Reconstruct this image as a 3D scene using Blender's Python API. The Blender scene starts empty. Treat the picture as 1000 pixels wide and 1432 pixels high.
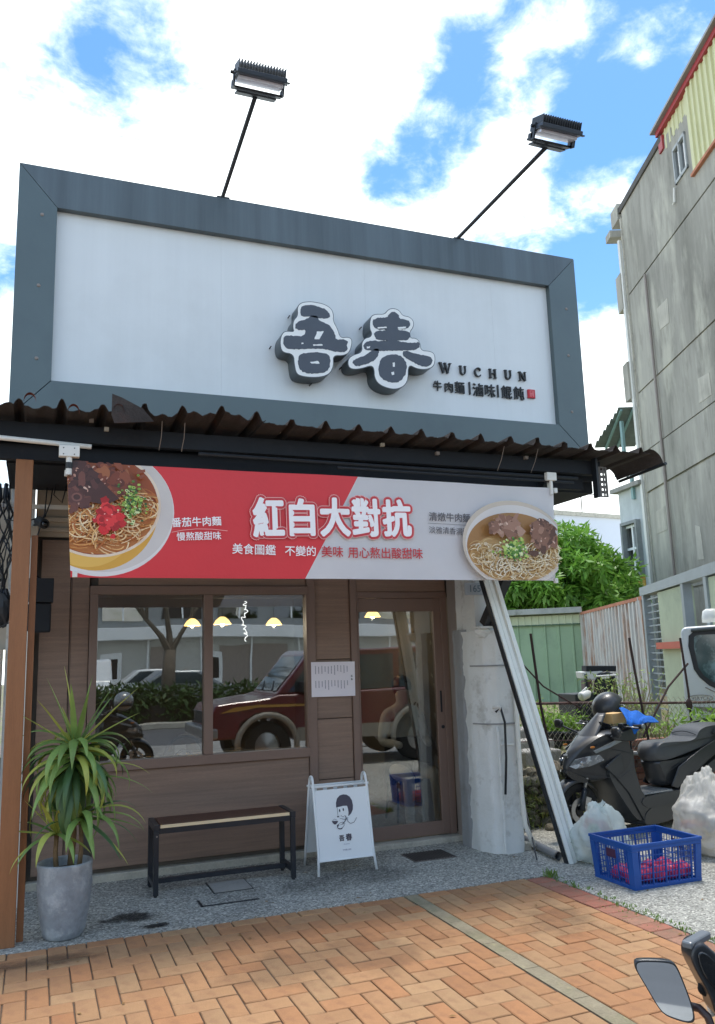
import bpy, bmesh, math, random
import numpy as np
from mathutils import Vector, Matrix, Euler
rnd = random.Random(7)
R = math.radians
SC = bpy.context.scene
COL = SC.collection

# ------------------------------------------------------------------ camera
F_PX, PITCH, YAW, ROLL, EYE = 1150.0, R(10.1), R(21.5), R(-1.8), 1.6
Fw = Vector((math.sin(YAW)*math.cos(PITCH), math.cos(YAW)*math.cos(PITCH), math.sin(PITCH)))
R0 = Vector((math.cos(YAW), -math.sin(YAW), 0)); U0 = R0.cross(Fw)
Rt = R0*math.cos(ROLL)+U0*math.sin(ROLL); Up = -R0*math.sin(ROLL)+U0*math.cos(ROLL)
EYEP = Vector((0, 0, EYE))
cam = bpy.data.cameras.new('camera'); camo = bpy.data.objects.new('camera', cam); COL.objects.link(camo)
camo.matrix_world = Matrix(((Rt.x, Up.x, -Fw.x, 0), (Rt.y, Up.y, -Fw.y, 0), (Rt.z, Up.z, -Fw.z, EYE), (0, 0, 0, 1)))
cam.sensor_fit = 'VERTICAL'; cam.sensor_height = 36.0; cam.lens = 36.0*F_PX/1432.0
cam.clip_start = 0.05; cam.clip_end = 3000
SC.camera = camo
# surveying helpers: where a sight line of the calibrated camera meets a real plane
FH = Vector((math.sin(YAW), math.cos(YAW), 0)); RH = Vector((math.cos(YAW), -math.sin(YAW), 0))
def ray(px, py): return Fw+Rt*((px-500)/F_PX)-Up*((py-716)/F_PX)
def onz(px, py, z=0.0):
    d = ray(px, py); return EYEP+d*((z-EYE)/d.z)
def ony(px, py, Y):
    d = ray(px, py); return EYEP+d*(Y/d.y)
def dp(px, py, D):
    d = ray(px, py); return EYEP+d*(D/d.dot(FH))

# ------------------------------------------------------------------ world, sun, exposure
SUN_DIR = Vector((0.16, 0.13, 1.0)).normalized()
sun = bpy.data.lights.new('sun', 'SUN'); sun.energy = 1.5; sun.angle = R(13.0); sun.color = (1.0, 0.95, 0.87)
suno = bpy.data.objects.new('sun', sun); COL.objects.link(suno)
suno.rotation_euler = SUN_DIR.to_track_quat('Z', 'Y').to_euler()
world = bpy.data.worlds.new('World'); SC.world = world; world.use_nodes = True
SC.view_settings.view_transform = 'Standard'; SC.view_settings.look = 'None'
SC.view_settings.exposure = 1.16; SC.view_settings.gamma = 1.0; SC.view_settings.use_curve_mapping = False
def build_world():
    nt = world.node_tree; N = nt.nodes; L = nt.links; N.clear()
    out = N.new('ShaderNodeOutputWorld'); mixs = N.new('ShaderNodeMixShader')
    sky = N.new('ShaderNodeTexSky'); sky.sky_type = 'NISHITA'; sky.sun_disc = False
    sky.sun_elevation = math.asin(SUN_DIR.z); sky.sun_rotation = math.atan2(SUN_DIR.x, SUN_DIR.y)
    sky.air_density = 1.3; sky.dust_density = 0.6; sky.ozone_density = 1.5
    hs = N.new('ShaderNodeHueSaturation'); hs.inputs['Saturation'].default_value = 1.32; L.new(sky.outputs[0], hs.inputs['Color'])
    b1 = N.new('ShaderNodeBackground'); b1.inputs[1].default_value = 0.10; L.new(hs.outputs[0], b1.inputs[0])
    b2 = N.new('ShaderNodeBackground'); b2.inputs[1].default_value = 1.12
    tc = N.new('ShaderNodeTexCoord')
    sep = N.new('ShaderNodeSeparateXYZ'); L.new(tc.outputs['Generated'], sep.inputs[0])
    # project onto a cloud layer
    mz = N.new('ShaderNodeMath'); mz.operation = 'MAXIMUM'; mz.inputs[1].default_value = 0.0; L.new(sep.outputs[2], mz.inputs[0])
    az = N.new('ShaderNodeMath'); az.operation = 'ADD'; az.inputs[1].default_value = 0.28; L.new(mz.outputs[0], az.inputs[0])
    dv = N.new('ShaderNodeVectorMath'); dv.operation = 'DIVIDE'
    cmb = N.new('ShaderNodeCombineXYZ')
    for i in range(3): L.new(az.outputs[0], cmb.inputs[i])
    L.new(tc.outputs['Generated'], dv.inputs[0]); L.new(cmb.outputs[0], dv.inputs[1])
    def noise(scale, detail, rough, off, dist=0.0):
        mp = N.new('ShaderNodeMapping'); mp.inputs['Location'].default_value = off; L.new(dv.outputs[0], mp.inputs[0])
        n = N.new('ShaderNodeTexNoise'); n.inputs['Scale'].default_value = scale; n.inputs['Detail'].default_value = detail
        n.inputs['Roughness'].default_value = rough; n.inputs['Distortion'].default_value = dist
        L.new(mp.outputs[0], n.inputs[0]); return n.outputs[0]
    def mth(op, a, b=None, c=None):
        m = N.new('ShaderNodeMath'); m.operation = op
        for i, v in enumerate((a, b, c)):
            if v is None: continue
            if isinstance(v, (int, float)): m.inputs[i].default_value = v
            else: L.new(v, m.inputs[i])
        return m.outputs[0]
    n1 = noise(3.2, 10, 0.58, (3.1, 1.7, 0.0), 0.25)
    n2 = noise(9.0, 8, 0.62, (8.1, 4.7, 2.0), 0.4)
    n3 = noise(24.0, 6, 0.6, (2.1, 6.7, 4.0), 0.5)
    val = mth('ADD', mth('ADD', mth('MULTIPLY', n1, 0.52), mth('MULTIPLY', n2, 0.33)), mth('MULTIPLY', n3, 0.15))
    # banks of cloud and open patches where they stand in the sky
    for px, py, rad, amp in [(230, 260, 0.25, .10), (400, 60, 0.12, .09), (60, 130, .10, .06), (430, 220, .14, .08), (640, 20, .12, .15),
                             (880, 700, .20, .16), (600, 330, .10, .12), (770, 270, .07, .12), (930, 120, .06, .10), (720, 170, .04, .07), (860, 230, .03, .05), (60, 30, .06, -.02), (740, 110, .05, .03),
                             (220, 50, .085, -.11), (575, 150, .075, -.20), (555, 240, .05, -.14), (850, 60, .12, -.15), (650, 100, .06, -.08), (470, 110, .07, .08), (830, 470, .04, -.08), (890, 200, .05, -.07),
                             (690, 330, .035, -.10), (30, 400, .06, -.10), (800, 340, .05, -.10), (20, 480, .04, .16), (500, 50, .04, -.07), (40, 90, .03, -.06), (120, 60, .03, -.05), (850, 370, .04, -.10), (800, 150, .05, -.08)]:
        d = ray(px, py).normalized()
        dt = N.new('ShaderNodeVectorMath'); dt.operation = 'DOT_PRODUCT'; dt.inputs[1].default_value = d
        nm = N.new('ShaderNodeVectorMath'); nm.operation = 'NORMALIZE'; L.new(tc.outputs['Generated'], nm.inputs[0]); L.new(nm.outputs[0], dt.inputs[0])
        mr = N.new('ShaderNodeMapRange'); mr.interpolation_type = 'SMOOTHSTEP'
        mr.inputs[1].default_value = math.cos(rad*1.6); mr.inputs[2].default_value = 1.0
        mr.inputs[3].default_value = 0.0; mr.inputs[4].default_value = amp
        L.new(dt.outputs['Value'], mr.inputs[0]); val = mth('ADD', val, mr.outputs[0])
    # more cloud towards the horizon
    hz = N.new('ShaderNodeMapRange'); hz.inputs[1].default_value = 0.0; hz.inputs[2].default_value = 0.45; hz.inputs[3].default_value = 0.10; hz.inputs[4].default_value = 0.0
    L.new(sep.outputs[2], hz.inputs[0]); val = mth('ADD', val, hz.outputs[0])
    mask = N.new('ShaderNodeMapRange'); mask.interpolation_type = 'SMOOTHSTEP'
    mask.inputs[1].default_value = 0.45; mask.inputs[2].default_value = 0.65; L.new(val, mask.inputs[0])
    cr = N.new('ShaderNodeValToRGB'); cr.color_ramp.elements[0].position = 0.42; cr.color_ramp.elements[0].color = (.82, .88, .89, 1)
    cr.color_ramp.elements[1].position = 0.62; cr.color_ramp.elements[1].color = (.95, .99, .975, 1)
    L.new(n1, cr.inputs[0]); L.new(cr.outputs[0], b2.inputs[0])
    L.new(mask.outputs[0], mixs.inputs[0]); L.new(b1.outputs[0], mixs.inputs[1]); L.new(b2.outputs[0], mixs.inputs[2])
    L.new(mixs.outputs[0], out.inputs[0])
build_world()

# ------------------------------------------------------------------ materials
def S(h):
    h = h.lstrip('#'); c = [int(h[i:i+2], 16)/255 for i in (0, 2, 4)]
    return tuple((x/12.92 if x <= .04045 else ((x+.055)/1.055)**2.4) for x in c)
MATS = {}
def mat(name, col, rough=.6, metal=0.0, var=.12, vs=3.0, bump=0.0, bs=60.0, streak=0.0, dirt=None, rand=0.0, stretch=None, spec=.5,
        grain=0.0, trans=None, coat=0.0, sat=0.0, attr=None):
    """colour + large variation + fine grain + vertical streaks + dirt blotches + per-object variation + bump"""
    if name in MATS: return MATS[name]
    m = bpy.data.materials.new(name); m.use_nodes = True; nt = m.node_tree; N = nt.nodes; L = nt.links
    b = N['Principled BSDF']; b.inputs['Roughness'].default_value = rough; b.inputs['Metallic'].default_value = metal
    b.inputs['Specular IOR Level'].default_value = spec
    if coat: b.inputs['Coat Weight'].default_value = coat; b.inputs['Coat Roughness'].default_value = .08
    tc = N.new('ShaderNodeTexCoord'); co = tc.outputs['Object']
    if stretch:
        mp = N.new('ShaderNodeMapping'); mp.inputs['Scale'].default_value = stretch; L.new(co, mp.inputs[0]); cs = mp.outputs[0]
    else: cs = co
    def noise(src, sc, det=5, ro=.6, off=None):
        if off:
            q = N.new('ShaderNodeMapping'); q.inputs['Location'].default_value = off; L.new(src, q.inputs[0]); src = q.outputs[0]
        n = N.new('ShaderNodeTexNoise'); n.inputs['Scale'].default_value = sc; n.inputs['Detail'].default_value = det; n.inputs['Roughness'].default_value = ro
        L.new(src, n.inputs[0]); return n.outputs[0]
    def mr(v, a, b_, c, d):
        q = N.new('ShaderNodeMapRange'); L.new(v, q.inputs[0])
        for i, x in enumerate((a, b_, c, d)): q.inputs[i+1].default_value = x
        return q.outputs[0]
    def mul(a, bb):
        q = N.new('ShaderNodeMath'); q.operation = 'MULTIPLY'; L.new(a, q.inputs[0])
        if isinstance(bb, float): q.inputs[1].default_value = bb
        else: L.new(bb, q.inputs[1])
        return q.outputs[0]
    if attr:
        at = N.new('ShaderNodeAttribute'); at.attribute_name = attr; base = at.outputs['Color']
    else:
        rgb = N.new('ShaderNodeRGB'); rgb.outputs[0].default_value = (*col, 1); base = rgb.outputs[0]
    k = mr(noise(cs, vs), .25, .75, 1-var, 1+var)
    if grain: k = mul(k, mr(noise(cs, bs*1.3, 3, .7), .3, .7, 1-grain, 1+grain))
    if streak:
        mp2 = N.new('ShaderNodeMapping'); mp2.inputs['Scale'].default_value = (1, 1, .04); L.new(co, mp2.inputs[0])
        k = mul(k, mr(noise(mp2.outputs[0], 5.0, 8, .7), .3, .7, 1-streak, 1+streak*.8))
    if rand:
        oi = N.new('ShaderNodeObjectInfo'); k = mul(k, mr(oi.outputs['Random'], 0, 1, 1-rand, 1+rand))
    vm = N.new('ShaderNodeVectorMath'); vm.operation = 'SCALE'; L.new(base, vm.inputs[0]); L.new(k, vm.inputs['Scale']); colr = vm.outputs[0]
    if rand and sat:
        hs = N.new('ShaderNodeHueSaturation'); L.new(colr, hs.inputs['Color'])
        w = N.new('ShaderNodeMath'); w.operation = 'MULTIPLY'; w.inputs[1].default_value = 7.31; L.new(oi.outputs['Random'], w.inputs[0])
        fr = N.new('ShaderNodeMath'); fr.operation = 'FRACT'; L.new(w.outputs[0], fr.inputs[0])
        L.new(mr(fr.outputs[0], 0, 1, .5-sat*.12, .5+sat*.12), hs.inputs['Hue']); L.new(mr(fr.outputs[0], 0, 1, 1+sat, 1-sat), hs.inputs['Saturation'])
        colr = hs.outputs[0]
    for dd in (dirt or []):
        dc, ds, lo, hi, amt = dd[:5]
        mx = N.new('ShaderNodeMix'); mx.data_type = 'RGBA'
        L.new(mr(noise(cs, ds, 7, .65, off=(5.2, 3.3, 1.1+ds)), lo, hi, 0, amt), mx.inputs['Factor'])
        L.new(colr, mx.inputs[6]); mx.inputs[7].default_value = (*dc, 1); colr = mx.outputs[2]
    L.new(colr, b.inputs['Base Color'])
    if bump:
        bp = N.new('ShaderNodeBump'); bp.inputs['Strength'].default_value = bump; bp.inputs['Distance'].default_value = .01
        L.new(noise(cs, bs, 6, .65), bp.inputs['Height']); L.new(bp.outputs[0], b.inputs['Normal'])
    if trans:
        b.inputs['Subsurface Weight'].default_value = 0
        tr = N.new('ShaderNodeBsdfTranslucent'); L.new(colr, tr.inputs[0]); ms = N.new('ShaderNodeMixShader'); ms.inputs[0].default_value = trans
        L.new(b.outputs[0], ms.inputs[1]); L.new(tr.outputs[0], ms.inputs[2]); L.new(ms.outputs[0], N['Material Output'].inputs[0])
    MATS[name] = m; return m
def emit(name, col, st):
    m = bpy.data.materials.new(name); m.use_nodes = True; b = m.node_tree.nodes['Principled BSDF']
    b.inputs['Base Color'].default_value = (*col, 1); b.inputs['Emission Color'].default_value = (*col, 1); b.inputs['Emission Strength'].default_value = st
    MATS[name] = m; return m
def glassmat(name, refl=.3, tint=(.8, .85, .85), rough=0.0):
    m = bpy.data.materials.new(name); m.use_nodes = True; nt = m.node_tree; N = nt.nodes; L = nt.links; N.clear()
    o = N.new('ShaderNodeOutputMaterial'); g = N.new('ShaderNodeBsdfGlossy'); g.inputs['Roughness'].default_value = rough
    t = N.new('ShaderNodeBsdfTransparent'); t.inputs[0].default_value = (*tint, 1); mx = N.new('ShaderNodeMixShader')
    if not rough and refl < .4:
        nz = N.new('ShaderNodeTexNoise'); nz.inputs['Scale'].default_value = 1.6; nz.inputs['Detail'].default_value = 1; tcg = N.new('ShaderNodeTexCoord'); L.new(tcg.outputs['Object'], nz.inputs[0])
        bpg = N.new('ShaderNodeBump'); bpg.inputs['Strength'].default_value = .35; bpg.inputs['Distance'].default_value = .0035; L.new(nz.outputs[0], bpg.inputs['Height']); L.new(bpg.outputs[0], g.inputs['Normal'])
    lw = N.new('ShaderNodeFresnel'); lw.inputs[0].default_value = 1.5
    q = N.new('ShaderNodeMapRange'); q.inputs[1].default_value = 0.04; q.inputs[2].default_value = 1; q.inputs[3].default_value = refl; q.inputs[4].default_value = 1
    L.new(lw.outputs[0], q.inputs[0]); L.new(q.outputs[0], mx.inputs[0]); L.new(t.outputs[0], mx.inputs[1]); L.new(g.outputs[0], mx.inputs[2]); L.new(mx.outputs[0], o.inputs[0])
    MATS[name] = m; return m

# ------------------------------------------------------------------ mesh helpers
ORIG = {}
class MB:
    def __init__(s): s.v = []; s.f = []; s.c = []
    def add(s, vs, fs, col=None):
        n = len(s.v); s.v += [tuple(v) for v in vs]; s.f += [tuple(i+n for i in f) for f in fs]
        s.c += [col]*len(fs); return s
    def box(s, x0, x1, y0, y1, z0, z1, col=None):
        return s.add([(x0, y0, z0), (x1, y0, z0), (x1, y1, z0), (x0, y1, z0), (x0, y0, z1), (x1, y0, z1), (x1, y1, z1), (x0, y1, z1)],
                     [(0, 3, 2, 1), (4, 5, 6, 7), (0, 1, 5, 4), (1, 2, 6, 5), (2, 3, 7, 6), (3, 0, 4, 7)], col)
    def obox(s, c, ax, ay, az, col=None):
        c = Vector(c); ax = Vector(ax); ay = Vector(ay); az = Vector(az)
        P = [c+i*ax+j*ay+k*az for k in (-1, 1) for i, j in ((-1, -1), (1, -1), (1, 1), (-1, 1))]
        return s.add(P, [(0, 3, 2, 1), (4, 5, 6, 7), (0, 1, 5, 4), (1, 2, 6, 5), (2, 3, 7, 6), (3, 0, 4, 7)], col)
    def bar(s, p0, p1, w, h=None, up=(0, 0, 1)):
        p0 = Vector(p0); p1 = Vector(p1); h = h or w; d = (p1-p0); L_ = d.length; d.normalize(); u = Vector(up)
        if abs(d.dot(u)) > .99: u = Vector((0, 1, 0))
        x = d.cross(u).normalized(); y = x.cross(d).normalized()
        return s.obox((p0+p1)/2, d*L_/2, x*w/2, y*h/2)
    def tube(s, pts, r, n=8, caps=True):
        pts = [Vector(p) for p in pts]; k = len(pts); rr = r if isinstance(r, (list, tuple)) else [r]*k
        ref = Vector((0, 0, 1)); vs = []; fs = []
        d0 = (pts[1]-pts[0]).normalized()
        if abs(d0.dot(ref)) > .95: ref = Vector((0, 1, 0))
        x = d0.cross(ref).normalized()
        for i, p in enumerate(pts):
            d = (pts[min(i+1, k-1)]-pts[max(i-1, 0)]).normalized()
            x = (x-d*x.dot(d)).normalized(); y = d.cross(x)
            vs += [p+(x*math.cos(2*math.pi*j/n)+y*math.sin(2*math.pi*j/n))*rr[i] for j in range(n)]
        for i in range(k-1):
            for j in range(n): a = i*n+j; b = i*n+(j+1) % n; fs.append((a, b, b+n, a+n))
        if caps: fs += [tuple(range(n-1, -1, -1)), tuple(range((k-1)*n, k*n))]
        return s.add(vs, fs)
    def prism(s, pts, vec, col=None):
        pts = [Vector(p) for p in pts]; vec = Vector(vec); n = len(pts)
        return s.add(pts+[p+vec for p in pts], [tuple(range(n)), tuple(range(2*n-1, n-1, -1))]+[(i, i+n, (i+1) % n+n, (i+1) % n) for i in range(n)], col)
    def poly(s, pts, col=None): return s.add(pts, [tuple(range(len(pts)))], col)
    def lathe(s, prof, c=(0, 0, 0), n=24, ax=None, sc=(1, 1)):
        c = Vector(c); M = (Vector(ax).to_track_quat('Z', 'Y').to_matrix() if ax else Matrix.Identity(3)); vs = []; fs = []
        for r, z in prof: vs += [c+M @ Vector((r*sc[0]*math.cos(2*math.pi*j/n), r*sc[1]*math.sin(2*math.pi*j/n), z)) for j in range(n)]
        for i in range(len(prof)-1):
            for j in range(n): a = i*n+j; b = i*n+(j+1) % n; fs.append((a, b, b+n, a+n))
        if tuple(prof[0]) != tuple(prof[-1]): fs += [tuple(range(n-1, -1, -1)), tuple(range((len(prof)-1)*n, len(prof)*n))]
        return s.add(vs, fs)
    def ell(s, c, rx, ry, rz, n=16, m=10, M=None, jit=0.0):
        c = Vector(c); vs = []; fs = []
        for i in range(m+1):
            th = math.pi*i/m
            for j in range(n):
                ph = 2*math.pi*j/n; k = 1+rnd.uniform(-jit, jit)
                p = Vector((rx*math.sin(th)*math.cos(ph), ry*math.sin(th)*math.sin(ph), rz*math.cos(th)))*k
                vs.append(c+((M @ p) if M else p))
        for i in range(m):
            for j in range(n): a = i*n+j; b = i*n+(j+1) % n; fs.append((a, a+n, b+n, b))
        return s.add(vs, fs)
    def grid(s, fn, nu, nv, close=False):
        vs = [fn(i/nu, j/nv) for j in range(nv+1) for i in range(nu+1)]; w = nu+1
        return s.add(vs, [(j*w+i, j*w+i+1, (j+1)*w+i+1, (j+1)*w+i) for j in range(nv) for i in range(nu)])
    def mesh(s, name, m, org=(0, 0, 0), smooth=False, cols=False):
        me = bpy.data.meshes.new(name); o = Vector(org)
        me.from_pydata([(v[0]-o.x, v[1]-o.y, v[2]-o.z) for v in s.v], [], s.f)
        if cols:
            a = me.color_attributes.new('Col', 'FLOAT_COLOR', 'CORNER'); arr = []
            for c, f in zip(s.c, s.f): arr += [(*(c or (1, 1, 1)), 1)]*len(f)
            a.data.foreach_set('color', [x for q in arr for x in q])
        if m: me.materials.append(m)
        if smooth: me.polygons.foreach_set('use_smooth', [True]*len(me.polygons))
        me.update(); return me
    def build(s, name, m, parent=None, smooth=False, bevel=0.0, loc=None, cols=False, fix=False, seg=2, angle=None):
        org = ORIG[parent.name] if parent else Vector(loc or (0, 0, 0))
        me = s.mesh(name, m, org, smooth, cols)
        if fix:
            bm = bmesh.new(); bm.from_mesh(me); bmesh.ops.recalc_face_normals(bm, faces=bm.faces); bm.to_mesh(me); bm.free()
        o = bpy.data.objects.new(name, me); COL.objects.link(o)
        if parent: o.parent = parent
        else: o.location = org
        ORIG[o.name] = org
        if bevel:
            b = o.modifiers.new('bevel', 'BEVEL'); b.width = bevel; b.segments = seg; b.limit_method = 'ANGLE'; b.angle_limit = R(35)
        if angle:
            for p in me.polygons: p.use_smooth = True
            me.set_sharp_from_angle(angle=R(angle))
        return o
def tag(o, label=None, cat=None, group=None, kind=None):
    if label: o['label'] = label
    if cat: o['category'] = cat
    if group: o['group'] = group
    if kind: o['kind'] = kind
    return o
def thing(name, label, cat, loc, group=None):
    o = bpy.data.objects.new(name, None); COL.objects.link(o); o.location = loc; o.empty_display_size = .1
    ORIG[o.name] = Vector(loc); return tag(o, label, cat, group)
def struct(mb, name, m, **k): return tag(mb.build(name, m, **k), kind='structure')
def kids(o): return [c for c in bpy.data.objects if c.parent == o]
def copy_tree(o, loc, rotz, label):
    r = o.copy(); COL.objects.link(r); r.location = loc; r.rotation_euler = (0, 0, rotz); r['label'] = label
    for ch in kids(o):
        c = ch.copy(); COL.objects.link(c); c.parent = r
        for g in kids(ch):
            d = g.copy(); COL.objects.link(d); d.parent = c
    return r
FONT = {}
def text_mesh(s, bold=0.0, extrude=0.0, spacing=1.0):
    c = bpy.data.curves.new('t', 'FONT'); c.body = s; c.size = 1; c.offset = bold; c.extrude = extrude; c.align_x = 'CENTER'; c.space_character = spacing
    c.resolution_u = 4
    o = bpy.data.objects.new('t', c); COL.objects.link(o); dg = bpy.context.evaluated_depsgraph_get(); dg.update()
    me = bpy.data.meshes.new_from_object(o.evaluated_get(dg)); bpy.data.objects.remove(o); bpy.data.curves.remove(c); return me
def text(name, s, M, m, parent=None, bold=0.0, depth=0.0, spacing=1.0, fit=None, warp=None):
    """flat lettering: M maps the text's (x, y, z) to the world; fit=(w, h) box in world metres before M"""
    me = text_mesh(s, 0, 0, spacing)
    P = [v.co.copy() for v in me.vertices]
    if not P: return None
    x0, x1 = min(p.x for p in P), max(p.x for p in P); y0, y1 = min(p.y for p in P), max(p.y for p in P)
    mb = MB(); sx = sy = 1
    if fit: sx = fit[0]/(x1-x0); sy = fit[1]/(y1-y0) if fit[1] else sx
    vs = [Vector(((p.x-(x0+x1)/2)*sx, (p.y-(y0+y1)/2)*sy, 0)) for p in P]
    if warp: vs = [warp(v) for v in vs]
    fs = [tuple(p.vertices) for p in me.polygons]
    if bold:
        # thicken the strokes: the same glyph laid down around a small circle
        rr = bold*sy*.9; nst = 16 if bold > .03 else 8; st = [(0, 0)]+[(rr*math.cos(2*math.pi*q/nst), rr*math.sin(2*math.pi*q/nst)) for q in range(nst)]
        if bold > .06: st += [(x*.55, y*.55) for x, y in st[1::2]]
        v0, f0 = vs, fs; vs, fs = [], []
        for q, (dx, dy) in enumerate(st):
            n = len(vs); vs += [v+Vector((dx, dy, q*7e-6)) for v in v0]; fs += [tuple(i+n for i in f) for f in f0]
    if depth:
        n = len(vs); edge = {}
        for f in fs:
            for a, b in zip(f, f[1:]+f[:1]): edge[(a, b)] = 1
        side = [(a, b) for (a, b) in edge if (b, a) not in edge]
        vs2 = vs+[v-Vector((0, 0, depth)) for v in vs]
        fs2 = fs+[(b, a, a+n, b+n) for a, b in side]
        mb.add([M @ v for v in vs2], fs2)
    else: mb.add([M @ v for v in vs], fs)
    bpy.data.meshes.remove(me)
    return mb.build(name, m, parent)
def face_front(x, y, z, tilt=0.0):   # text plane facing the street (-Y)
    return Matrix.Translation((x, y, z)) @ Matrix.Rotation(R(90)+tilt, 4, 'X')
def sharp(o, a=40):
    o.data.polygons.foreach_set('use_smooth', [True]*len(o.data.polygons)); o.data.set_sharp_from_angle(angle=R(a)); return o

# ------------------------------------------------------------------ materials used
m_brick = mat('clay_brick', S('#ae835c'), .85, var=.10, vs=14, bump=.5, bs=120, rand=.08, sat=.07, grain=.10, dirt=[(S('#8a6149'), 9, .52, .75, .55), (S('#7a756b'), 3.1, .56, .8, .5)])
m_brickred = mat('old_red_brick', S('#a2705c'), .9, var=.15, vs=12, bump=.6, bs=90, rand=.12, sat=.08, grain=.12, dirt=[(S('#6e6a55'), 7, .5, .75, .6)])
m_joint = mat('joint_sand', S('#6a5a4b'), .95, var=.2, vs=8, bump=.6, bs=150, grain=.3)
m_agg = None
def aggregate():
    m = mat('exposed_aggregate', S('#aeada6'), .85, var=.10, vs=1.3, bump=.9, bs=190, grain=.05, dirt=[(S('#5f5e5a'), 1.1, .55, .78, .55), (S('#2d2a27'), 2.3, .66, .80, .5)])
    nt = m.node_tree; N = nt.nodes; L = nt.links; b = N['Principled BSDF']; prev = b.inputs['Base Color'].links[0].from_socket
    tc = N.new('ShaderNodeTexCoord'); vo = N.new('ShaderNodeTexVoronoi'); vo.inputs['Scale'].default_value = 85
    L.new(tc.outputs['Object'], vo.inputs['Vector'])
    cr = N.new('ShaderNodeValToRGB'); e = cr.color_ramp.elements; cr.color_ramp.interpolation = 'CONSTANT'
    e[0].position = 0; e[0].color = (.55, .55, .54, 1); e[1].position = .25; e[1].color = (.95, .95, .93, 1)
    for p, c in ((.55, 1.2), (.78, .75), (.9, 1.7)): q = e.new(p); q.color = (c, c, c*.98, 1)
    sx = N.new('ShaderNodeSeparateColor'); L.new(vo.outputs['Color'], sx.inputs[0]); L.new(sx.outputs[0], cr.inputs[0])
    mx = N.new('ShaderNodeVectorMath'); mx.operation = 'MULTIPLY'; L.new(prev, mx.inputs[0]); L.new(cr.outputs[0], mx.inputs[1]); L.new(mx.outputs[0], b.inputs['Base Color'])
    return m
m_agg = aggregate()
m_conc = mat('concrete', S('#9b9993'), .9, var=.12, vs=2, bump=.6, bs=50, grain=.1, dirt=[(S('#5b5a55'), 2.2, .5, .75, .6)])
m_conclight = mat('pale_concrete', S('#b9b5a8'), .9, var=.12, vs=4, bump=.7, bs=60, grain=.12, dirt=[(S('#6d6a62'), 5, .52, .75, .6)])
m_lam = mat('brown_laminate', S('#8a7364'), .5, var=.22, vs=3.5, bump=.12, bs=60, stretch=(.35, 1, 9), grain=.16, rand=.05, dirt=[(S('#60514b'), 2.2, .5, .78, .5)])
m_lamframe = mat('brown_frame', S('#7f6a5f'), .42, var=.06, vs=3, bump=.05, bs=90, grain=.05)
m_dark = mat('dark_backing', S('#2b2624'), .8)
m_slate = mat('slate_cladding', S('#5a686b'), .36, var=.07, vs=1.2, bump=.06, bs=6, metal=.25, dirt=[(S('#4a545b'), 1.6, .5, .8, .5)])
m_slatetop = mat('slate_cladding_streaked', S('#58646a'), .42, var=.06, vs=1.2, streak=.30, metal=.2)
m_panel = mat('sign_panel_white', S('#dde2e3'), .24, var=.03, vs=.8, streak=.035, bump=.02, bs=2.5, dirt=[(S('#b4b8b6'), .9, .5, .85, .35)])
m_logo = mat('logo_slate', S('#4b535e'), .5, var=.06, vs=8)
m_logoside = mat('logo_return', S('#49545a'), .35, var=.12, vs=6, metal=.2)
m_logowhite = mat('logo_white', S('#eef0ee'), .45, var=.02, vs=8)
m_black = mat('black_lettering', S('#24272a'), .45, var=.1)
m_sealred = mat('seal_red', S('#c8202f'), .4, var=.05)
m_rustsheet = mat('weathered_roof_sheet', S('#3a3431'), .85, var=.25, vs=5, bump=.5, bs=60, grain=.15, dirt=[(S('#5a3226'), 3.5, .60, .78, .6), (S('#8b8076'), 9, .66, .78, .7), (S('#221d1c'), 2.5, .5, .7, .6)])
m_navy = mat('dark_navy_steel', S('#141a22'), .75, var=.2, vs=4, bump=.1, dirt=[(S('#3a3836'), 6, .6, .8, .4)])
m_pipewhite = mat('white_plastic_pipe', S('#dcdcd6'), .45, var=.06, vs=6, dirt=[(S('#8d8a80'), 7, .6, .8, .4)])
m_wood = mat('brown_timber', S('#91623f'), .6, var=.12, vs=5, stretch=(6, 6, .5), bump=.15, bs=40, grain=.08, dirt=[(S('#6b4226'), 6, .55, .8, .5)])
m_beige = mat('beige_board', S('#b3aa9b'), .7, var=.08, vs=2, dirt=[(S('#8a8273'), 2.5, .5, .8, .4)])
m_whitepaint = mat('peeling_white_paint', S('#d3d6d4'), .6, var=.06, vs=4, bump=.7, bs=22, dirt=[(S('#8e8c83'), 5.5, .56, .72, .65), (S('#5a5a54'), 14, .68, .76, .7)])
m_greypaint = mat('grey_render', S('#8e9091'), .8, var=.12, vs=3, bump=.5, bs=30, dirt=[(S('#6a6862'), 6, .55, .8, .5)])
m_doortrim = mat('grey_door_trim', S('#8b827b'), .5, var=.08, vs=4)
m_alu = mat('white_aluminium', S('#e9eeea'), .35, var=.04, vs=3, metal=.1, dirt=[(S('#9a9a92'), 5, .6, .8, .3)])
m_blackmetal = mat('black_metal', S('#1d2228'), .45, var=.2, vs=8, dirt=[(S('#4b4b48'), 12, .64, .78, .4)])
m_benchmetal = mat('bench_black_steel', S('#22272e'), .4, var=.15, vs=8)
m_benchwood = mat('bench_dark_plank', S('#57382b'), .5, var=.15, vs=5, stretch=(.6, 9, 9), bump=.2, bs=40, grain=.08)
m_plyedge = mat('ply_edge', S('#e6cfa8'), .6, var=.08, vs=20, stretch=(.5, 1, 8))
m_frostwhite = mat('aframe_white', S('#e3e8ea'), .4, var=.02)
m_paper = mat('paper', S('#e9e6ee'), .7, var=.02)
m_ink = mat('faded_ink', S('#8d8ba0'), .7)
m_print = mat('vinyl_print', (1, 1, 1), .40, var=.03, vs=2, attr='Col', bump=.5, bs=3.5)
m_glass = glassmat('window_glass', .22, (.84, .86, .84))
m_glassfar = glassmat('far_glass', .5, (.25, .3, .32))
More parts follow.
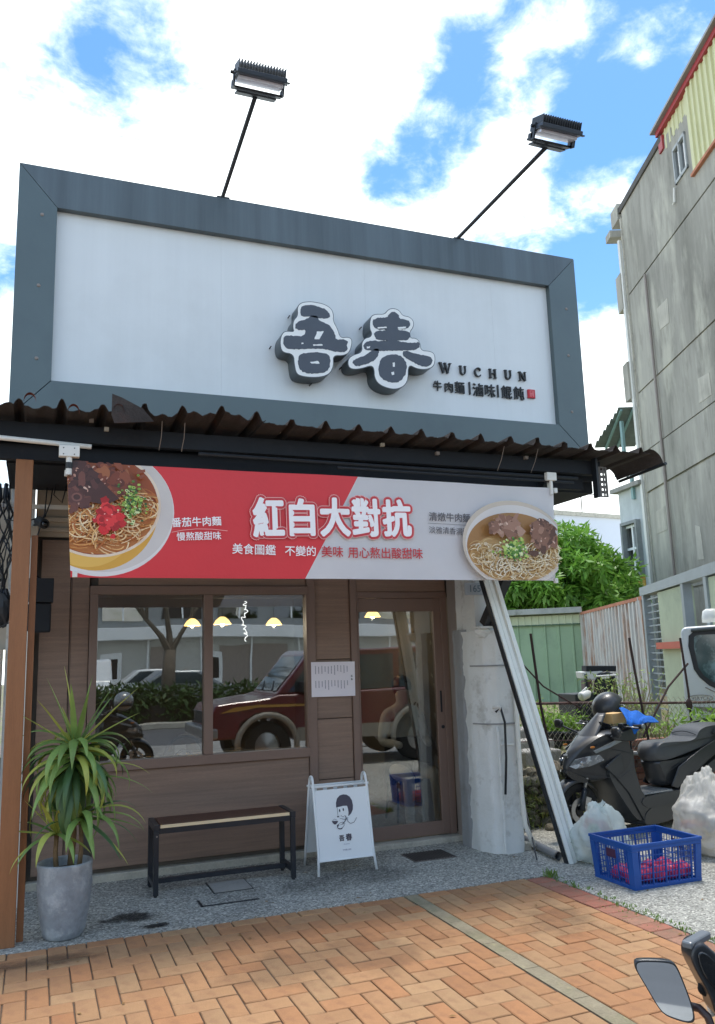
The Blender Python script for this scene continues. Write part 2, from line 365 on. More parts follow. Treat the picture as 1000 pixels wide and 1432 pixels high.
m_lampyellow = emit('lamp_shade_glow', (1.0, .62, .20), 2.0)
m_bulb = emit('bulb', (1.0, .85, .6), 14)
m_int = mat('interior_wall', S('#6b645c'), .8, var=.1)
m_intfloor = mat('interior_floor', S('#5b5753'), .5)
m_soil = mat('lot_soil', S('#7d735f'), .95, var=.25, vs=1.5, bump=.8, bs=18, grain=.2, dirt=[(S('#6d7740'), 1.3, .47, .6, .8), (S('#9a9488'), 4, .6, .75, .6)])
m_stone = mat('field_stone', S('#8f8878'), .9, var=.2, vs=6, bump=.8, bs=30, rand=.3, sat=.15, grain=.1, dirt=[(S('#4f5136'), 5, .5, .7, .7)])

# ------------------------------------------------------------------ ground
PX0, PX1, PY1 = -0.6, 3.36, 5.47      # brick field
BX1 = 3.545                            # outer edge of the dark border course
g = MB().box(-30, 40, -60, 80, -.30, -.045); struct(g, 'ground', m_conc)
g = MB(); g.box(-6, 14, PY1, 7.05, -.045, 0.0); g.box(BX1, 14, .2, PY1, -.045, 0.0)
struct(g, 'granite_pavement', m_agg)
g = MB().box(-30, 40, -3.9, -1.2, -.046, -.02); struct(g, 'kerb_pavement', m_conc)
m_asph = mat('asphalt', S('#5c5d5e'), .9, var=.12, vs=.8, bump=.4, bs=90, grain=.15)
struct(MB().box(-60, 60, -14, -3.9, -.043, -.03), 'road', m_asph)
m_linew = mat('road_paint', S('#cfcfca'), .7, var=.1)
struct(MB().box(-60, 60, -12.9, -12.75, -.03, -.024), 'road_marking', m_linew)
# brick field laid in herringbone
UX, UY, GX, GY = .108, .130, .131, 4.584
pav = struct(MB().box(PX0-3, BX1, .2, PY1, -.044, -.010), 'brick_pavement', m_joint)
STRIP0, STRIP1 = 2.405, 2.505
def clip_rect(a, b, c, d, x0, x1, y0, y1):
    a, b, c, d = max(a, x0), min(b, x1), max(c, y0), min(d, y1)
    return (a, b, c, d) if b-a > .03 and d-c > .03 else None
bricks = []
for i in range(-40, 40):
    for j in range(-40, 12):
        k = (i-j) % 4
        if k == 0: r = (GX+i*UX, GX+(i+2)*UX, GY+j*UY, GY+(j+1)*UY)
        elif k == 3: r = (GX+i*UX, GX+(i+1)*UX, GY+j*UY, GY+(j+2)*UY)
        else: continue
        for xa, xb in ((PX0-3, STRIP0), (STRIP1, PX1)):
            q = clip_rect(*r, xa, xb, .2, PY1)
            if q: bricks.append(q)
for n in range(40):
    y1 = PY1-.02-n*UY; bricks.append((PX1+.004, BX1-.004, y1-UY, y1, 1))
def in_view(q):
    c = Vector(((q[0]+q[1])/2, (q[2]+q[3])/2, 0))-EYEP
    f = c.dot(Fw)
    if f < .3: return False
    x = 500+F_PX*c.dot(Rt)/f; y = 716-F_PX*c.dot(Up)/f
    return -40 < x < 1040 and y < 1480
vis = [q for q in bricks if in_view(q)]; vis.sort(key=lambda q: -q[2]); 
hid = [q for q in bricks if not in_view(q)]
shared = {}
def brick_mesh(w, d, variant):
    key = (round(w, 3), round(d, 3), variant)
    if key not in shared:
        h = .012; e = .004; w2 = w/2-.0035; d2 = d/2-.0035; rj = random.Random(hash(key) & 0xffff)
        mb = MB(); jr = lambda: rj.uniform(-.0012, .0012)
        lo = [(-w2, -d2), (w2, -d2), (w2, d2), (-w2, d2)]
        mid = [(x*(1-0/ w2)+jr(), y+jr()) for x, y in lo]; top = [((abs(x)-e)*(1 if x > 0 else -1)+jr(), (abs(y)-e)*(1 if y > 0 else -1)+jr()) for x, y in lo]
        vs = [(x, y, -.02) for x, y in lo]+[(x, y, -e) for x, y in mid]+[(x, y, 0) for x, y in top]
        fs = [(8, 9, 10, 11)]
        for a in (0, 4):
            for q in range(4): fs.append((a+q, a+(q+1) % 4, a+4+(q+1) % 4, a+4+q))
        mb.add(vs, fs); shared[key] = mb.mesh('brick', None)
    return shared[key]
for q in vis[:300]:
    me = brick_mesh(q[1]-q[0], q[3]-q[2], rnd.randrange(4)+(10 if len(q) == 5 else 0))
    if not me.materials: me.materials.append(m_brickred if len(q) == 5 else m_brick)
    o = bpy.data.objects.new('brick', me); COL.objects.link(o); o.parent = pav
    o.location = ((q[0]+q[1])/2, (q[2]+q[3])/2, rnd.uniform(-.0025, .0015)); o.rotation_euler = (rnd.uniform(-.008, .008), rnd.uniform(-.008, .008), rnd.uniform(-.006, .006))
hid += vis[300:]
mb = MB()
for q in hid: mb.box(q[0]+.004, q[1]-.004, q[2]+.004, q[3]-.004, -.02, 0)
tag(mb.build('brick_field', m_brick, pav), kind='stuff')
m_strip = mat('mossy_concrete_strip', S('#988d75'), .95, var=.2, vs=9, bump=.8, bs=60, grain=.15, dirt=[(S('#7d7a5c'), 6, .48, .65, .6), (S('#b7ad7f'), 11, .58, .7, .6)])
mb = MB(); y = .2
while y < PY1-.02:
    y2 = min(y+.42, PY1); mb.box(STRIP0+.004, STRIP1-.004, y+.003, y2-.002, -.02, -.001); y = y2
struct(mb, 'drain_strip', m_strip)
# inset covers in the granite
t = thing('drain_cover', 'rusty rectangular drain grating set in the granite in front of the door', 'drain cover', (3.05, 6.42, 0))
MB().box(2.87, 3.24, 6.27, 6.56, -.01, .004).build('frame', mat('cover_steel', S('#6a625c'), .7, var=.2, vs=9, bump=.3), t)
for k in range(14):
    x = 2.885+k*.0255
    MB().box(x, x+.012, 6.285, 6.545, .004, .010).build('bar', mat('grate_bar', S('#4c4642'), .7, var=.2, vs=9), t)
t = thing('access_cover', 'square concrete access cover sunk in the granite under the bench', 'access cover', (1.38, 6.3, 0))
MB().box(1.24, 1.53, 6.14, 6.46, -.01, .003).build('frame', m_blackmetal, t); MB().box(1.25, 1.52, 6.15, 6.45, .003, .007).build('lid', m_conc, t)
t = thing('pavement_plate', 'small granite plate with open black joint left of the sign stand', 'cover plate', (1.2, 5.95, 0))
MB().box(1.10, 1.50, 5.86, 5.88, -.01, .003).build('joint', m_blackmetal, t); MB().box(1.10, 1.115, 5.86, 6.02, -.01, .004).build('joint', m_blackmetal, t)

# soot stain by the planter, an irregular film on the granite
def film(name, col, cx, cy, rx, ry, z, lo, hi, amt, sc, seed):
    m = bpy.data.materials.new(name); m.use_nodes = True; nt = m.node_tree; N = nt.nodes; L = nt.links; b = N['Principled BSDF']; b.inputs['Base Color'].default_value = (*col, 1); b.inputs['Roughness'].default_value = .9
    tc = N.new('ShaderNodeTexCoord'); n = N.new('ShaderNodeTexNoise'); n.inputs['Scale'].default_value = sc; n.inputs['Detail'].default_value = 9; n.inputs['Roughness'].default_value = .68
    mp = N.new('ShaderNodeMapping'); mp.inputs['Location'].default_value = (seed, seed*.7, 0); L.new(tc.outputs['Object'], mp.inputs[0]); L.new(mp.outputs[0], n.inputs[0])
    ms = N.new('ShaderNodeMapping'); ms.inputs['Scale'].default_value = (1/rx, 1/ry, 0); L.new(tc.outputs['Object'], ms.inputs[0])
    ln = N.new('ShaderNodeVectorMath'); ln.operation = 'LENGTH'; L.new(ms.outputs[0], ln.inputs[0])
    fo = N.new('ShaderNodeMapRange'); fo.inputs[1].default_value = .15; fo.inputs[2].default_value = 1.0; fo.inputs[3].default_value = .22; fo.inputs[4].default_value = -.62; L.new(ln.outputs['Value'], fo.inputs[0])
    ad = N.new('ShaderNodeMath'); ad.operation = 'ADD'; L.new(n.outputs[0], ad.inputs[0]); L.new(fo.outputs[0], ad.inputs[1])
    mr = N.new('ShaderNodeMapRange'); mr.inputs[1].default_value = lo; mr.inputs[2].default_value = hi; mr.inputs[4].default_value = amt; L.new(ad.outputs[0], mr.inputs[0]); L.new(mr.outputs[0], b.inputs['Alpha'])
    o = MB().add([(cx-rx, cy-ry, z), (cx+rx, cy-ry, z), (cx+rx, cy+ry, z), (cx-rx, cy+ry, z)], [(0, 1, 2, 3)]).build(name, m, None, loc=(cx, cy, z)); return tag(o, kind='stuff')
film('soot_stain', S('#2b2622'), .66, 5.84, .55, .36, .0050, .50, .68, .75, 6, 2.0)
film('soot_stain', S('#1c1815'), .76, 5.585, .24, .11, .0080, .46, .60, .88, 12, 5.0)
film('damp_stain', S('#3b3632'), 2.2, 6.05, 1.9, .75, .003, .50, .72, .30, 2.2, 9.0)
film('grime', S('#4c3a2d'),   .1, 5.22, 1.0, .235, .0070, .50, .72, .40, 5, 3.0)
film('grime', S('#4a4038'), 1.6, 4.55, 2.2, .90, .0090, .50, .70, .24, 2.6, 7.0)
film('grime', S('#54493d'), 3.0, 4.55, .85, .88, .0110, .52, .72, .25, 4.0, 11.0)

# grass tufts along the brick border
m_grass = mat('grass_blade', S('#6f8f3c'), .7, var=.2, vs=3, trans=.3)
mb = MB()
def tuft(x, y, z, n, h, sp):
    for _ in range(n):
        a = rnd.uniform(0, 6.28); l = rnd.uniform(.4, 1)*h; bx = x+rnd.gauss(0, sp); by = y+rnd.gauss(0, sp); w = .0025
        dx, dy = math.cos(a)*l*.5, math.sin(a)*l*.5; px_, py_ = -math.sin(a)*w, math.cos(a)*w
        mb.add([(bx-px_, by-py_, z), (bx+px_, by+py_, z), (bx+dx*.5+px_, by+dy*.5+py_, z+l*.6), (bx+dx*.5-px_, by+dy*.5-py_, z+l*.6), (bx+dx, by+dy, z+l*.9)], [(0, 1, 2, 3), (3, 2, 4)])
for _ in range(150):
    y = rnd.uniform(2.6, 5.45); d = rnd.random()
    tuft(BX1+.02+rnd.gauss(0, .022), y, -.003, rnd.randrange(4, 12), rnd.uniform(.01, .03), .012)
tuft(3.55, 5.42, 0, 60, .07, .02)
for n in range(1, 18):
    if rnd.random() < .8: tuft(rnd.uniform(PX1+.02, BX1), PY1-.02-n*UY, -.004, 14, .012, .03)
tag(mb.build('grass_verge', m_grass), kind='stuff')

# ------------------------------------------------------------------ shop building
YW = 6.87
shop = thing('restaurant_building', 'single-storey noodle shop with brown wood-grain front, two-pane window and glass door', 'building', (1.8, YW, 0))
shell = MB(); shell.box(.0, 3.62, YW+.06, YW+.10, 2.14, 3.5); shell.box(0, .45, YW+.06, YW+.10, 0, 2.14); shell.box(.45, 2.2, YW+.06, YW+.1, 0, .88); shell.box(2.2, 2.655, YW+.06, YW+.1, 0, 2.14)
shell.box(-.02, 0.0, YW+.02, 12, 0, 3.5); shell.box(3.64, 3.72, YW+.1, 12, 0, 3.5); shell.box(-.02, 3.72, 12, 12.1, 0, 3.5); shell.box(-.02, 3.72, YW-.1, 12, 3.5, 3.6)
shell.build('wall', m_int, shop)
MB().box(.0, 3.64, YW+.1, 12, 2.75, 2.8).build('ceiling', m_int, shop)
MB().box(.0, 3.64, YW+.08, 12, .02, .06).build('floor', m_intfloor, shop)
def panel(x0, x1, z0, z1, y=YW, th=.03, m=m_lam, nm='wall_panel'):
    return MB().box(x0+.003, x1-.003, y, y+th, z0+.003, z1-.003).build(nm, m, shop, bevel=.003)
for a in ((.03, .255, .09, 2.60), (.262, .40, .09, 2.60), (.46, 2.20, .09, .80), (.46, 2.20, 2.235, 2.6), (2.275, 2.60, .09, .60), (2.275, 2.60, .60, 1.1), (2.275, 2.60, 1.1, 1.6), (2.275, 2.60, 1.6, 2.6), (2.665, 3.56, 2.185, 2.6)):
    panel(*a)
panel(-.02, 3.62, 2.62, 3.2, m=m_beige, nm='upper_board')
for z in (2.66, 2.74):
    MB().box(.0, 3.6, YW-.03, YW-.002, z, z+.035).build('cornice', m_beige, shop, bevel=.006)
# stiles and rails standing proud of the panels
def trim(x0, x1, z0, z1, pr=.028, nm='trim', par=None):
    return MB().box(x0, x1, YW-pr, YW+.05, z0, z1).build(nm, m_lamframe, par or shop, bevel=.003)
trim(.258, .264, .09, 2.6, .004); trim(2.20, 2.272, .09, 2.6, .022); trim(2.602, 2.66, .06, 2.6, .022)
MB().box(.0, 2.66, YW-.02, YW+.06, -.01, .055).build('base_kerb', m_conclight, shop, bevel=.008)
sb = MB().box(2.60, 3.66, YW-.10, YW+.3, -.01, .045).build('door_step', m_conclight, shop, bevel=.012)
win = MB(); X0, X1, Z0, Z1 = .40, 2.20, .80, 2.235; fw = .062
win.box(X0, X1, YW-.03, YW+.07, Z1-fw-.008, Z1-.001); win.box(X0, X1, YW-.03, YW+.07, Z0+.001, Z0+fw+.012)
win.box(X0+.001, X0+fw, YW-.029, YW+.069, Z0+fw+.012, Z1-fw-.008); win.box(X1-.012, X1-.001, YW-.029, YW+.069, Z0+fw+.012, Z1-fw-.008)
wf = win.build('window', m_lamframe, shop, bevel=.003)
MB().box(1.305, 1.377, YW-.026, YW+.066, Z0+fw+.014, Z1-fw-.01).build('mullion', m_lamframe, wf, bevel=.003)
MB().box(X0+fw, 1.305, YW+.02, YW+.026, Z0+.07, Z1-.07).build('pane', m_glass, wf)
MB().box(1.377, X1-.013, YW+.02, YW+.026, Z0+.07, Z1-.07).build('pane', m_glass, wf)
# wavy white script fixed inside the right pane
sc = MB(); pts = []
for k in range(120):
    u = k/119; z = 2.10-.32*u
    amp = .020*(1 if k < 56 or k > 66 else .2)
    pts.append((1.655+.012*math.sin(u*9)+amp*math.sin(u*68+2*math.sin(u*21))*(.55+.45*math.sin(u*31+1)), YW+.018, z+.008*math.cos(u*60)))
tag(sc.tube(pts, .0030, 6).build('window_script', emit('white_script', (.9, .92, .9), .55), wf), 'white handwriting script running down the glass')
# door
dr = MB(); dx0, dx1, dz0, dz1 = 2.662, 3.553, .05, 2.175
trim(2.662, 2.672, .05, 2.175, .02); trim(3.50, 3.56, .05, 2.175, .01); trim(2.66, 3.56, 2.13, 2.185, .012)
dr.box(2.664, 2.685, YW+.0, YW+.045, .055, 2.13); dr.box(3.425, 3.50, YW, YW+.045, .055, 2.13); dr.box(2.685, 3.425, YW+.001, YW+.044, 2.01, 2.128); dr.box(2.685, 3.425, YW+.001, YW+.044, .056, .165)
do = dr.build('door', m_lamframe, shop, bevel=.003)
MB().box(2.685, 3.425, YW+.02, YW+.026, .165, 2.01).build('pane', m_glass, do)
MB().box(3.455, 3.473, YW-.006, YW, 1.10, 1.29).build('handle', m_blackmetal, do, bevel=.002)
MB().lathe([(.016, 0), (.016, .008), (.012, .01)], (3.47, YW, .97), 16, (0, -1, 0)).build('lock', m_blackmetal, do)
MB().box(3.562, 3.60, YW-.32, YW-.02, .0, 3.0).build('door_surround', m_doortrim, shop, bevel=.004)
MB().box(3.60, 3.64, YW-.36, YW+.05, .0, 3.0).build('door_surround', m_greypaint, shop, bevel=.004)
MB().tube([(3.57, YW-.33, 1.92), (3.57, YW-.36, 1.90), (3.57, YW-.36, 1.70), (3.57, YW-.33, 1.68)], .012, 8).build('bell_box', m_pipewhite, shop)
MB().box(3.545, 3.565, YW-.36, YW-.325, 1.86, 1.96).build('door_closer', m_blackmetal, shop)
# paper menu
t = thing('menu_sheet', 'white menu sheet taped to the brown pillar between window and door', 'menu', (2.43, YW-.03, 1.43))
q = [ony(435, 926, YW-.03), ony(496, 925, YW-.03), ony(497, 973, YW-.03), ony(436, 975, YW-.03)]
MB().prism([(v.x, v.y, v.z) for v in q], (0, .0015, 0)).build('sheet', m_paper, t, fix=True)
mi = MB(); x0, x1 = q[0].x, q[1].x
for row in range(2):
    for k in range(11):
        xx = x0+.035+k*.029; zt = 1.55-row*.125
        z = zt-rnd.uniform(0, .01)
        while z > zt-rnd.choice([.05, .07, .085]):
            hh = rnd.uniform(.004, .008); mi.box(xx, xx+.007, YW-.0316, YW-.0306, z-hh, z); z -= hh+.002
tag(mi.build('menu_print', m_ink, t), kind='stuff')
text('menu_heading', '吾', face_front(x1-.032, YW-.0312, 1.452), m_black, t, .01, 0, fit=(.018, 0)); text('menu_heading', '春', face_front(x1-.032, YW-.0312, 1.425), m_black, t, .01, 0, fit=(.018, 0))

# interior: pendant lamps, chairs, table, diner
for i, (px, py, Y, lab) in enumerate([(269, 872, 8.4, 'glowing pendant lamp showing through the left window pane beside the mullion'), (311, 870, 7.8, 'glowing pendant lamp just right of the window mullion'),
        (383, 871, 8.3, 'glowing pendant lamp to the right of the white window script'), (521, 860, 8.0, 'large glowing pendant lamp at the top left of the door glass'), (538, 874, 9.2, 'small glowing pendant lamp just below the large one behind the door glass')]):
    p = ony(px, py, Y); t = thing('pendant_lamp', lab, 'lamp', p, 'pendant lamps inside the restaurant')
    MB().tube([(p.x, p.y, p.z+.04), (p.x, p.y, 2.75)], .003, 6).build('cord', m_blackmetal, t)
    MB().lathe([(.02, .05), (.03, .045), (.06, .02), (.085, -.02), (.082, -.022), (.055, .015), (.02, .035)], p, 20).build('lamp_shade', m_lampyellow, t, smooth=True)
    pl_ = bpy.data.lights.new('pendant_light', 'POINT'); pl_.energy = 4.5 if i < 3 else 1.0; pl_.color = (1, .84, .62); pl_.shadow_soft_size = .01; pl_.specular_factor = 0; plo = bpy.data.objects.new('pendant_light', pl_); COL.objects.link(plo); plo.parent = t; plo.location = (0, 0, -.05)
    MB().ell(p+Vector((0, 0, -.01)), .024, .024, .028, 10, 8).build('bulb', m_bulb, t, smooth=True)
for i, (x, y, rz, lab) in enumerate([(.80, 7.35, 0, 'black bentwood chair behind the lower left of the window'), (1.22, 7.3, .3, 'black bentwood chair behind the window close to the mullion')]):
    t = thing('bentwood_chair', lab, 'chair', (x, y, .06), 'bentwood chairs inside the window')
    c, s_ = math.cos(rz), math.sin(rz); T = lambda a, b, zz: (x+a*c-b*s_, y+a*s_+b*c, .06+zz)
    MB().tube([T(-.19, 0, .44)]+[T(-.19*math.cos(k/10*math.pi), 0, .72+.22*math.sin(k/10*math.pi)) for k in range(11)]+[T(.19, 0, .44)], .014, 8).build('back_frame', m_blackmetal, t)
    MB().tube([T(-.11, 0, .44)]+[T(-.11*math.cos(k/10*math.pi), 0, .68+.14*math.sin(k/10*math.pi)) for k in range(11)]+[T(.11, 0, .44)], .010, 8).build('back_hoop', m_blackmetal, t)
    MB().lathe([(.2, .43), (.205, .445), (.2, .46)], T(0, .2, 0), 24).build('seat', m_blackmetal, t)
    for a, b in ((-.17, .02), (.17, .02), (-.15, .36), (.15, .36)): MB().tube([T(a, b, .44), T(a*1.15, b, 0)], .013, 6).build('leg', m_blackmetal, t)
t = thing('dining_table', 'dark dining table with a white card behind the window', 'table', (1.1, 7.65, .06))
MB().box(.55, 1.9, 7.5, 8.1, .76, .79).build('tabletop', m_navy, t, bevel=.004)
for a, b in ((.62, 7.56), (1.84, 7.56), (.62, 8.04), (1.84, 8.04)): MB().box(a-.02, a+.02, b-.02, b+.02, .06, .76).build('leg', m_blackmetal, t)
MB().box(1.18, 1.28, 7.55, 7.56, .79, .90).build('card', m_paper, None, loc=(1.23, 7.55, .79)); tag(bpy.data.objects['card'], 'small white card standing on the dining table near the mullion', 'card')
# seated diner
def skin_figure(name, pts, edges, rads, m, parent=None, loc=(0, 0, 0), root=0):
    org = ORIG[parent.name] if parent else Vector(loc)
    me = bpy.data.meshes.new(name); me.from_pydata([Vector(p)-org for p in pts], edges, []); o = bpy.data.objects.new(name, me); COL.objects.link(o)
    if parent: o.parent = parent
    else: o.location = org
    ORIG[o.name] = org
    md = o.modifiers.new('skin', 'SKIN'); sv = me.skin_vertices[0].data if me.skin_vertices else None
    if sv is None:
        bpy.context.view_layer.objects.active = o; me.skin_vertices  # layer is created by the modifier
    for i, r in enumerate(rads):
        rr = r if isinstance(r, tuple) else (r, r); me.skin_vertices[0].data[i].radius = rr
    me.skin_vertices[0].data[root].use_root = True
    o.modifiers.new('sub', 'SUBSURF').levels = 2; o.modifiers['sub'].render_levels = 2; me.materials.append(m); md.use_smooth_shade = True
    return o
t = thing('person', 'seated diner in a white t-shirt and dark apron seen through the door glass', 'person', (3.40, 7.62, .06))
bx, by = 3.40, 7.62
P = [(bx, by, .55), (bx, by, .72), (bx, by-.02, .95), (bx, by-.02, 1.08), (bx, by-.03, 1.16), (bx, by-.05, 1.27), (bx, by-.05, 1.33),
     (bx-.17, by-.01, 1.05), (bx-.24, by-.05, .80), (bx-.14, by-.30, .78), (bx+.17, by-.01, 1.05), (bx+.24, by-.05, .80), (bx+.14, by-.30, .78),
     (bx-.10, by-.02, .52), (bx-.14, by-.42, .52), (bx-.15, by-.44, .10), (bx-.15, by-.56, .09), (bx+.10, by-.02, .52), (bx+.14, by-.42, .52), (bx+.15, by-.44, .10), (bx+.15, by-.56, .09)]
Ed = [(0, 1), (1, 2), (2, 3), (3, 4), (4, 5), (5, 6), (3, 7), (7, 8), (8, 9), (3, 10), (10, 11), (11, 12), (0, 13), (13, 14), (14, 15), (15, 16), (0, 17), (17, 18), (18, 19), (19, 20)]
rd = [(.16, .12), (.15, .11), (.17, .11), (.10, .09), .05, .095, .07, .065, .05, .035, .065, .05, .035, .09, .065, .045, .04, .09, .065, .045, .04]
skin_figure('body', P, Ed, rd, mat('diner_clothes', S('#b9bab8'), .8), t)
MB().ell((bx, by-.02, 1.32), .10, .11, .11, 14, 10).build('hair', m_blackmetal, t, smooth=True)
MB().lathe([(.19, .40), (.19, .80), (.16, .84)], (bx, by, 0), 16, sc=(1, .7)).build('apron', m_navy, t, smooth=True)
s_ = thing('stool', 'dark low stool carrying the seated diner behind the door', 'stool', (bx, by, .06))
MB().lathe([(.16, .44), (.17, .46), (.16, .48)], (bx, by, 0), 20).build('seat', m_blackmetal, s_)
for a in (-.11, .11):
    for b in (-.11, .11): MB().tube([(bx+a, by+b, .44), (bx+a*1.3, by+b*1.3, .06)], .012, 6).build('leg', m_blackmetal, s_)

# ------------------------------------------------------------------ sign box
YS, YP = 5.90, 5.955
sg = thing('signboard', 'large white shop signboard in a slate grey metal frame above the awning', 'sign', (2.2, YS, 3.0))
sx0, sx1, sz0, sz1 = -.22, 4.575, 2.976, 5.215; ix0, ix1, iz0, iz1 = .048, 4.275, 3.587, 4.905
bz = 3.30
def frame_piece(nm, P, m=m_slate):
    return MB().prism([(x, YS, z) for x, z in P], (0, .12, 0)).build(nm, m, sg, fix=True, bevel=.003)
g_ = .0015
frame_piece('frame_top', [(sx0, sz1), (sx1, sz1), (ix1, iz1), (ix0, iz1)], m_slatetop)
frame_piece('frame_side', [(sx0, sz1-g_*2), (ix0-g_, iz1-g_), (ix0-g_, iz0+g_), (sx0, bz)])
frame_piece('frame_side', [(sx1, sz1-g_*2), (sx1, bz), (ix1+g_, iz0+g_), (ix1+g_, iz1-g_)])
frame_piece('frame_bottom', [(sx0+g_*2, bz-g_), (ix0+g_, iz0), (ix1-g_, iz0), (sx1-g_*2, bz-g_)])
frame_piece('fascia', [(sx0, bz-.006), (sx1, bz-.006), (sx1, sz0), (sx0, sz0)], m_navy)  # shadow below the awning put into the dark colour of the box front
MB().box(sx0+.002, sx1-.002, YS+.121, YW-.1, sz0+.001, sz0+.03).build('soffit', m_navy, sg)
b_ = MB(); b_.box(sx0+.002, sx0+.03, YS+.121, YW+.4, sz0+.03, sz1-.03); b_.box(sx1-.03, sx1-.002, YS+.121, YW+.4, sz0+.03, sz1-.03); b_.box(sx0+.002, sx1-.002, YS+.121, YW+.4, sz1-.03, sz1-.002); b_.box(sx0+.002, sx1-.002, YW+.4, YW+.43, sz0+.5, sz1-.002)
b_.build('back_casing', m_slate, sg)
# panel in butted sheets
xs = [ix0-.02, 1.262, 2.475, 3.69, ix1+.02]
for a, b in zip(xs, xs[1:]):
    MB().box(a+.0003, b-.0003, YP, YP+.01, iz0-.02, iz1+.02).build('panel', m_panel, sg)
# screws with dents on the frame
for px, py in [(59, 300), (54, 399), (51, 501), (792, 432), (795, 497), (800, 576)]:
    p = ony(px, py, YS); MB().lathe([(.013, 0), (.013, .003), (.007, .007)], (p.x, YS, p.z), 12, (0, -1, 0)).build('screw', m_doortrim, sg)
def zl(pts): return [(370+a/4, 400+b/4) for a, b in pts]
YL = 5.80
def on_logo(pts, Y):
    return [ony(a, b, YL) for a, b in zl(pts)]
def smooth_pts(P, it=2):
    for _ in range(it):
        Q = []
        for a, b in zip(P, P[1:]+P[:1]): Q += [a*.75+b*.25, a*.25+b*.75]
        P = Q
    return P
def inset(P, d):
    n = len(P); A = sum(P[i].x*P[(i+1) % n].z-P[(i+1) % n].x*P[i].z for i in range(n)); s = 1 if A > 0 else -1; out = []
    for i in range(n):
        t_ = (P[(i+1) % n]-P[i-1]).normalized(); out.append(P[i]+Vector((-t_.z, 0, t_.x))*d*s)
    return out
def brushy(P, amp):
    out = []
    for a, b in zip(P, P[1:]+P[:1]):
        n = max(1, int((b-a).length/.012))
        for k in range(n):
            q = a.lerp(b, k/n); out.append(q+Vector((rnd.uniform(-amp, amp), 0, rnd.uniform(-amp, amp))))
    return out
def tri_build(P, y0, y1, nm, m, par):
    mb = MB().prism([(p.x, y0, p.z) for p in P], (0, y1-y0, 0)); return mb.build(nm, m, par, fix=True)
outer1 = [(250,85),(200,92),(180,120),(185,165),(160,190),(155,235),(165,255),(120,250),(98,262),(85,300),(88,350),(105,375),(160,382),(165,440),(175,490),(205,507),(280,515),(345,505),(375,480),(388,440),(385,390),(440,392),(475,375),(490,330),(490,295),(465,283),(425,290),(410,240),(385,195),(388,160),(375,125),(335,100),(290,90)]
outer2 = [(720,122),(690,130),(670,158),(620,155),(590,170),(585,240),(600,265),(590,285),(560,290),(540,320),(545,370),(490,385),(465,410),(465,450),(490,468),(540,465),(600,445),(612,470),(612,510),(635,550),(690,575),(740,580),(785,560),(805,520),(805,440),(850,465),(900,470),(945,455),(957,415),(950,375),(920,362),(875,360),(870,310),(845,290),(815,290),(812,260),(835,230),(835,195),(810,170),(772,165),(755,135)]
br1 = [[(215,115),(260,110),(320,125),(355,150),(362,175),(330,180),(250,165),(210,170),(200,140)],
       [(180,205),(240,190),(270,166),(295,175),(300,200),(340,210),(375,240),(392,280),(395,305),(465,305),(455,330),(460,355),(440,368),(380,360),(340,350),(280,345),(200,350),(130,350),(112,330),(108,300),(120,280),(170,285),(220,290),(240,240),(175,245)],
       [(200,385),(280,375),(340,380),(362,395),(362,440),(345,478),(280,488),(220,480),(195,460),(190,410)]]
sp1 = [[(278,298),(292,256),(330,254),(306,300)], [(270,328),(322,326),(324,334),(272,336)], [(252,426),(300,420),(306,436),(262,434)], [(205,320),(216,318),(217,324),(206,326)]]
br2 = [[(720,148),(745,160),(748,185),(800,195),(812,212),(795,240),(750,235),(738,250),(800,256),(815,275),(800,300),(740,300),(740,315),(840,325),(865,315),(862,350),(790,358),(640,358),(560,356),(555,330),(580,310),(690,315),(690,300),(630,300),(615,275),(625,256),(690,255),(690,240),(625,240),(605,215),(615,185),(690,180),(695,160)],
       [(570,390),(620,352),(640,358),(622,405),(580,430),(510,447),(493,425),(520,410)],
       [(780,362),(830,380),(925,400),(937,420),(915,447),(880,447),(800,405),(775,385)],
       [(660,400),(720,384),(770,400),(792,440),(785,490),(760,530),(705,538),(655,515),(640,480),(645,430)]]
sp2 = [[(630,232),(680,228),(682,236),(632,240)], [(745,232),(790,228),(788,238),(746,240)], [(714,430),(726,428),(728,452),(718,454)], [(708,484),(722,480),(724,496),(712,500)], [(570,340),(590,338),(588,348),(572,350)]]
for outer, brs, sps, lab in ((outer1, br1, sp1, '吾'), (outer2, br2, sp2, '春')):
    P = smooth_pts(on_logo(outer, YL))
    ch = tri_build(P, YL, YP-.004, 'logo_character', m_logoside, sg)
    tri_build(inset(P, .006), YL-.002, YL-.0002, 'white_rim', m_logowhite, ch)
    for q in brs: tri_build(brushy(inset(smooth_pts(on_logo(q, YL), 1), -.007), .0032), YL-.004, YL-.0022, 'brush_stroke', m_logo, ch)
    for q in sps: tri_build(brushy(on_logo(q, YL), .002), YL-.0055, YL-.0042, 'dry_brush_gap', m_logowhite, ch)
for px, py in [(378, 486), (404, 443), (476, 515), (504, 459), (434, 538), (545, 549)]:
    p = ony(px, py, 5.93); MB().tube([(p.x, YP, p.z), (p.x, YP-.05, p.z)], .005, 6).build('stand_off', m_blackmetal, sg)
MB().tube([ony(470, 512, 5.93), ony(480, 503, 5.93), ony(490, 495, 5.93)], .004, 6).build('cable', m_pipewhite, sg)
